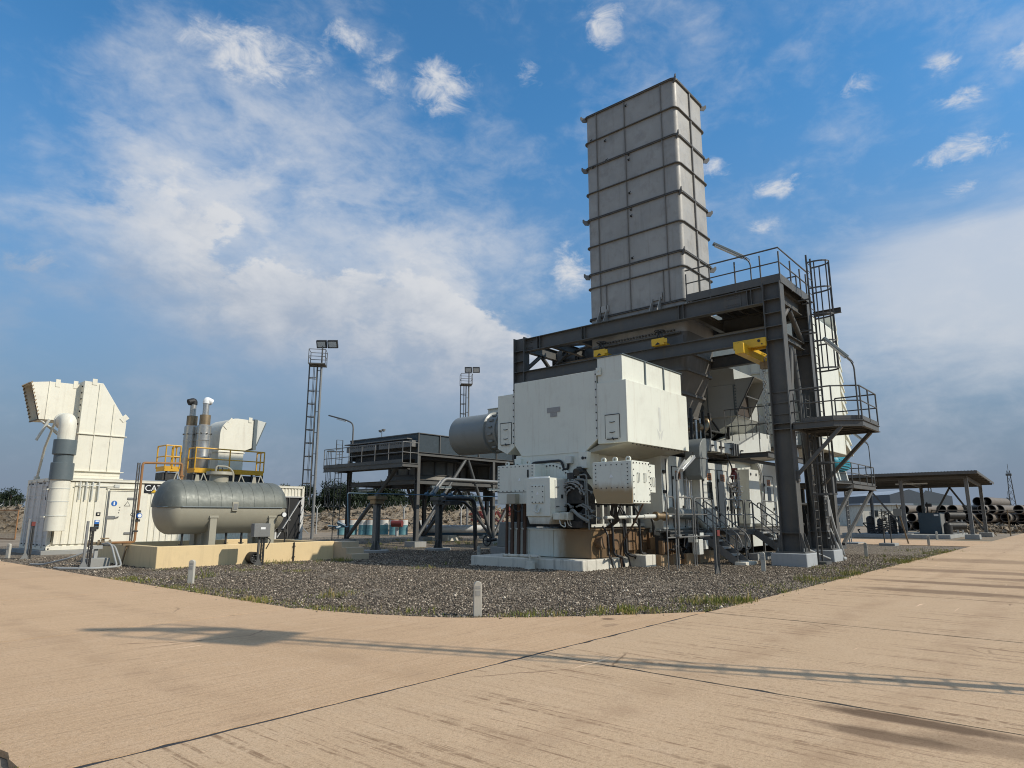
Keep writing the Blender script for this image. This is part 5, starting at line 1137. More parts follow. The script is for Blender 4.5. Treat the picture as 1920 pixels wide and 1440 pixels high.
# caged ladders
def ladder(m, x, y, z0_, z1_, w=.45, axis='y', cage=None, out=(1, 0), r=.025, pitch=.3):
    """rungs run along axis; out: direction the climber stands"""
    ax = Vector((1, 0, 0)) if axis == 'x' else Vector((0, 1, 0)); c = Vector((x, y, 0)); o = Vector((out[0], out[1], 0))
    for s in (-1, 1):
        p = c + ax * s * w / 2; m.bar(p + Vector((0, 0, z0_)), p + Vector((0, 0, z1_)), .065 if abs(out[0]) else .02, .02 if abs(out[0]) else .065, (0, 1, 0))
    z = z0_ + pitch
    while z < z1_: m.cyl(c - ax * w / 2 + Vector((0, 0, z)), c + ax * w / 2 + Vector((0, 0, z)), .014, n=6); z += pitch
    return m
def cage_(m, x, y, z0_, z1_, out, axis, w=.7, d=.72, pitch=.95, bars=5):
    ax = Vector((1, 0, 0)) if axis == 'x' else Vector((0, 1, 0)); c = Vector((x, y, 0)); o = Vector((out[0], out[1], 0)); n = max(1, round((z1_ - z0_) / pitch))
    arc = [c + ax * (w / 2) * math.cos(t) + o * (d * math.sin(t) ** .7 if math.sin(t) > 1e-6 else 0) for t in np.linspace(0, math.pi, 13)]
    for i in range(n + 1):
        z = z0_ + (z1_ - z0_) * i / n
        for a, b in zip(arc, arc[1:]): m.bar(a + Vector((0, 0, z)), b + Vector((0, 0, z)), .012, .06)
    for k in np.linspace(1, 11, bars): p = arc[int(round(k))]; m.bar(p + Vector((0, 0, z0_ - .03)), p + Vector((0, 0, z1_ + .03)), .012, .045, (0, 1, 0))
    return m
l1 = ladder(MB(), 25.6, 7.02, 4.75, 11.35, .5, 'x', out=(0, -1)).build('ladder', steel, fr); cage_(MB(), 25.6, 7.02, 6.9, 11.0, (0, -1), 'x').build('cage', steel, l1)
m = ladder(MB(), 24.78, 7.28, .0, 5.9, .45, 'x', out=(0, -1)); m.box(24.45, 25.1, 7.0, 7.6, -.05, .08); l2 = m.build('ladder', steel, fr); cage_(MB(), 24.78, 7.28, 2.35, 4.5, (0, -1), 'x').build('cage', steel, l2)
m = MB()
for z in (6.2, 8.4, 9.6): m.bar((25.35, 7.04, z), (25.35, 7.45, z), .05, .05).bar((25.85, 7.04, z), (25.85, 7.45, z), .05, .05)
m.ibeam((FX1 + .1, 7.3, 9.35), (FX1 + .1, 6.3, 9.35), .2, .12); m.build('bracket', steel, fr)
# mid platform
m = MB(); PX0, PX1, PY0, PY1 = 22.9, 26.2, 5.35, 7.40
PX0 = 23.45
for a, b in (((PX0, PY1, 4.62), (PX0, 6.1, 4.62)), ((PX0, 6.1, 4.62), (PX0 + .55, PY0, 4.62)), ((PX0 + .55, PY0, 4.62), (PX1, PY0, 4.62)), ((PX1, PY0, 4.62), (PX1, PY1, 4.62)), ((PX0, PY1, 4.62), (PX1, PY1, 4.62))): m.ibeam(a, b, .22, .1)
m.prism([(PX0, PY1), (PX0, 6.1), (PX0 + .55, PY0), (PX1, PY0), (PX1, PY1)], 'z', 4.73, 4.76)
for x in np.arange(PX0 + .5, PX1, .55): m.ibeam((x, PY0 + .1, 4.65), (x, PY1, 4.65), .1, .06)
pl = m.build('platform', steel, fr)
m = MB(); rail(m, [(PX0, 7.1, 4.76), (PX0, 6.1, 4.76), (PX0 + .55, PY0, 4.76), (PX1, PY0, 4.76), (PX1, 6.7, 4.76)], 1.12, .026, .55, None, .12)
m.tube([(PX0 + 1.6, PY0, 4.76), (PX0 + 1.6, PY0, 5.88)], .026)
for z in (5.1, 5.5, 5.88): m.bar((PX0, 7.1, z), (PX0 + .1, 8.2, z), .03, .05)
m.build('handrail', steel, pl)
m = MB(); m.bar((FX0, 7.44, 2.95), (PX0 + .15, 5.9, 4.52), .11, .11); m.bar((FX1 - .2, 7.44, 2.75), (PX1 - .1, 5.6, 4.52), .11, .11); m.box(FX0 - .1, FX0 + .1, 7.36, 7.44, 2.75, 3.1); m.build('brace', steel, pl)
# railing seen between the columns (landing of the enclosure roof)
m = MB(); rail(m, [(23.9, 8.2, 4.72), (23.9, 7.45, 4.72)], 1.1, .024, .55)
for y in np.arange(8.2, 11.0, .28): m.tube([(26.3, y, 4.6), (26.3, y, 5.9)], .016, 6)
m.tube([(26.3, 8.1, 5.9), (26.3, 11, 5.9)], .024).tube([(26.3, 8.1, 5.2), (26.3, 11, 5.2)], .02); m.build('handrail', steel, fr)
m = MB().tube([(FX0 - .12, 7.42, .6), (FX0 + 2.95, 7.3, .02)], .035); m.tube([(26.9, 7.5, 1.15), (27.2, 7.2, .05), (27.5, 7.2, .05)], .07, 12, bend=.15).tube([(27.0, 7.6, 1.25), (27.35, 7.3, .05)], .06, 12).tube([(26.75, 7.6, 3.6), (26.75, 7.3, 1.3), (27.4, 7.2, .2)], .05, 10, bend=.3); m.build('conduit', hose, fr)
m = MB()
for k in range(14): z = .8 + k * .25; m.box(26.2, 26.5, 7.36, 7.41, z, z + .04)
m.box(26.3, 26.6, 7.3, 7.42, 1.6, 2.2); m.build('cable_tray', steel_l, fr)

# overhead crane under the runway beams
cr_ = thing('overhead_crane', 'yellow overhead crane bridge with chain hoist hanging from the runway beams', 'crane', (24.9, 8.8, 5.6))
br = MB().box(22.75, 27.0, 8.66, 8.98, 7.30, 7.68); br.build('bridge', crane_y, cr_, bevel=.015)
MB().box(23.22, 23.68, 8.15, 9.15, 7.69, 7.73).build('saddle_plate', crane_y, cr_)
MB().box(23.18, 23.30, 8.02, 9.2, 7.55, 7.86).box(23.60, 23.72, 8.02, 9.2, 7.55, 7.86).box(26.2, 26.32, 8.1, 9.2, 7.55, 7.86).build('end_carriage', crane_y, cr_, bevel=.012)
m = MB()
for y in (8.25, 9.0): m.cyl((23.15, y, 7.75), (23.19, y, 7.75), .05, n=12).cyl((23.16, y - .1, 7.62), (23.19, y - .1, 7.62), .025, n=8)
m.build('wheel', dark, cr_)
h = MB().tube([(24.3, 8.5, 7.30), (24.3, 8.5, 7.02)], .03).box(24.18, 24.42, 8.36, 8.64, 6.95, 7.2); hk = h.build('hoist', burnt, cr_)
MB().tube([(24.3, 8.42 + .09 * math.cos(t), 7.25 + .14 * math.sin(t)) for t in np.linspace(0, 5.4, 14)], .035, 8).build('hook', stainless, hk)
def chain(m, a, b, r=.035, n=None):
    a, b = Vector(a), Vector(b); n = n or int((b - a).length / .085)
    for i in range(n):
        c = a.lerp(b, (i + .5) / n); e = Vector((0, .03, 0)) if i % 2 else Vector((.03, 0, 0))
        m.tube([c + e + Vector((0, 0, .045)), c + e - Vector((0, 0, .045)), c - e - Vector((0, 0, .045)), c - e + Vector((0, 0, .045))], .011, 5, close=True)
    return m
m = MB()
for dx, dy, zz in ((0, 0, 4.2), (.05, .1, 4.6), (.1, -.1, 3.9), (-.05, .05, 5.0)): chain(m, (24.3 + dx, 8.5 + dy, 6.95), (24.3 + dx, 8.5 + dy, zz))
m.build('chain', stainless, cr_)

# ------------------------------------------------------------------ exhaust stack
sk = thing('exhaust_stack', 'tall square grey metal exhaust stack ringed by flanges', 'exhaust stack', (25.35, 13.7, 4.2))
SX0, SX1, SY0, SY1 = 23.98, 26.72, 11.35, 15.98
SX0 = 24.0
def rsq(x0_, x1_, y0_, y1_, r, n=6):
    P = []
    for cx, cy, a0 in ((x1_ - r, y1_ - r, 0), (x0_ + r, y1_ - r, 90), (x0_ + r, y0_ + r, 180), (x1_ - r, y0_ + r, 270)):
        P += [(cx + r * math.cos(R(a0 + 90 * i / n)), cy + r * math.sin(R(a0 + 90 * i / n))) for i in range(n + 1)]
    return P
m = MB(); zz = [8.9, 10.2, 11.65, 12.3, 13.62, 14.95, 16.25, 17.55, 18.85, 20.2]
po = rsq(SX0, SX1, SY0, SY1, .22); pin = rsq(SX0 + .04, SX1 - .04, SY0 + .04, SY1 - .04, .19)
n = len(po); V = []
for z in (8.9, 20.2): V += [(x, y, z) for x, y in po]
V += [(x, y, 20.2) for x, y in pin] + [(x, y, 8.9) for x, y in pin]
F = []
for k in range(3): F += [(k * n + i, k * n + (i + 1) % n, (k + 1) * n + (i + 1) % n, (k + 1) * n + i) for i in range(n)]
m.add(V, F); m.build('shell', stackm, sk)
m = MB(); mh = MB()
for i, z in enumerate(zz[1:]):
    heavy = i in (0, 2, 4, 6, 8)
    e = .085 if not heavy else .075; t_ = .035 if not heavy else .03
    for dz in ((0,) if not heavy else (-.026, .026)):
        a = rsq(SX0 - e, SX1 + e, SY0 - e, SY1 + e, .25); b = rsq(SX0 + .01, SX1 - .01, SY0 + .01, SY1 - .01, .21); k = len(a); zc = z + dz
        q = [(x, y, zc + t_ / 2) for x, y in a] + [(x, y, zc + t_ / 2) for x, y in b] + [(x, y, zc - t_ / 2) for x, y in a] + [(x, y, zc - t_ / 2) for x, y in b]
        f = [];
        for j in range(k): j2 = (j + 1) % k; f += [(j, j2, k + j2, k + j), (2 * k + j2, 2 * k + j, 3 * k + j, 3 * k + j2), (j2, j, 2 * k + j, 2 * k + j2), (k + j, k + j2, 3 * k + j2, 3 * k + j)]
        m.add(q, f)
m.build('flange', mat('flange_steel', (.10, .095, .086), .55, var=.2, dirt=(.2, .17, .13), dirt_amt=.5), sk)
m = MB()
for z0_, z1_ in zip(zz[1:], zz[2:]):
    for f_ in (.135, .46, .855): y = SY1 - (SY1 - SY0) * f_; m.box(SX0 - .06, SX0 + .01, y - .018, y + .018, z0_ + .06, z1_ - .06); m.box(SX1 - .01, SX1 + .06, y - .018, y + .018, z0_ + .06, z1_ - .06)
    x = SX0 + (SX1 - SX0) * .5
    m.box(x - .035, x + .035, SY0 - .07, SY0 + .01, z0_ + .06, z1_ - .06); m.box(x - .03, x + .03, SY1 - .01, SY1 + .07, z0_ + .06, z1_ - .06)
for f_ in (.2, .80): y = SY1 - (SY1 - SY0) * f_; m.box(SX0 - .06, SX0 + .01, y - .018, y + .018, 10.26, 11.6)
m.build('stiffener', mat('rib_steel', (.20, .188, .168), .55, var=.2, dirt=(.12, .11, .09), dirt_amt=.5), sk)
m = MB()
for i in (3, 5, 7, 9):
    z = zz[i]
    for x, y, sx, sy in ((SX0, SY0, -1, -1), (SX1, SY0, 1, -1), (SX0, SY1, -1, 1), (SX1, SY1, 1, 1)):
        for dz in (-.16, .16): pass
        c = Vector((x + sx * .04, y + sy * .04, z)); d = Vector((sx, sy, 0)).normalized()
        pts = [c - d * .12 + Vector((0, 0, -.2)), c + d * .06 + Vector((0, 0, -.2)), c + d * .17 + Vector((0, 0, -.05)), c + d * .17 + Vector((0, 0, .07)), c + d * .11 + Vector((0, 0, .09)), c + d * .07 + Vector((0, 0, .03)), c - d * .12 + Vector((0, 0, .02))]
        sd = Vector((-d.y, d.x, 0)) * .02; k = len(pts)
        m.add([p - sd for p in pts] + [p + sd for p in pts], [tuple(range(k)), tuple(range(2 * k - 1, k - 1, -1))] + [(j, (j + 1) % k, k + (j + 1) % k, k + j) for j in range(k)])
m.build('lifting_lug', hopm, sk)
m = MB()
for y in (15.2, 12.6):
    for dy in (-.18, .18): m.prism([(SX0 - .45, 9.83), (SX0 - .02, 9.83), (SX0 - .02, 10.5), (SX0 - .10, 10.5)], 'y', y + dy - .015, y + dy + .015)
    m.box(SX0 - .5, SX0, y - .35, y + .35, 9.815, 9.845); m.box(SX0 - .06, SX0 - .02, y - .25, y + .25, 10.4, 10.7)
m.build('support_bracket', stackm, sk)
m = MB()
for y, z in ((14.9, 18.6), (13.75, 19.9), (14.85, 17.6), (13.7, 17.45), (13.7, 17.2), (13.68, 14.8), (13.68, 14.5), (13.7, 12.55), (15.65, 18.9), (15.6, 17.5), (13.72, 15.6)): m.cyl((SX0 - .07, y, z), (SX0 + .01, y, z), .04, n=8).tube([(SX0 - .06, y, z), (SX0 - .09, y - .1, z + .04)], .015, 5)
m.build('stud', gapm, sk)
def hop(m, z0_, z1_, a, b):
    pa = rsq(*a, .22, 4); pb = rsq(*b, .22, 4); k = len(pa)
    return m.add([(x, y, z0_) for x, y in pa] + [(x, y, z1_) for x, y in pb], [(i, (i + 1) % k, k + (i + 1) % k, k + i) for i in range(k)])
m = MB(); LV = [(8.9, (SX0, SX1, SY0, SY1)), (8.05, (24.0, 26.6, 11.45, 15.9)), (7.35, (24.02, 26.5, 11.55, 15.8)), (6.45, (24.08, 26.4, 11.85, 15.5)), (5.6, (24.15, 26.3, 12.1, 15.2)), (4.1, (24.3, 26.1, 12.45, 14.9))]
for (za, a), (zb_, b) in zip(LV, LV[1:]): hop(m, zb_, za, b, a)
m.build('transition_hopper', hopm, sk)
m = MB()
for z, a in LV[1:5]:
    e = .09; q = (a[0] - e, a[1] + e, a[2] - e, a[3] + e); po_ = rsq(*q, .25, 4); k = len(po_); m.prism(po_, 'z', z - .05, z + .05)
m.build('hopper_flange', hopm, sk)
m = MB()
for y in np.linspace(11.9, 15.5, 26): m.box(SX0 - .1, SX0 + .02, y - .03, y + .03, 8.96, 9.02)
m.box(SX0 - .06, SX0, 11.5, 15.8, 8.35, 8.72).cyl((SX0 - .1, 11.6, 8.85), (SX0 - .1, 15.8, 8.85), .05, n=10); m.build('damper_rail', hopm, sk)
for y in (14.95, 12.2):
    a = MB().box(23.10, 23.36, y - .28, y + .28, 8.24, 8.52).box(23.36, 23.95, y - .1, y + .1, 8.3, 8.45).box(23.06, 23.10, y - .42, y - .28, 8.3, 8.46).build('actuator', crane_y, sk, bevel=.012)
    m = MB()
    for s in (-.15, .15): m.tube([(23.25, y + s, 8.52), (23.35, y + s * .4, 8.8)], .03)
    m.tube([(23.3 + .2 * math.cos(t), y + .2 * math.sin(t), 8.86) for t in np.linspace(0, 6.283, 18)[:-1]], .022, 6, close=True).tube([(23.1, y, 8.86), (23.5, y, 8.86)], .018).tube([(23.3, y - .2, 8.86), (23.3, y + .2, 8.86)], .018).tube([(23.3, y, 8.5), (23.3, y, 8.86)], .025)
    m.build('hand_wheel', dark, a); MB().prism([(y - .12, 8.26), (y + .12, 8.26), (y, 8.36)], 'x', 23.09, 23.10).build('warning_mark', blackgl, a)
# ------------------------------------------------------------------ turbine enclosure behind the walkway
en = thing('turbine_enclosure', 'white steel turbine enclosure with narrow doors behind the railed walkway', 'enclosure', (27, 12.5, 1.15))
m = MB()
m.box(21.25, 23.55, 11.3, 14.0, 1.15, 3.75); m.box(23.55, 26.15, 10.95, 14.0, 1.15, 3.62); m.box(26.3, 27.1, 11.0, 14.0, 1.15, 3.72); m.box(27.1, 29.6, 11.3, 14, 1.15, 3.9); m.box(29.6, 33.0, 10.95, 14, 1.15, 3.9); m.box(21.2, 33.2, 11.4, 14.2, .3, 1.15)
m.build('wall', offwhite, en, bevel=.015)
m = MB(); m.prism([(27.7, 1.3), (29.1, 1.3), (28.95, 3.55), (27.9, 3.55)], 'y', 10.75, 11.31); m.build('panel', offwhite, en, bevel=.01)
m = MB()
for x in (28.05, 28.65): m.cyl((x, 10.73, 3.35), (x, 10.76, 3.35), .06, n=12)
m.build('porthole', gapm, en)
def edoor(x0_, x1_, y, win=True):
    d = MB().box(x0_, x1_, y - .03, y, 1.25, 3.35).build('door', offwhite, en, bevel=.01)
    q = MB().box(x0_ - .02, x0_ - .005, y - .035, y, 1.2, 3.38).box(x1_ + .005, x1_ + .02, y - .035, y, 1.2, 3.38).box(x0_ - .02, x1_ + .02, y - .035, y, 3.365, 3.38); q.build('seal', gapm, d)
    c = (x0_ + x1_) / 2
    if win: MB().box(c - .22, c + .22, y - .04, y - .025, 2.22, 2.88).build('window', glass, d)
    MB().box(c - .2, c + .2, y - .04, y - .025, 2.95, 3.22).build('warning_sign', signorange, d)
    MB().box(c - .16, c + .16, y - .046, y - .035, 3.03, 3.06).box(c - .16, c + .16, y - .046, y - .035, 3.10, 3.13).box(c - .16, c + .08, y - .046, y - .035, 2.98, 3.0).build('sign_text', blackgl, d)
    MB().box(x1_ - .16, x1_ - .06, y - .09, y - .025, 1.85, 1.98).box(x0_ - .03, x0_ + .06, y - .06, y - .025, 1.6, 1.72).box(x0_ - .03, x0_ + .06, y - .06, y - .025, 2.9, 3.02).build('handle', dark, d); return d
edoor(23.75, 24.85, 10.95); edoor(30.0, 31.1, 10.95); edoor(25.1, 25.95, 10.95, False)
d = edoor(22.0, 22.85, 11.3, False)
m = MB()
for z in (1.6, 2.4, 3.1): m.box(21.3, 21.5, 11.24, 11.3, z, z + .1)
m.tube([(21.38, 11.2, 1.3), (21.38, 11.2, 3.6)], .02); m.build('lock_rod', dark, en)
m = MB()
for x in (22.95, 23.1, 23.3): m.tube([(x, 11.2, 1.2), (x, 11.2, 3.7)], .028)
for z in (1.7, 2.3, 2.9): m.box(22.85, 23.4, 11.2, 11.26, z, z + .04)
m.build('conduit', alu, en)
m = MB()
for x in (29.45, 29.6): m.tube([(x, 10.85, 1.2), (x, 10.85, 3.5), (x - .2, 10.9, 3.8)], .035, bend=.12)
for k in range(10): m.box(29.43, 29.62, 10.86, 10.9, 1.4 + k * .22, 1.43 + k * .22)
m.build('cable_ladder', hose, en)
# roof beams and the dark machinery space above
m = MB(); m.box(21.3, 33.0, 11.55, 14, 3.9, 4.0); m.ibeam((21.2, 11.2, 3.98), (33, 11.2, 3.98), .2, .14); m.ibeam((26.5, 9.4, 4.0), (33, 9.4, 4.0), .24, .14); m.ibeam((26.5, 9.4, 4.0), (26.5, 13, 4.0), .2, .12); m.build('roof_beam', steel, en)
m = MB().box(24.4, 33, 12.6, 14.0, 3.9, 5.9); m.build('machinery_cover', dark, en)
m = MB()
for k in range(16):
    x = random.uniform(24.2, 28.8); y = random.uniform(11.4, 12.5); z = random.uniform(4.3, 5.6)
    m.tube([(x, y, z), (x + random.uniform(.4, 1.4), y, z), (x + random.uniform(.4, 1.4), y + .3, z + random.uniform(-.6, .6))], random.uniform(.03, .09), 10, bend=.15)
for x in (24.3, 25.4, 26.0, 27.9): m.box(x, x + .08, 11.5, 11.6, 4.0, 5.8)
m.build('pipework', dark, en)
m = MB().tube([(25.1, 11.7, 5.15), (25.9, 11.7, 5.15), (26.15, 11.7, 5.6)], .19, 16, bend=.25).tube([(24.2, 11.8, 5.0), (24.7, 11.8, 5.1)], .15, 14); m.build('insulated_pipe', burnt, en)
m = MB().cyl((24.9, 11.62, 4.05), (24.9, 11.62, 5.4), .05, n=10).cyl((25.25, 11.6, 4.05), (25.25, 11.6, 5.5), .03, n=8).tube([(29.3, 11.4, 5.9), (31.2, 11.4, 6.05)], .26, 18).cyl((29.3, 11.4, 5.9), (29.42, 11.4, 5.905), .42, n=20); m.build('pipe', alu, en)
# ventilation duct run: bend, straight, transition
dv = thing('ventilation_duct', 'silver white ventilation duct bending down in front of the enclosure', 'duct', (25, 10.8, 3.0))
arc = [(23.55 - .62 + .62 * math.cos(t), 3.82 + .62 * math.sin(t)) for t in np.linspace(math.pi / 2, math.pi, 8)]
arc = [(23.75, 4.44), (23.35, 4.44)] + [(23.35 - .55 * math.sin(t), 3.89 + .55 * math.cos(t)) for t in np.linspace(.15, math.pi / 2, 8)] + [(22.80, 3.2)] + [(22.8 + .0, 3.05), (22.95, 2.9)] + [(23.28, 3.0), (23.45, 3.3), (23.45, 3.88), (23.52, 3.98), (23.75, 4.0)]
MB().prism(arc, 'y', 10.55, 11.15).build('bend', ductm, dv, bevel=.02)
MB().prism([(23.76, 4.42), (25.75, 4.42), (25.75, 4.02), (23.76, 4.02)], 'y', 10.58, 11.12).build('straight', offwhite, dv, bevel=.012)
m = MB()
for x in (23.76, 24.75, 25.74, 25.95, 26.2, 26.42): m.box(x - .025, x + .025, 10.53, 11.17, 3.97, 4.47)
m.box(22.77, 23.48, 10.52, 11.18, 3.68, 3.73); m.build('flange', steel_l, dv)
m = MB()
for i in range(5): x = 25.8 + i * .14; m.box(x, x + .06, 10.57, 11.13, 4.0, 4.44)
m.build('bellows', gapm, dv)
MB().prism([(26.5, 4.42), (28.9, 5.18), (30.3, 5.2), (30.3, 4.36), (26.5, 4.02)], 'y', 10.6, 12.2).build('transition', offwhite, dv, bevel=.012)
m = MB().bar((26.5, 10.585, 4.44), (28.9, 10.585, 5.2), .04, .04).box(28.9, 28.94, 10.57, 10.6, 4.36, 5.2); m.build('edge_angle', steel_l, dv)
m = MB()
for x in (23.9, 24.6, 24.9, 25.6, 26.7, 28.7, 29.1): m.box(x, x + .12, 10.50, 10.58, 4.2, 4.25)
m.build('clip', gapm, dv)
# gas pipe cluster hanging before the doors
gp_ = thing('gas_valve_rack', 'tangle of small gas pipes and valves with a red valve before the white enclosure doors', 'pipework', (25.5, 10.4, 1.2))
m = MB()
for k in range(26):
    x = random.uniform(25.1, 26.0); z = random.uniform(1.9, 3.1); L_ = random.uniform(.15, .5)
    p = [(x, 10.55 - random.random() * .25, z)]
    for _ in range(3):
        q = list(p[-1]); a = random.choice((0, 2, 2)); q[a] += random.choice((-1, 1)) * L_; q[0] = min(max(q[0], 25.0), 26.1); q[2] = min(max(q[2], 1.5), 3.3); p.append(tuple(q))
    m.tube(p, random.uniform(.018, .04), 7, bend=.05)
    m.cyl((x - .05, 10.4, z), (x + .05, 10.4, z), .06, n=10)
m.build('pipe', stainless, gp_)
m = MB().tube([(25.5, 10.5, 1.2), (25.5, 10.5, 3.5), (25.3, 10.7, 4.2)], .03).tube([(25.8, 10.5, 1.2), (25.8, 10.5, 3.2)], .04).tube([(25.2, 10.5, 1.2), (25.2, 10.5, 2.9)], .03); m.build('riser', dark, gp_)
MB().lathe((25.55, 10.45, 3.0), [(.0, 0), (.12, .02), (.15, .15), (.1, .3), (.03, .36), (.0, .36)], 14).box(25.45, 25.7, 10.35, 10.5, 3.36, 3.45).build('valve', redp, gp_)

# walkway with two stairs
wk = thing('access_walkway', 'grey railed walkway along the white enclosure', 'walkway', (24.5, 10.4, 0))
m = MB(); m.box(20.6, 29.6, 10.72, 11.25, 1.08, 1.12); m.box(23.5, 25.95, 9.95, 10.72, 1.08, 1.12); m.box(26.9, 29.6, 9.95, 10.72, 1.08, 1.12); m.ibeam((23.5, 9.98, 1.0), (25.95, 9.98, 1.0), .15, .07); m.ibeam((26.9, 9.98, 1.0), (29.6, 9.98, 1.0), .15, .07); m.ibeam((20.6, 10.75, 1.0), (25.95, 10.75, 1.0), .15, .07); m.ibeam((20.6, 11.1, .98), (29.6, 11.1, .98), .18, .09); m.build('deck', steel, wk)
m = MB()
for x in (21.2, 22.4, 23.6, 25.2, 27.0, 28.6):
    for y in ((10.0, 11.1) if x > 23 else (10.78, 11.1)): m.bar((x, y, -.02), (x, y, .95), .08, .08, (0, 1, 0)); m.box(x - .12, x + .12, y - .12, y + .12, -.05, .02)
m.build('leg', steel, wk)
def hoop(m, x0_, x1_, y, z, h=1.08, r=.024):
    m.tube([(x0_, y, z - .12), (x0_, y, z + h), (x1_, y, z + h), (x1_, y, z - .12)], r, 8, bend=.18); m.tube([(x0_, y, z + h * .5), (x1_, y, z + h * .5)], r * .85, 8)
m = MB(); hoop(m, 18.95, 19.5, 9.97, 1.12); hoop(m, 19.65, 20.75, 9.97, 1.12); hoop(m, 20.9, 22.3, 9.97, 1.12)
for x in (18.95, 19.5, 19.65, 20.75, 20.9, 22.3): m.tube([(x, 9.97, -.02), (x, 9.97, 1.02)], .022, 6)
m.tube([(18.95, 9.97, .95), (22.3, 9.97, .95)], .022, 6); hoop(m, 23.4, 25.05, 9.97, 1.12); hoop(m, 25.2, 25.95, 9.97, 1.12); hoop(m, 26.9, 28.6, 9.97, 1.12); m.build('handrail', steel_m, wk)
def stair(name, label, x0_, x1_, ytop, ybot, ztop):
    t = thing(name, label, 'stairs', ((x0_ + x1_) / 2, ybot, 0), 'steel stairs up to the walkway')
    n = 5; m = MB()
    for x in (x0_, x1_): m.bar((x, ytop, ztop - .12), (x, ybot + .02, .02), .02, .24)
    m.build('stringer', steel_m, t)
    m = MB()
    for i in range(n):
        f = (i + .6) / n; y = ytop + (ybot - ytop) * f; z = ztop - (ztop) * f
        m.box(x0_ + .012, x1_ - .012, y - .13, y + .13, z - .03, z); m.box(x0_ + .012, x1_ - .012, y - .14, y - .125, z - .06, z + .004)
    m.build('tread', hose, t)
    m = MB()
    for x in (x0_ - .03, x1_ + .03):
        a = Vector((x, ytop, ztop)); b = Vector((x, ybot, .02)); u = Vector((0, 0, 1))
        m.tube([a + Vector((0, .1, .78)), a + Vector((0, .1, .95)), a + u * .98, b + u * .98, b + Vector((0, -.12, .72)), b + Vector((0, -.12, .5)), b + Vector((0, .05, .42))], .024, 8, bend=.08)
        for f in (.02, .5, .97): p = a.lerp(b, f); m.tube([p - u * .1, p + u * .98], .022)
        m.tube([a + u * .45, b + u * .45], .02)
    m.build('handrail', steel_m, t)
    MB().box(x0_ - .15, x1_ + .15, ybot - .28, ybot + .12, -.05, .09).build('step_block', padc, t, bevel=.02); return t
stair('metal_stair', 'left of the two grey metal stairs, starting on a white block in the gravel', 22.62, 23.34, 10.7, 9.25, 1.15)
stair('metal_stair', 'right metal stair, half hidden by the front steel column', 26.05, 26.8, 10.0, 8.55, 1.15)

# oily blocks and small gear below the walkway
for x0_, x1_, y, z1_, lb in ((19.62, 20.30, 11.12, .36, 'white streaked block beside the generator pad, first of the row of blocks'), (20.42, 20.92, 11.0, .35, 'narrow half brown block second in the row beside the generator pad'), (21.05, 21.55, 10.86, .35, 'brown block third in the row beside the generator pad'), (21.7, 22.35, 10.72, .34, 'dark brown block last in the row beside the generator pad'), (22.5, 23.4, 10.6, .42, 'brown oil soaked concrete block just left of the stair foot'), (23.6, 24.6, 10.9, .36, 'low brown concrete block behind the left stair'), (20.9, 22.3, 11.4, .9, 'tall dark brown concrete block in the shade below the walkway'), (24.8, 26.2, 10.9, .5, 'concrete block between the two metal stairs')):
    tag(MB().box(x0_, x1_, y, y + .8, -.05, z1_).build('oily_plinth', padc if x0_ < 20.4 else plinth, bevel=.02), lb, 'plinth', 'oil soaked blocks below the walkway')
un = thing('lube_oil_skid', 'dark oily pump skid and pipes in the shade below the walkway', 'pump skid', (22.5, 10.8, 0))
m = MB()
for k in range(12): x = random.uniform(20.6, 24.5); y = random.uniform(10.9, 11.3); m.box(x, x + random.uniform(.15, .5), y, y + .3, random.uniform(.3, .45), random.uniform(.6, 1.0))
for k in range(14): x = random.uniform(20.4, 24); y = random.uniform(10.5, 11.1); z = random.uniform(.45, 1.0); m.tube([(x, y, z), (x + random.uniform(.3, 1.2), y, z), (x + .6, y, z - .4)], random.uniform(.02, .06), 8, bend=.1)
m.build('pump', dark, un)
m = MB().box(21.3, 21.6, 10.05, 10.3, .35, .85).box(21.9, 22.1, 10.1, 10.3, .5, .8).box(21.0, 21.2, 10.05, 10.3, .75, 1.0).box(21.35, 21.62, 10.02, 10.05, .9, 1.06); m.build('control_box', offwhite, un, bevel=.01)
m = MB()
for x in (20.1, 20.4, 20.7, 21.0, 22.2): m.box(x + .35, x + .52, 10.95, 11.1, .36, .8)
m.build('stained_plate', rustpanel, un)
m = MB().cyl((21.3, 11.0, 1.72), (22.9, 11.0, 1.66), .19, n=20); m.build('filter', ductm, un); MB().tube([(22.9, 11.0, 1.66), (23.3, 11.0, 1.45), (24.1, 11.0, 1.0)], .12, 14, bend=.3).build('oil_pipe', tankm, un)
MB().prism([(25.2, -.02), (26.8, -.02), (26.8, .24), (25.2, .24)], 'y', 9.6, 9.95).build('curb', conc, un)

# ------------------------------------------------------------------ grey ventilation outlet with hood, high right of the stack
vo = thing('ventilation_hood', 'grey box duct with slanting open hood, right of the stack under the crane', 'ventilation hood', (28.5, 12, 5.7))
MB().box(27.5, 30.0, 10.98, 13.6, 5.80, 7.18).build('lower_box', ductw, vo, bevel=.012)
MB().prism([(10.98, 7.19), (13.6, 7.19), (13.6, 7.98), (11.3, 7.98), (10.98, 7.85)], 'x', 27.52, 29.7).build('upper_box', ductw, vo, bevel=.012)
MB().prism([(10.97, 5.84), (10.12, 7.36), (10.97, 7.36)], 'x', 27.5, 27.53).prism([(10.97, 5.84), (10.12, 7.36), (10.97, 7.36)], 'x', 28.87, 28.9).prism([(10.97, 7.36), (10.97, 7.39), (10.09, 7.39), (10.12, 7.36)], 'x', 27.5, 28.9).build('hood', ductw, vo)
MB().box(27.54, 28.86, 10.94, 10.975, 5.85, 7.35).build('hood_opening', hoodin, vo)
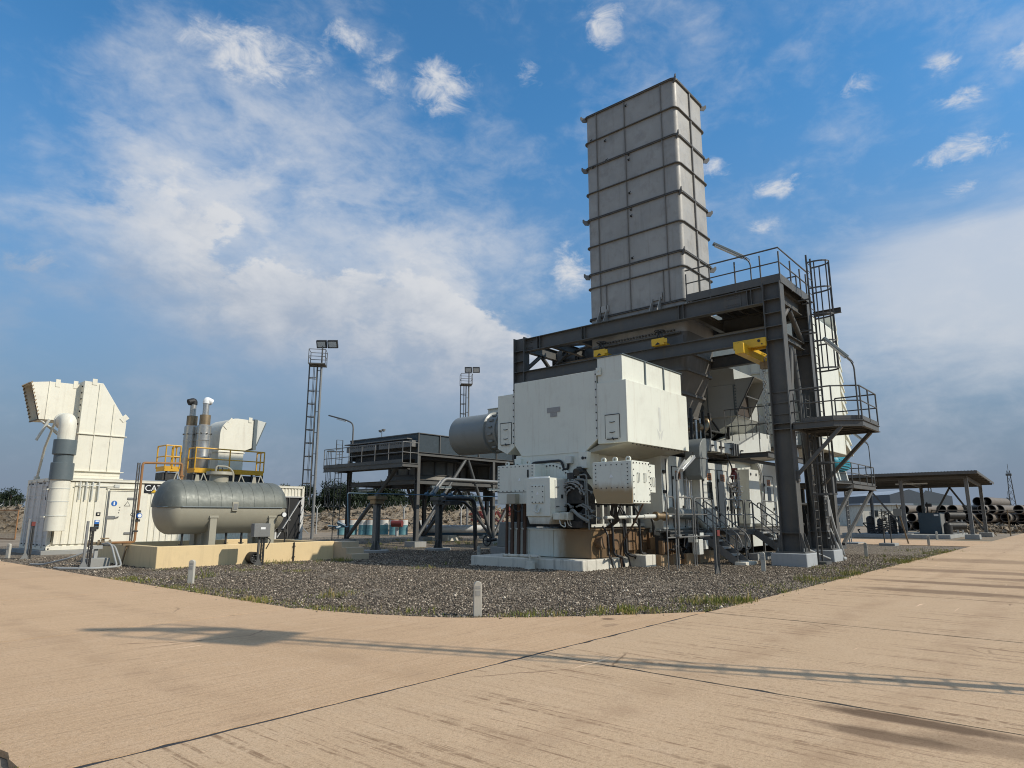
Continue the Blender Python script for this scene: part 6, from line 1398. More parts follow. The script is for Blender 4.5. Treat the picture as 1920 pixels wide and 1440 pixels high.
MB().bar((27.49, 10.97, 5.83), (27.49, 10.11, 7.37), .05, .05).bar((28.91, 10.97, 5.83), (28.91, 10.11, 7.37), .05, .05).bar((27.5, 10.5, 6.6), (28.9, 10.5, 6.6), .05, .05).bar((27.5, 10.97, 5.84), (28.9, 10.97, 5.84), .06, .06).build('hood_frame', steel, vo)
MB().prism([(11.0, 5.80), (13.6, 5.80), (13.6, 5.55), (12.0, 5.2), (11.2, 5.55)], 'x', 27.6, 30).build('underside', ductw, vo)
m = MB().box(27.47, 27.5, 11.0, 11.04, 5.85, 7.15).box(27.47, 27.5, 12.2, 12.23, 5.82, 7.15)
for k in range(10): m.cyl((27.47, 10.95, 5.95 + k * .13), (27.5, 10.95, 5.95 + k * .13), .03, n=6)
m.cyl((27.46, 12.5, 6.7), (27.5, 12.5, 6.7), .2, n=18).cyl((27.46, 12.55, 6.3), (27.5, 12.55, 6.3), .16, n=18); m.build('seam', pvc, vo)

# ------------------------------------------------------------------ filter house with weather hoods
fh = thing('filter_house', 'tall white air filter house with rows of weather hoods behind the steel frame', 'filter house', (34, 11.5, 3.5))
top = [(8.95, 4.6), (14.2, 4.6), (14.2, 11.7), (10.0, 11.7), (9.4, 11.5), (8.95, 11.0)]
MB().prism(top, 'x', 31.6, 36.2).build('body', white, fh, bevel=.03)
m = MB()
for k in range(13):
    z = 4.62 + k * .54; e = 1.15 - .07 * k
    m.prism([(36.2, z + .75), (36.2 + e * .35, z + .62), (36.2 + e, z), (36.2 + e - .03, z - .01), (36.2, z + .5)], 'y', 8.9, 14.2)
m.build('weather_hood', white, fh)
m = MB()
for y in np.arange(9.6, 14, .55): m.box(31.52, 31.6, y - .04, y + .04, 4.5, 9.2)
for z in (5.4, 6.9, 8.4, 9.2): m.box(31.54, 31.6, 9.0, 14.2, z - .04, z + .04)
m.build('stiffener', offwhite, fh)
m = MB()
for x in (32.0, 34.2):
    for y in (9.3, 13.6): m.ibeam((x, y, 0), (x, y, 4.6), .3, .25, (0, 1, 0))
m.bar((32.0, 9.3, 4.4), (34.2, 9.3, .3), .1, .1).bar((32.0, 13.6, 4.4), (34.2, 13.6, .3), .1, .1); m.build('leg', steel, fh)
m = MB().tube([(31.3, 9.9, 4.2), (31.3, 9.9, 9.0)], .18, 14).tube([(31.2, 9.3, 6.2), (31.2, 9.3, 8.4), (31.6, 9.3, 8.7)], .1, 10, bend=.2); m.build('pipe', alu, fh)
m = MB(); rail(m, [(30.6, 13.5, 4.7), (30.6, 8.8, 4.7), (33.5, 8.8, 4.7)], 1.1, .025, .5, [(30.6, y, 4.7) for y in np.arange(8.8, 13.4, .5)]); m.box(30.5, 31.5, 8.7, 13.6, 4.62, 4.69); m.build('landing', steel, fh)

# ------------------------------------------------------------------ motor platform beyond
mp_ = thing('fan_platform', 'raised grey platform on slanting struts carrying a turquoise motor, beyond the steel frame', 'platform', (41.5, 10.7, 0))
m = MB(); m.prism([(39.1, 9.5), (44, 9.5), (44, 12), (37.0, 12), (37.0, 9.9)], 'z', 3.28, 3.33)
for a, b in (((39.1, 9.48, 3.2), (44, 9.48, 3.2)), ((39.08, 9.5, 3.2), (37.0, 12, 3.2)), ((44, 9.5, 3.2), (44, 12, 3.2)), ((37, 12, 3.2), (44, 12, 3.2))): m.ibeam(a, b, .26, .12)
m.build('deck', steel, mp_)
m = MB(); rail(m, [(38.4, 10.3, 3.33), (39.1, 9.5, 3.33), (44, 9.5, 3.33), (44, 12, 3.33)], 1.1, .028, .5, [(39.1, 9.5, 3.33), (40.6, 9.5, 3.33), (42.2, 9.5, 3.33), (44, 9.5, 3.33), (44, 10.7, 3.33), (38.4, 10.3, 3.33)], .14); m.build('handrail', steel, mp_)
m = MB(); m.bar((39.2, 9.6, 3.1), (36.0, 10.0, .9), .14, .14).bar((43.6, 9.6, 3.1), (37.4, 9.8, .2), .15, .15).bar((43.8, 11.8, 3.1), (38.6, 11.9, .2), .14, .14)
for x, y in ((37.2, 11.8), (37.2, 10.0), (38.6, 12)): m.ibeam((x, y, 0), (x, y, 3.1), .22, .2, (0, 1, 0)); m.box(x - .3, x + .3, y - .3, y + .3, -.05, .15)
m.build('strut', steel, mp_)
m = ladder(MB(), 44.3, 11.2, .0, 3.6, .42, 'x', out=(0, -1), pitch=.28); m.box(43.9, 45.4, 10.7, 11.5, -.05, .07); m.build('ladder', hose, mp_)
m = MB(); 
for k in range(8): x = 32.6 + k * .8; m.box(x, x + .1, 11.0, 11.3, 0, random.uniform(1.0, 3.0))
m.tube([(32, 11.2, 1.2), (38.5, 11.2, 1.2)], .09).tube([(33, 11, 2.2), (38, 11, 2.2), (38, 11, .2)], .07, bend=.2).box(33, 36.5, 11.6, 13.4, 0, 2.4); m.build('pipework', dark, mp_)
mo = thing('electric_motor', 'turquoise electric motor standing on the raised platform', 'motor', (41.6, 10.9, 3.33))
m = MB().lathe((0, 10.9, 4.62), [(.0, 40.35), (.3, 40.38), (.42, 40.5), (.45, 40.6), (.45, 42.8), (.36, 42.9), (.36, 43.35), (.0, 43.4)], 24, 'x'); m.build('housing', teal, mo)
m = MB()
for k in range(20): a = k * math.pi / 10; m.bar((40.65, 10.9 + .47 * math.cos(a), 4.62 + .47 * math.sin(a)), (42.75, 10.9 + .47 * math.cos(a), 4.62 + .47 * math.sin(a)), .02, .07)
m.build('cooling_fin', teal, mo)
MB().box(40.8, 42.0, 10.6, 11.2, 5.05, 5.36).box(42.0, 42.5, 10.75, 11.1, 5.05, 5.22).build('terminal_box', teal, mo, bevel=.02)
MB().prism([(10.5, 3.33), (11.3, 3.33), (11.15, 4.25), (10.65, 4.25)], 'x', 40.8, 41.0).prism([(10.5, 3.33), (11.3, 3.33), (11.15, 4.25), (10.65, 4.25)], 'x', 42.4, 42.6).prism([(10.4, 3.33), (11.4, 3.33), (11.2, 4.1), (10.6, 4.1)], 'x', 39.9, 40.2).build('foot', offwhite, mo)
MB().cyl((40.35, 10.9, 4.62), (39.4, 10.9, 4.62), .14, n=14).box(39.0, 39.5, 10.6, 11.2, 3.5, 4.75).build('fan_drive', tankm, mo)

# ------------------------------------------------------------------ tube lamps on poles
def tlamp(name, label, foot, zt, rise, arm, tube_len, ring=True):
    """pole from foot up to zt, then a slanting arm carrying a long lamp case"""
    t = thing(name, label, 'lamp', foot, 'tube lamps on thin poles'); x, y, z = foot
    a = Vector((x, y, zt)); d = Vector(arm).normalized(); b = a + d * .25; c = a + d * (.25 + tube_len)
    MB().tube([(x, y, z), (x, y, zt - .12), a + d * .15, b, b + d * tube_len * .5], .026, 8, bend=.15).build('pole', steel, t)
    q = MB().bar(b + Vector((0, 0, .02)), c + Vector((0, 0, .02)), .15, .09); cs = q.build('lamp_case', pvc, t, bevel=.01)
    MB().bar(b + d * .06 - Vector((0, 0, .045)), c - d * .06 - Vector((0, 0, .045)), .11, .04).build('diffuser', lampgl, cs)
    if ring: n_ = d.cross(Vector((0, 0, 1))).normalized(); MB().tube([b - d * .02 + (d * math.cos(s_) * .22 + n_ * math.sin(s_) * .22 * .3 + Vector((0, 0, 1)) * math.sin(s_) * .1) for s_ in np.linspace(0, 6.283, 15)[:-1]], .012, 5, close=True).build('cable_loop', cable, t)
    return t
IL = Vector((-math.sin(CAM_AZ), math.cos(CAM_AZ), 0))
tlamp('tube_lamp', 'tube lamp on a bent pole at the top deck of the steel frame', (23.75, 8.56, 9.9), 11.05, 0, IL * 1.0 + Vector((0, 0, .48)), 1.25)
tlamp('tube_lamp', 'tube lamp on a tall pole at the middle platform of the frame', (23.9, 5.42, 4.76), 6.65, 0, Vector((-.62, .72, .85)), 1.0)
tlamp('tube_lamp', 'tube lamp over the fan platform with the turquoise motor', (43.2, 9.45, 3.33), 5.75, 0, IL + Vector((0, 0, .8)), 1.1)
t = thing('tube_lamp', 'bent pole lamp at the railed walkway beside the white generator', 'lamp', (19.6, 9.9, 1.0), 'tube lamps on thin poles')
MB().tube([(19.6, 9.9, .95), (19.6, 9.9, 2.95), (20.2, 9.88, 3.4)], .035, 10, bend=.2).box(19.5, 19.7, 9.86, 9.94, .98, 1.04).build('pole', steel_l, t)
MB().bar((19.85, 9.86, 3.05), (20.75, 9.84, 3.55), .16, .1).build('lamp_case', alu, t, bevel=.01)
MB().tube([(20.7 + .08 * math.cos(s_), 9.85, 3.6 + .1 * math.sin(s_)) for s_ in np.linspace(0, 6.28, 12)[:-1]], .014, 5, close=True).tube([(19.6 + .12 * math.cos(s_), 9.88, 2.85 + .15 * math.sin(s_)) for s_ in np.linspace(0, 6.28, 12)[:-1]], .014, 5, close=True).build('cable_loop', cable, t)

# ------------------------------------------------------------------ air cooler on legs
ac = thing('air_cooler', 'dark galvanised air cooler with two fan rings underneath, standing on steel legs', 'air cooler', (30, 31, 0))
AX0, AX1, AY0, AY1 = 24.5, 38.5, 27.9, 34.1
m = MB(); m.box(AX0, AX1, AY0, AY0 + .03, 5.1, 6.15); m.box(AX0, AX1, AY1 - .03, AY1, 5.1, 6.15); m.box(AX1 - .03, AX1, AY0 + .03, AY1 - .03, 5.1, 6.15); m.box(AX0, AX0 + .03, AY0 + .03, AY1 - .03, 5.75, 6.12)
m.build('side_wall', coolm, ac)
m = MB()
for x in np.arange(AX0 + .05, AX1, 1.62): m.box(x - .035, x + .035, AY0 - .06, AY0, 5.1, 6.13)
m.ibeam((AX0, AY0 - .05, 5.0), (AX1, AY0 - .05, 5.0), .2, .16); m.ibeam((AX0, AY1, 5.0), (AX1, AY1, 5.0), .2, .16)
m.box(AX0 - .02, AX1, AY0 - .07, AY0, 6.13, 6.17); m.box(AX0 - .04, AX0, AY0, AY1, 6.10, 6.16); m.build('frame', steel, ac)
m = MB(); m.box(AX0 + .1, AX1 - .05, AY0 + .05, AY1 - .05, 5.12, 5.7); m.build('tube_bundle', dark, ac)
MB().box(AX0 + .25, AX1 - .1, AY0 + .25, AY1 - .25, 4.76, 5.11).build('plenum', dark, ac)
m = MB()
for y0_, y1_ in ((28.0, 30.9), (31.1, 34.0)):
    m.box(AX0 - .32, AX0 + .1, y0_, y1_, 5.38, 5.74)
    for k in range(14): m.cyl((AX0 - .36, y0_ + .2 + k * .19, 5.62), (AX0 - .3, y0_ + .2 + k * .19, 5.62), .03, n=6)
m.box(AX0 - .5, AX0 - .1, 28.2, 34.0, 5.80, 5.86); m.build('header_box', steel_m, ac)
for cx in (27.75, 33.6):
    r = MB().lathe((cx, 31, 0), [(2.35, 3.55), (2.12, 3.95), (2.05, 3.97), (2.05, 4.75)], 40); ro = r.build('fan_ring', coolring, ac)
    q = MB()
    for k in range(16): a = k * math.pi / 8; q.box(cx + 2.07 * math.cos(a) - .05, cx + 2.07 * math.cos(a) + .05, 31 + 2.07 * math.sin(a) - .05, 31 + 2.07 * math.sin(a) + .05, 3.95, 4.75)
    q.lathe((cx, 31, 0), [(2.06, 3.93), (2.2, 3.93), (2.2, 3.98), (2.06, 3.98)], 40); q.build('stiffener', steel, ro)
    q = MB()
    for k in range(4):
        a = k * math.pi / 2 + .4; c, s_ = math.cos(a), math.sin(a)
        q.add([(cx + .2 * c - .16 * s_, 31 + .2 * s_ + .16 * c, 4.15), (cx + .2 * c + .16 * s_, 31 + .2 * s_ - .16 * c, 4.3), (cx + 1.95 * c + .12 * s_, 31 + 1.95 * s_ - .12 * c, 4.22), (cx + 1.95 * c - .12 * s_, 31 + 1.95 * s_ + .12 * c, 4.16), (cx + .2 * c - .16 * s_, 31 + .2 * s_ + .16 * c, 4.12), (cx + .2 * c + .16 * s_, 31 + .2 * s_ - .16 * c, 4.27), (cx + 1.95 * c + .12 * s_, 31 + 1.95 * s_ - .12 * c, 4.19), (cx + 1.95 * c - .12 * s_, 31 + 1.95 * s_ + .12 * c, 4.13)],
              [(0, 1, 2, 3), (7, 6, 5, 4), (0, 4, 5, 1), (1, 5, 6, 2), (2, 6, 7, 3), (3, 7, 4, 0)])
    q.cyl((cx, 31, 3.4), (cx, 31, 4.4), .2, n=16); q.build('fan', dark, ro)
    MB().cyl((cx, 31, 2.6), (cx, 31, 3.4), .3, n=18).build('motor', dark, ro)
    q = MB()
    for k in range(4): a = k * math.pi / 2 + math.pi / 4; q.bar((cx, 31, 4.7), (cx + 2.05 * math.cos(a), 31 + 2.05 * math.sin(a), 4.7), .06, .06)
    q.prism([(cx - 2.9, AY0 + .03), (cx + 2.9, AY0 + .03), (cx + 2.9, AY1 - .05), (cx - 2.9, AY1 - .05)], 'z', 5.06, 5.1) if False else None
    q.build('fan_guard', steel, ro)
m = MB()
for x, f0 in ((AX0 + .05, 1), (30.7, 1), (36.9, 1)):
    for y in (AY0, AY1): m.ibeam((x, y, .3), (x, y, 4.9), .24, .2, (0, 1, 0)); m.box(x - .2, x + .2, y - .2, y + .2, .27, .3)
m.build('leg', steel, ac)
m = MB()
for x in (AX0 + .05, 30.7, 36.9):
    for y in (AY0, AY1): m.box(x - .42, x + .42, y - .42, y + .42, -.05, .27)
m.build('footing', conc, ac, bevel=.02)
m = MB()
for y in (AY0, AY1): m.ibeam((AX0, y, 3.48), (AX1 - 1.5, y, 3.48), .26, .16)
for x in (AX0 + .05, 27.75, 30.7, 33.6, 36.9): m.ibeam((x, AY0, 3.46), (x, AY1, 3.46), .24, .16)
m.build('beam', steel, ac)
m = MB()
for y in (AY0, AY1):
    for xa, xb, xm in ((AX0 + .1, 30.6, 28.4), (36.8, 30.8, 34.0)):
        m.cyl((xa, y, .4), (xm - .1, y, 4.9), .10, n=12); m.cyl((xb, y, .4), (xm + .1, y, 4.9), .10, n=12)
for x in (AX0 + .05,): m.cyl((x, AY1 - .1, .4), (x, 29.5, 4.4), .11, n=12)
m.cyl((30.7, AY1 - .1, .4), (30.7, 31, 3.3), .1, n=12).cyl((30.7, AY0 + .1, .4), (30.7, 31, 3.3), .1, n=12)
m.build('brace', mat('brace_galvanised', (.085, .085, .08), .5, var=.15), ac)
m = MB(); m.box(AX0 - 1.2, AX0 - .1, 27.7, 35.0, 4.40, 4.44); m.ibeam((AX0 - 1.2, 27.7, 4.32), (AX0 - 1.2, 35.0, 4.32), .26, .1); m.ibeam((AX0 - .15, 27.7, 4.32), (AX0 - .15, 35.0, 4.32), .22, .1); m.ibeam((AX0 - 1.2, 27.7, 4.32), (AX0 - .1, 27.7, 4.32), .2, .1); m.ibeam((AX0 - 1.2, 33.9, 4.28), (AX0 + .1, 33.9, 4.28), .24, .12); m.ibeam((AX0 - 1.2, 28.6, 4.28), (AX0 + .1, 28.6, 4.28), .24, .12)
m.box(AX0 - 1.22, AX0 - 1.2, 27.7, 35.0, 4.4, 4.62)
pl = m.build('platform', steel_l if False else steel, ac)
m = MB(); rail(m, [(AX0 - .1, 27.72, 4.44), (AX0 - 1.2, 27.72, 4.44), (AX0 - 1.2, 35.0, 4.44)], 1.12, .026, .5, [(AX0 - .1, 27.72, 4.44), (AX0 - .65, 27.72, 4.44)] + [(AX0 - 1.2, y, 4.44) for y in (27.72, 28.9, 30.1, 31.3, 32.5, 33.8, 35.0)]); m.build('handrail', steel_m, pl)
l = ladder(MB(), 24.6, 35.35, 0, 6.3, .45, 'x', out=(0, 1)).build('ladder', steel, ac); cage_(MB(), 24.6, 35.37, 2.2, 5.6, (-.5, .87), 'x', pitch=1.1).build('cage', steel, l)
m = MB().tube([(24.3, 33.6, 4.44), (24.3, 33.6, 7.15), (24.35, 34.4, 7.45), (24.4, 36.4, 7.95)], .045, 10, bend=.35); lp = m.build('lamp_pole', steel, ac)
MB().bar((24.35, 34.5, 7.40), (24.38, 35.4, 7.62), .14, .08).build('lamp_case', lampgl, lp)
m = MB().tube([(24.6, 31.2, 6.1), (24.6, 31.2, 6.5)], .02); m.lathe((24.6, 31.05, 6.58), [(.0, -.1), (.1, -.06), (.12, .04), (.0, .08)], 12); m.lathe((24.6, 31.35, 6.55), [(.0, -.1), (.09, -.06), (.11, .04), (.0, .08)], 12); m.build('flood_lamp', steel_l, ac)
for k, (x, y, z) in enumerate(((24.7, 32.6, 3.15), (25.8, 27.3, 3.2), (30.5, 27.4, 3.2))):
    tl = thing('tube_lamp', ('tube lamp hung under the left end of the air cooler', 'tube lamp hung under the near edge of the air cooler, beside its corner leg', 'tube lamp hung under the air cooler near the white generator')[k], 'lamp', (x, y, z), 'tube lamps hung under the air cooler')
    dx, dy = (0, .75) if k == 0 else (.75, 0)
    MB().bar((x - dx, y - dy, z), (x + dx, y + dy, z), .14, .10).build('lamp_case', pvc, tl); MB().bar((x - dx * .95, y - dy * .95, z - .06), (x + dx * .95, y + dy * .95, z - .06), .09, .05).build('diffuser', lampgl, tl); MB().tube([(x, y, z), (x, y, 3.5)], .02).build('hanger', steel, tl)

# ------------------------------------------------------------------ pipes on stanchions before the cooler
for k, (x, y, lb) in enumerate(((19.6, 25.0, 'left steel stanchion on a round concrete base under the thin blue pipe'), (22.85, 24.3, 'right steel stanchion on a round concrete base under the thin blue pipe'))):
    t = thing('pipe_stanchion', lb, 'stanchion', (x, y, 0), 'steel stanchions under the pipes')
    MB().lathe((x, y, 0), [(.62, -.05), (.62, .08), (.58, .1), (.0, .1)], 28).build('base', conc, t)
    m = MB().ibeam((x, y, .1), (x, y, 2.35), .26, .24, (1, 0, 0)); m.prism([(x - .32, .1), (x + .32, .1), (x + .14, .5), (x - .14, .5)], 'y', y - .01, y + .01); m.prism([(y - .3, .1), (y + .3, .1), (y + .13, .5), (y - .13, .5)], 'x', x - .01, x + .01); m.build('column', steel_m if k == 0 else steel, t)
    MB().box(x - .34, x + .34, y - .3, y + .3, 2.35, 2.52).box(x - .26, x + .26, y - .2, y + .2, 2.16, 2.35).build('cap', burnt if k == 0 else steel, t, bevel=.01)
t = thing('water_pipe', 'thin blue pipe crossing in front of the air cooler and dropping at its left end', 'pipe', (23, 24.6, 1.2))
MB().tube([(17.75, 24.6, 1.15), (17.65, 24.6, 2.6), (29.5, 24.6, 2.66)], .022, 8, bend=.08).tube([(17.75, 24.6, 1.15), (17.5, 24.8, 1.15), (17.0, 25.0, 1.2)], .03, 8).build('pipe', bluep, t)
m = MB()
for x in (22.3, 22.7, 23.4, 23.9): m.cyl((x, 24.5, 2.66), (x, 24.7, 2.66), .09, n=10).tube([(x, 24.6, 2.7), (x + .08, 24.6, 2.85)], .02)
m.tube([(17.6, 24.6, 1.2), (17.3, 24.75, 1.35)], .06).tube([(17.4, 24.7, 1.15), (17.2, 24.7, 1.1)], .07); m.build('valve', bluep, t)
t = thing('pipe_run', 'grey pipe running level before the fan rings of the air cooler', 'pipe', (27.5, 26, 3.0)); MB().tube([(24.0, 26, 2.7), (24.8, 26, 3.55), (31.5, 26, 3.55)], .09, 12, bend=.2).tube([(23.85, 26.1, 2.7), (24.6, 26.1, 3.45)], .05).build('pipe', steel_l, t)
m = MB()
for x in (26.2, 28.6, 30.2): m.tube([(x, 26, 3.55), (x, 26.4, 3.5), (x, 27.6, 3.5)], .03)
m.build('bracket', steel, t)
t = thing('pipe_run', 'thick dark pipe bending down to the gravel left of the generator base', 'pipe', (23, 22.5, 0)); MB().tube([(21.6, 22.6, 2.42), (23.45, 22.5, 2.42), (23.6, 22.5, -.05)], .10, 14, bend=.35).tube([(21.6, 22.8, 2.28), (23.1, 22.8, 2.26), (23.35, 22.7, 2.0)], .06, 10, bend=.2).build('pipe', dark, t)
MB().box(21.7, 22.4, 22.35, 22.7, 2.12, 2.3).build('support', dark, t)
t = thing('insulated_pipe', 'long white insulated pipe lying low on concrete sleepers behind the air cooler', 'pipe', (33, 33, .5)); a = far(-6.5, 46); b = far(2.5, 46.5)
MB().cyl((a[0], a[1], .75), (b[0], b[1], .75), .26, n=18).build('pipe', whitegl, t); MB().cyl((a[0], a[1], .42), (b[0], b[1], .42), .12, n=12).build('pipe', bluep, t)
m = MB()
for f in (.25, .75, .95): p = Vector(a).lerp(Vector(b), f); m.box(p.x - .5, p.x + .5, p.y - .4, p.y + .4, -.05, .36)
m.build('sleeper', padc, t)
t = thing('pump_unit', 'grey pump housing and round wheel beside the left edge of the white generator', 'pump', (22.5, 19.5, 0))
MB().prism([(18.3, .3), (19.9, .3), (19.75, 1.35), (18.5, 1.35)], 'x', 22.2, 23.2).build('housing', ductm, t, bevel=.02); MB().box(22.0, 23.4, 18.1, 20.1, -.05, .3).build('base', conc, t, bevel=.02)
m = MB().tube([(22.0, 20.3 + .22 * math.cos(s_), .55 + .22 * math.sin(s_)) for s_ in np.linspace(0, 6.28, 18)[:-1]], .035, 7, close=True).tube([(22.0, 20.3, .55), (22.3, 20.0, .6)], .06).bar((22.0, 20.1, .55), (22.0, 20.5, .55), .03, .03).bar((22.0, 20.3, .35), (22.0, 20.3, .75), .03, .03); m.build('hand_wheel', dark, t)
tag(MB().box(20.9, 22.0, 17.2, 18.2, -.05, .62).build('concrete_block', conc, bevel=.025), 'grey concrete block in the shade left of the generator base', 'block')
# ------------------------------------------------------------------ floodlight masts
def mast(name, label, x, y, h, az, tower=True):
    t = thing(name, label, 'light mast', (x, y, 0), 'floodlight masts with caged ladders')
    MB().cyl((x, y, -.05), (x, y, h), .115 if tower else .10, .085 if tower else .06, n=16).build('pole', steel_l, t)
    d = Vector((math.cos(az), math.sin(az), 0)); s_ = Vector((-d.y, d.x, 0)); c = Vector((x, y, 0))
    m = MB(); o = c + d * .30
    for k in (-.22, .22): m.bar(o + s_ * k + Vector((0, 0, 2.4)), o + s_ * k + Vector((0, 0, h + .1)), .05 if tower else .03, .05 if tower else .03, (0, 1, 0))
    z = 2.6
    while z < h: m.cyl(o - s_ * .22 + Vector((0, 0, z)), o + s_ * .22 + Vector((0, 0, z)), .016, n=6); z += .32
    for z in np.arange(3, h, 1.6): m.bar(c + Vector((0, 0, z)), o + Vector((0, 0, z)), .05, .05)
    l = m.build('ladder', steel, t)
    if tower:
     m = MB(); arc = [o + s_ * .36 * math.cos(q) + d * .62 * math.sin(q) for q in np.linspace(0, math.pi, 9)]; n = int((h - 3) / 1.0)
     for i in range(n + 1):
        z = 3 + (h - 3) * i / n
        for a, b in zip(arc, arc[1:]): m.bar(a + Vector((0, 0, z)), b + Vector((0, 0, z)), .015, .06)
     for k in (1, 3, 4, 5, 7): m.bar(arc[k] + Vector((0, 0, 3)), arc[k] + Vector((0, 0, h)), .018, .045, (0, 1, 0))
     m.build('cage', steel, l)
    w = .62 if tower else .5; cc = c + d * .3
    m = MB().prism([((cc + d * a + s_ * b).x, (cc + d * a + s_ * b).y) for a, b in ((-w, -w), (w, -w), (w, w), (-w, w))], 'z', h, h + .08); p = m.build('platform', steel, t)
    m = MB(); cor = [cc + d * a + s_ * b for a, b in ((-w, -w), (w, -w), (w, w), (-w, w))]
    for z in (h + .6, h + 1.15): m.tube([q + Vector((0, 0, z)) for q in cor], .028, 6, close=True)
    for q in cor: m.tube([q + Vector((0, 0, h)), q + Vector((0, 0, h + 1.15))], .028, 6)
    m.tube([c + Vector((0, 0, h)), c + Vector((0, 0, h + 1.6))], .06, 8); m.build('handrail', steel, p)
    aim = -Vector((math.cos(CAM_AZ), math.sin(CAM_AZ), .55)); aim.normalize(); sd = Vector((-math.sin(CAM_AZ), math.cos(CAM_AZ), 0))
    for k in (-.43, .43):
        a = c + sd * k + Vector((0, 0, h + 1.72)) - sd * .35; f = MB().bar(a - aim * .12, a + aim * .12, .78, .62, (0, 0, 1)); lo = f.build('floodlight', dark, t, bevel=.02)
        MB().bar(a + aim * .122, a + aim * .135, .6, .44, (0, 0, 1)).build('lens', lampgl, lo)
    return t
AZL = CAM_AZ + R(100)
x, y = far(-14.7, 50); mast('light_mast', 'tall floodlight mast with caged ladder behind the right end of the container', x, y, 13.0, AZL)
x, y = far(-4.7, 71); mast('light_mast', 'floodlight mast seen past the round grey ducts', x, y, 15.6, AZL)
mast('light_mast', 'floodlight mast outside the view whose long shadow falls across the concrete', 9.75, -3.0, 9.4, math.atan2(.925, -.38), False)

# ------------------------------------------------------------------ shed with compressor set
sh = thing('open_shed', 'open shed with corrugated lean roof over a compressor set, right of the plant', 'shed', (63, 10.5, 0))
m = MB()
HX0, HX1, HYA, HYB = 58.2, 68.6, 5.9, 15.2
nn = 90
for i in range(nn):
    ya = HYA + (HYB - HYA) * i / nn; yb = HYA + (HYB - HYA) * (i + 1) / nn; za = .045 * (i % 2); zb_ = .045 * ((i + 1) % 2)
    m.quad((HX0, ya, 4.82 + za), (HX1, ya, 4.36 + za), (HX1, yb, 4.36 + zb_), (HX0, yb, 4.82 + zb_))
m.build('roof', steel_l, sh)
m = MB()
for x in np.linspace(HX0 + .1, HX1 - .1, 7): m.box(x - .05, x + .05, HYA + .1, HYB, 4.62 - (x - HX0) * .0442, 4.78 - (x - HX0) * .0442)
m.box(HX0 - .02, HX0, HYA, HYB, 4.62, 4.84); m.prism([(HX0, 4.66), (HX1, 4.2), (HX1, 4.38), (HX0, 4.84)], 'y', HYA - .02, HYA)
for y in (6.75, 11.0, 15): m.bar((59.3, y, 4.42), (67.6, y, 4.1), .14, .24)
m.bar((59.3, 6.75, 4.42), (59.3, 15, 4.42), .14, .2).bar((67.5, 6.75, 4.1), (67.5, 15, 4.1), .14, .2); m.build('rafter', steel, sh)
m = MB(); pb = MB()
for x in (59.3, 67.5):
    for y in (6.75, 11.0, 15.0): m.ibeam((x, y, .3), (x, y, 4.4 - (x - 59) * .03), .24, .22, (0, 1, 0)); pb.box(x - .5, x + .5, y - .45, y + .45, -.05, .30)
m.build('post', steel_l, sh); pb.build('footing', conc, sh, bevel=.03)
m = MB()
m.bar((59.3, 11.0, .5), (59.3, 13.6, 4.2), .12, .12).bar((67.5, 6.9, .5), (67.5, 8.9, 4.0), .14, .14).bar((67.5, 10.9, .5), (67.5, 8.9, 4.0), .14, .14); m.build('brace', steel, sh)
MB().box(58.6, 68.2, 8.1, 14.8, -.05, .24).build('slab', conc, sh, bevel=.03)
MB().box(60.5, 60.62, 9.4, 11.6, 4.05, 4.15).build('tube_lamp', lampgl, sh)
cb = thing('compressor_cabinet', 'slate blue compressor cabinet on the slab under the shed', 'cabinet', (63, 9.75, .24))
MB().box(62.0, 64.4, 9.05, 10.55, .24, 1.88).build('body', slate, cb, bevel=.03); MB().box(62.1, 64.3, 9.03, 9.05, .32, 1.8).build('door', steel_l, cb); MB().box(61.98, 62.0, 9.15, 9.45, 1.62, 1.76).build('nameplate', whitegl, cb)
MB().box(62.1, 64.3, 9.1, 10.5, .2, .26).build('plinth', dark, cb); MB().tube([(63, 10.0, 1.88), (63, 10.0, 2.7)], .06).box(62.8, 63.3, 9.7, 10.1, 2.35, 2.6).build('fitting', dark, cb)
rk = thing('pump_skid', 'dark pumps and vertical filter vessels under the shed left of the slate cabinet', 'pump skid', (61, 12, .24))
m = MB()
for x, y, r, z in ((61, 11.6, .22, 1.7), (61.5, 12.3, .3, 1.5), (60.5, 13.0, .2, 1.2), (61, 13.8, .3, 1.4), (62, 8.6, .3, .9)): m.lathe((x, y, .24), [(.0, z), (r * .7, z - .06), (r, z - .2), (r, 0)], 16)
for k in range(16): y = random.uniform(10.9, 14.5); z = random.uniform(.4, 1.5); m.tube([(60.2, y, z), (60.2, y + random.uniform(-.8, .8), z), (60.2, y, .24)], .05, 8, bend=.1)
m.build('vessel', dark, rk)
MB().box(60.4, 60.7, 11.15, 11.6, .9, 1.9).build('control_box', ductm, rk, bevel=.02)
q = thing('roller_rack', 'stacked dark rollers beside the slate cabinet', 'rack', (65, 8.5, .24)); m = MB()
for z in (.75, 1.55): m.cyl((64.2, 8.85, z + .1), (65.2, 7.9, z + .1), .3, n=16)
m.build('roller', dark, q); MB().box(64.8, 64.9, 8.3, 8.4, .24, 1.9).box(65.1, 65.25, 8.0, 8.1, .24, 1.9).build('stand', alu, q)
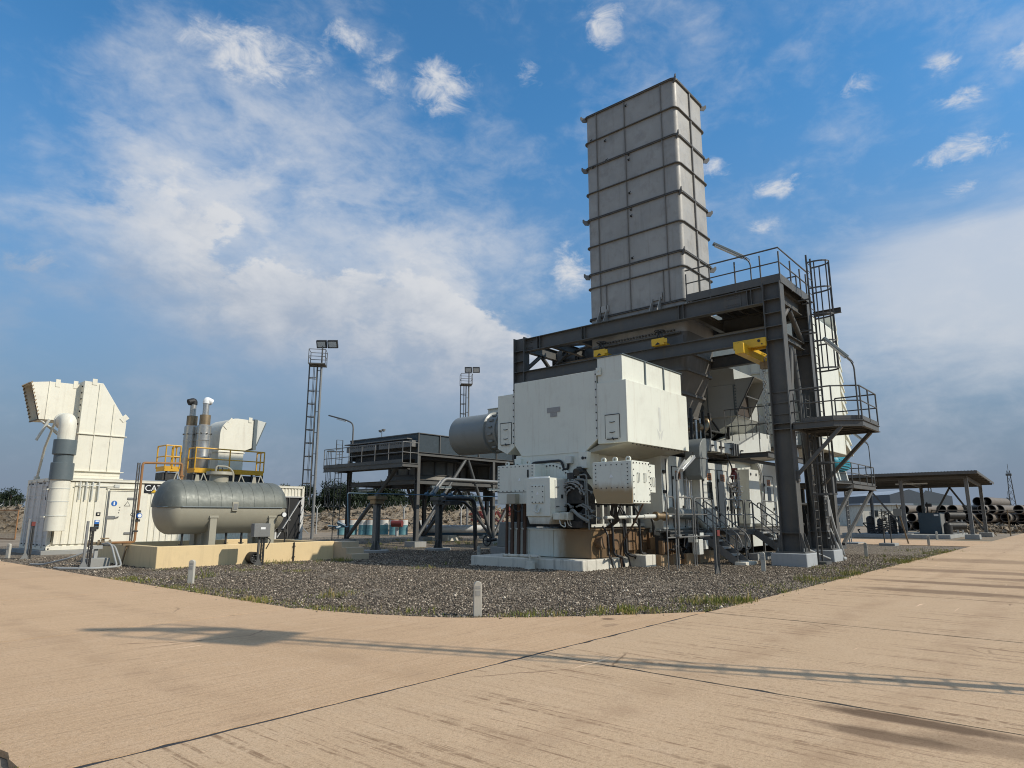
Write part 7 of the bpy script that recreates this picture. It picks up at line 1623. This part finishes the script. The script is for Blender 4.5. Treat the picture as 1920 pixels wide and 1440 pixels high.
# instrument stand on the gravel tip, and thin posts
t = thing('instrument_stand', 'steel instrument stand with gauges on a small concrete base before the shed', 'instrument stand', (43.2, 8.9, 0))
MB().box(42.5, 43.6, 8.5, 9.3, -.05, .12).build('base', conc, t, bevel=.02)
m = MB().bar((43, 8.75, .1), (43, 8.75, 1.9), .06, .06, (0, 1, 0)).bar((43, 9.1, .1), (43, 9.1, 2.0), .06, .06, (0, 1, 0))
for k in range(9): z = .9 + k * .12; m.cyl((42.9, 8.75 + .35 * random.random(), z), (43, 8.75 + .35 * random.random(), z), .06, n=8).bar((43, 8.6, z), (43, 9.25, z), .03, .03)
m.build('frame', steel, t)
t = thing('sign_post', 'slanting steel post with a grey plate at the edge of the far road', 'sign', (46.2, 8.6, 0)); MB().bar((46.2, 8.5, -.05), (46.3, 8.95, 2.3), .08, .08).build('post', burnt, t); MB().box(46.2, 46.24, 8.7, 9.15, 1.6, 2.05).build('plate', ductm, t)

# ------------------------------------------------------------------ stack of big pipes
pm = [mat('pipe_tar', (.035, .03, .028), .7, var=.3, dirt=(.12, .09, .07), dirt_amt=.5), mat('pipe_lined', (.15, .125, .10), .75, var=.15, dirt=(.16, .12, .09), dirt_amt=.5)]
base = MB().lathe((0, 0, 0), [(.46, 0), (.52, 0), (.52, 9), (.46, 9)], 26, 'x'); base.lathe((0, 0, 0), [(.46, 9), (.46, 0)], 26, 'x', mi=1)
proto = base.build('steel_pipe', [pm[1], pm[0]], loc=(0, 0, 0)); tag(proto, 'big pipe lying in the bottom row', 'pipe', 'big pipes stacked in the yard')
rows = [(23, 0, .54), (22, .55, 1.46), (20, 1.1, 2.38), (2, 9.2, 3.30)]
PLAB = ('big steel pipe lying in the bottom row of the pipe stack', 'big steel pipe lying in the second row of the pipe stack', 'big steel pipe lying in the third row of the pipe stack', 'big steel pipe lying on top of the pipe stack')
first = True
for ri, (n_, off, z) in enumerate(rows):
    for k in range(n_):
        lat = 45.5 + off + k * 1.10 + random.uniform(-.03, .03)
        dep = 80 + random.uniform(-1.2, 1.2) - .02 * lat
        x, y = far(lat, dep)
        o = proto if first else proto.copy()
        if not first: COL.objects.link(o)
        first = False
        o.location = (x, y, z); o.rotation_euler = (0, 0, R(-8 + random.uniform(-2, 2)))
        o['label'] = PLAB[ri]

# ------------------------------------------------------------------ hangars, sheds, lattice towers
hm = mat('hangar_sheet', (.085, .10, .115), .6, var=.06); hl = mat('cream_and_sunlit_side', (.45, .43, .36), .7, var=.08); hr = mat('hangar_roof', (.30, .33, .36), .5, var=.06)
def hangar(label, lat0, lat1, peak, dep, he, hp, length):
    t = thing('hangar', label, 'hangar', far((lat0 + lat1) / 2, dep) + (0,), 'grey hangars in the distance')
    def W(l, d, z): x, y = far(l, d); return (x, y, z)
    f = [W(lat0, dep, 0), W(lat1, dep, 0), W(lat1, dep, he), W(peak, dep, hp), W(lat0, dep, he)]; b = [W(lat0, dep + length, 0), W(lat1 + 8, dep + length, 0), W(lat1 + 8, dep + length, he), W(peak + 5, dep + length, hp), W(lat0, dep + length, he)]
    MB().add(f + b, [(0, 1, 2, 3, 4), (5, 6, 7, 8, 9), (0, 1, 6, 5), (0, 4, 9, 5)]).build('wall', hm, t)
    MB().add([f[1], f[2], b[2], b[1]], [(0, 1, 2, 3)]).build('side_wall', hl, t)  # sunlight on the right side painted in as a cream colour
    MB().add([f[4], f[3], f[2], b[2], b[3], b[4]], [(0, 1, 4, 5), (1, 2, 3, 4)]).build('roof', hr, t)
    MB().add([W((lat0 + lat1) / 2 - 2.5, dep - .2, 0), W((lat0 + lat1) / 2 + 2.5, dep - .2, 0), W((lat0 + lat1) / 2 + 2.5, dep - .2, 5), W((lat0 + lat1) / 2 - 2.5, dep - .2, 5)], [(0, 1, 2, 3)]).build('door', pvc, t)
hangar('left grey hangar gable far behind the shed', 101, 110.5, 106.3, 180, 7.3, 8.7, 30)
hangar('right grey hangar gable far behind the shed', 110.6, 119, 112, 182, 6.9, 8.5, 30)
def W(l, d, z): x, y = far(l, d); return (x, y, z)
def blockb(name, label, lat0, lat1, dep, h, deep, m_, roof):
    t = thing(name, label, 'building', far((lat0 + lat1) / 2, dep) + (0,))
    q = [W(lat0, dep, 0), W(lat1, dep, 0), W(lat1, dep + deep, 0), W(lat0, dep + deep, 0)]; q2 = [(a[0], a[1], h) for a in q]
    MB().add(q + q2, [(0, 1, 5, 4), (1, 2, 6, 5), (2, 3, 7, 6), (3, 0, 4, 7)]).build('wall', m_, t)
    r0 = [(W(l, d, h + .02)) for l, d in ((lat0 - .4, dep - .4), (lat1 + .4, dep - .4), (lat1 + .4, dep + deep + .4), (lat0 - .4, dep + deep + .4))]; r1 = [(a[0], a[1], h + .3) for a in r0]
    MB().add(r0 + r1, [(3, 2, 1, 0), (4, 5, 6, 7), (0, 1, 5, 4), (1, 2, 6, 5), (2, 3, 7, 6), (3, 0, 4, 7)]).build('roof', roof, t)
    k = int((lat1 - lat0) / 4)
    for i in range(k):
        l = lat0 + (i + .5) * (lat1 - lat0) / k; MB().add([W(l - .6, dep - .08, h * .45), W(l + .6, dep - .08, h * .45), W(l + .6, dep - .08, h * .75), W(l - .6, dep - .08, h * .75)], [(0, 1, 2, 3)]).build('window', glass, t)
pale = mat('pale_blue_sheet', (.30, .36, .42), .6, var=.05)
blockb('warehouse', 'long pale blue warehouse far behind the air cooler', -21, 6, 160, 5.4, 30, pale, hr)
blockb('site_office', 'low cream building seen between the motor platform and the shed', 66, 78, 118, 2.6, 8, hl, whitegl)
blockb('site_office', 'low white building behind the frame of the motor platform', 58, 66, 112, 3.4, 8, padc, hr)
blockb('boundary_wall', 'long grey block wall in front of the trees, left of the distance', -44, -6, 100, 1.9, .3, conc, padc) if False else None
def lattice(label, lat, dep, h):
    x, y = far(lat, dep); t = thing('lattice_tower', label, 'tower', (x, y, 0), 'thin lattice towers on the skyline'); m = MB(); w = .9
    for sx, sy in ((-1, -1), (1, -1), (1, 1), (-1, 1)): m.bar((x + sx * w, y + sy * w, 0), (x + sx * w * .35, y + sy * w * .35, h), .16, .16)
    n = int(h / 1.8)
    for i in range(n):
        z0_, z1_ = h * i / n, h * (i + 1) / n; a = w * (1 - .65 * i / n); b = w * (1 - .65 * (i + 1) / n)
        for sx, sy, tx, ty in ((-1, -1, 1, -1), (1, -1, -1, -1), (-1, 1, -1, -1), (-1, -1, -1, 1)): m.bar((x + sx * a, y + sy * a, z0_), (x + tx * b, y + ty * b, z1_), .09, .09)
    m.build('mast', steel, t); MB().box(x - .7, x + .7, y - .7, y + .7, h * .9, h * .94).build('antenna', steel, t)
    MB().cyl((x, y, h), (x, y, h + 2), .06, n=6).build('rod', steel, t)
lattice('lattice tower at the right edge of the view', 148.5, 200, 15.0); lattice('lattice tower behind the shed roof corner', 143, 230, 12.5); lattice('shorter lattice tower near the right edge of the view', 168, 228, 8)

# ------------------------------------------------------------------ perimeter fence, Y-topped posts with razor wire
def fence(label, pts, n, h=2.3, rails=(), ytop=True, coil=True):
    P = [Vector((a[0], a[1], 0)) for a in pts]; t = thing('perimeter_fence', label, 'fence', tuple(P[0])); L_ = (P[1] - P[0]); d = L_.normalized()
    s_ = Vector((-d.y, d.x, 0)); prot = None
    for i in range(n + 1):
        p = P[0].lerp(P[1], i / n); u = Vector((0, 0, 1)); m = MB(); m.bar(p - u * .05, p + u * h, .09, .09, (0, 1, 0))
        if ytop: m.bar(p + u * h, p + u * (h + .42) + (s_ * .3 + d * .25), .06, .06).bar(p + u * h, p + u * (h + .42) - (s_ * .3 + d * .25), .06, .06)
        if i in (1, n - 1): m.bar(p + u * (h * .9), p + d * 2.0 * (1 if i == 1 else -1), .07, .07)
        m.build('post', burnt if not ytop else hose, t)
    m = MB()
    for z in rails: m.tube([P[0] + Vector((0, 0, z)), P[1] + Vector((0, 0, z))], .035, 6)
    for z in np.linspace(.2, h - .1, 7): m.bar(P[0] + Vector((0, 0, z)), P[1] + Vector((0, 0, z)), .008, .008)
    m.build('wire', dark, t)
    if coil:
        m = MB(); k = int(L_.length / .55); pts_ = []
        for i in range(k * 10): a = i / 10 * 2 * math.pi; p = P[0] + d * (i / 10 * .55); pts_.append(p + s_ * .3 * math.cos(a) + Vector((0, 0, h + .42 + .3 * math.sin(a))))
        m.tube(pts_, .012, 4); m.build('razor_wire', steel_l, t)
    return t
fence('wire fence with Y topped posts and razor wire behind the plant', (far(-24, 64), far(6, 66)), 11)
fence('wire fence with Y topped posts at the left edge of the view', (far(-62, 62), far(-26, 63)), 10)
fence('wire fence with a pipe rail along the yard of stacked pipes', (far(36, 58), far(58, 57)), 7, 2.15, (2.1,), False, False)
gt = thing('mesh_gate', 'chain link gate panel in a pipe frame at the left edge of the view', 'gate', far(-37, 48) + (0,))
a = Vector(far(-38.6, 48)); b = Vector(far(-33.2, 45.5)); m = MB()
A3 = lambda f, z: (a.x + (b.x - a.x) * f, a.y + (b.y - a.y) * f, z)
m.tube([A3(0, .1), A3(0, 2.0), A3(1, 2.0), A3(1, .1)], .045, 8).tube([A3(0, .1), A3(1, .1)], .04, 8).tube([A3(.35, .0), A3(.35, 2.9)], .05, 8); m.build('frame', rust, gt)
m = MB(); Lg = (b - a).length
for k in range(-16, 52):
    f0 = k * .115 / Lg; f1 = f0 + 1.9 / Lg
    for s0, s1 in ((f0, f1), (f1, f0)):
        za, zb_ = .1, 2.0; p, q = s0, s1
        if max(p, q) < 0 or min(p, q) > 1: continue
        def cl(p, q, za, zb_):
            if p < 0: za = za + (zb_ - za) * (0 - p) / (q - p); p = 0
            if p > 1: za = za + (zb_ - za) * (1 - p) / (q - p); p = 1
            return p, za
        p2, z2 = cl(p, q, za, zb_); q2, z3 = cl(q, p, zb_, za); m.bar(A3(p2, z2), A3(q2, z3), .008, .008)
m.build('mesh', burnt, gt)

# ------------------------------------------------------------------ oil drums
dm = [mat('drum_blue', (.10, .24, .26), .55, var=.12, dirt=(.15, .1, .06), dirt_amt=.5), mat('drum_white', (.58, .56, .50), .55, var=.1, dirt=(.3, .15, .06), dirt_amt=.7), rust]
d0 = thing('oil_drum', 'oil drum painted blue below and white above, leftmost of the row', 'drum', (0, 0, 0), 'blue and white drums behind the air cooler')
MB().lathe((0, 0, 0), [(.0, 0), (.29, 0), (.30, .02), (.29, .04), (.29, .29), (.305, .31), (.29, .33), (.29, .56)], 22).build('lower_half', dm[0], d0)
MB().lathe((0, 0, 0), [(.29, .56), (.305, .58), (.29, .60), (.29, .86)], 22).build('upper_half', dm[1], d0)
MB().lathe((0, 0, 0), [(.29, .86), (.30, .88), (.29, .895), (.27, .88), (.0, .88)], 22).build('rim', dm[2], d0)
dl = ['blue and white oil drum, %s in the row behind the air cooler' % s_ for s_ in ('second from the left', 'third from the left', 'fourth from the left', 'fifth from the left', 'sixth from the left', 'seventh from the left', 'rightmost')]
d0.location = far(-15.0, 60) + (0,); d0.scale = (1.35, 1.35, 1.5)
for i, lb in enumerate(dl): c = dup(d0, far((-14.1, -13.15, -12.4, -11.4, -10.4, -9.6, -8.1)[i], 60 + random.uniform(-.3, .5)) + (0,), lb, random.random() * 6)
rd_ = thing('red_drum', 'red drum lying on a short post in front of the rubble heap', 'drum', far(-10, 56.5) + (0,)); x, y = far(-10, 56.5); x2, y2 = far(-9.1, 56.3)
MB().cyl((x, y, 1.0), (x2, y2, 1.0), .27, n=20).build('drum', redp, rd_); MB().box(x + .2, x + .4, y - .4, y - .2, -.05, .7).build('post', hose, rd_)
t = thing('scrap_heap', 'heap of dark red scrap machinery behind the fence, left of the generator', 'scrap', far(-1.6, 70) + (0,)); m = MB(); x, y = far(-1.6, 70)
for k in range(26): p = Vector((x + random.uniform(-1.5, 1.5), y + random.uniform(-1.5, 1.5), random.uniform(1.0, 2.2))); m.bar(p, p + Vector((random.uniform(-1, 1), random.uniform(-1, 1), random.uniform(-.6, .6))), random.uniform(.08, .4), random.uniform(.08, .3))
m.build('part', redp, t)

# ------------------------------------------------------------------ rubble heaps
rub = ground_mat('rubble', (.20, .155, .105), (.37, .30, .215), (.10, .075, .052), 1.8, 1.0)
def heap(name, lat0, lat1, dep, half, h, n1, n2, seed):
    g_ = np.random.default_rng(seed); V = []; F = []
    kx = g_.normal(size=(14, 2)); ph = g_.random(14) * 6.28
    for i in range(n1 + 1):
        for j in range(n2 + 1):
            u = i / n1; v = j / n2; lat = lat0 + (lat1 - lat0) * u; d = dep - half + 2 * half * v
            prof = max(0, 1 - abs(v - .5) * 2) ** .8 * min(1, u * 8, (1 - u) * 8); s_ = 0
            for k in range(14): s_ += math.sin(lat * kx[k, 0] * .8 + d * kx[k, 1] * .8 + ph[k]) / 14
            z = prof * h * (1 + .55 * s_) + (g_.random() - .5) * .16 * prof - .1 * (prof < .02)
            x, y = far(lat, d); V.append((x, y, z))
    for i in range(n1):
        for j in range(n2): a = i * (n2 + 1) + j; F.append((a, a + 1, a + n2 + 2, a + n2 + 1))
    m = MB().add(V, F)
    for k in range(6500):
        i = g_.integers(2, n1 - 1); j = g_.integers(1, n2); p = Vector(V[i * (n2 + 1) + j]); r = g_.random() ** 2.6 * .34 + .05
        q = [p + Vector((g_.random() - .5, g_.random() - .5, g_.random() * .9 - .3)) * 2 * r for _ in range(5)]; m.add(q, [(0, 1, 2), (0, 2, 3), (1, 2, 4), (2, 3, 4), (0, 1, 3), (1, 3, 4)])
    return struct(m.build(name, rub, smooth=False, fix=False))
heap('rubble_mound', -36, 4, 78, 7, 2.3, 170, 40, 3); heap('rubble_mound', -75, -34, 72, 6, 2.3, 150, 36, 5); heap('earth_mound', 42, 68, 68, 3.5, .55, 90, 20, 9)

# ------------------------------------------------------------------ trees along the skyline
lm = [leafmat('leaf_dark', (.018, .028, .014)), leafmat('leaf_mid', (.030, .042, .020)), leafmat('leaf_pale', (.050, .060, .030))]
barkm = mat('bark', (.06, .045, .035), .9, var=.2)
def tree_mesh(seed, h, w):
    g_ = np.random.default_rng(seed); V = []; F = []; MI = []
    cl = []
    for k in range(44):
        z = h * (.16 + .84 * g_.random()); rr = w * (1 - ((z / h - .38) / .72) ** 2 * .85) * .5; a = g_.random() * 6.28; q = rr * g_.random() ** .5
        cl.append((q * math.cos(a), q * math.sin(a), z, (.22 + .35 * g_.random()) * w * .42, g_.random()))
    for cx, cy, cz, r, sh in cl:
        for _ in range(95):
            d = g_.normal(size=3); d /= np.linalg.norm(d); p = np.array((cx, cy, cz)) + d * r * g_.random() ** .4 * np.array((1, 1, .8))
            a = g_.normal(size=3); a[2] = abs(a[2]) * 1.3; a *= (.2 + .26 * g_.random()) / np.linalg.norm(a); b = g_.normal(size=3); b *= .10 / np.linalg.norm(b)
            i = len(V); V += [tuple(p - b), tuple(p + b), tuple(p + a + b * .3)]; F.append((i, i + 1, i + 2)); MI.append(0 if sh < .45 else (1 if g_.random() < .7 else 2))
    me = bpy.data.meshes.new('crown'); me.from_pydata(V, [], F)
    for m_ in lm: me.materials.append(m_)
    me.polygons.foreach_set('material_index', MI); return me
protos = [(tree_mesh(s_, h, w), h) for s_, h, w in ((1, 6.5, 4.6), (2, 5.6, 5.2), (3, 7.2, 3.8), (4, 4.6, 5.0))]
trunks = []
for me, h in protos:
    m = MB().tube([(0, 0, -.1), (.1, 0, h * .3), (-.05, .1, h * .6), (.05, 0, h * .9)], .13, 7)
    for k in range(5): a = k * 1.3; z = h * (.25 + .1 * k); m.tube([(0, 0, z), (math.cos(a) * .9, math.sin(a) * .9, z + .7)], .05, 5)
    o = m.build('trunk', barkm, loc=(0, 0, 0)); trunks.append(o.data); bpy.data.objects.remove(o)
KIND = ('dark green bushy tree', 'wide spreading dark tree', 'slender dark evergreen tree', 'low rounded dark tree')
def tree(lat, dep, k, s_, where):
    t = thing('tree', KIND[k] + ' ' + where, 'tree', far(lat, dep) + (0,), 'dark trees along the skyline'); t.rotation_euler.z = random.random() * 6.28; t.scale = (s_, s_, s_ * random.uniform(.92, 1.1))
    for me, nm in ((protos[k][0], 'crown'), (trunks[k], 'trunk')): o = bpy.data.objects.new(nm, me); COL.objects.link(o); o.parent = t
lat = -38.5
while lat < -6:
    d_ = 106 + random.uniform(-5, 8); k = random.choice((0, 1, 2, 3, 0, 1)); tree(lat, d_, k, random.uniform(.78, 1.08), 'in the row behind the rubble heap'); lat += random.uniform(.9, 1.75)
lat = -37.5
while lat < -7: tree(lat, 116 + random.uniform(-3, 6), random.choice((1, 3, 3)), random.uniform(.8, 1.0), 'in the low hind row of the far tree line'); lat += random.uniform(1.3, 2.2)
lat = -92
while lat < -66: tree(lat, 100 + random.uniform(-4, 6), random.choice((0, 1, 1, 3)), random.uniform(.7, .9), 'behind the rubble at the left edge of the view'); lat += random.uniform(1.8, 3.0)
for l_, d_, k, s_ in ((111, 160, 1, .8), (113.5, 162, 3, .9), (117, 165, 1, .6), (98, 165, 3, .7), (121, 170, 3, .5), (128, 175, 1, .6)): tree(l_, d_, k, s_, 'beyond the stacked pipes at the right')
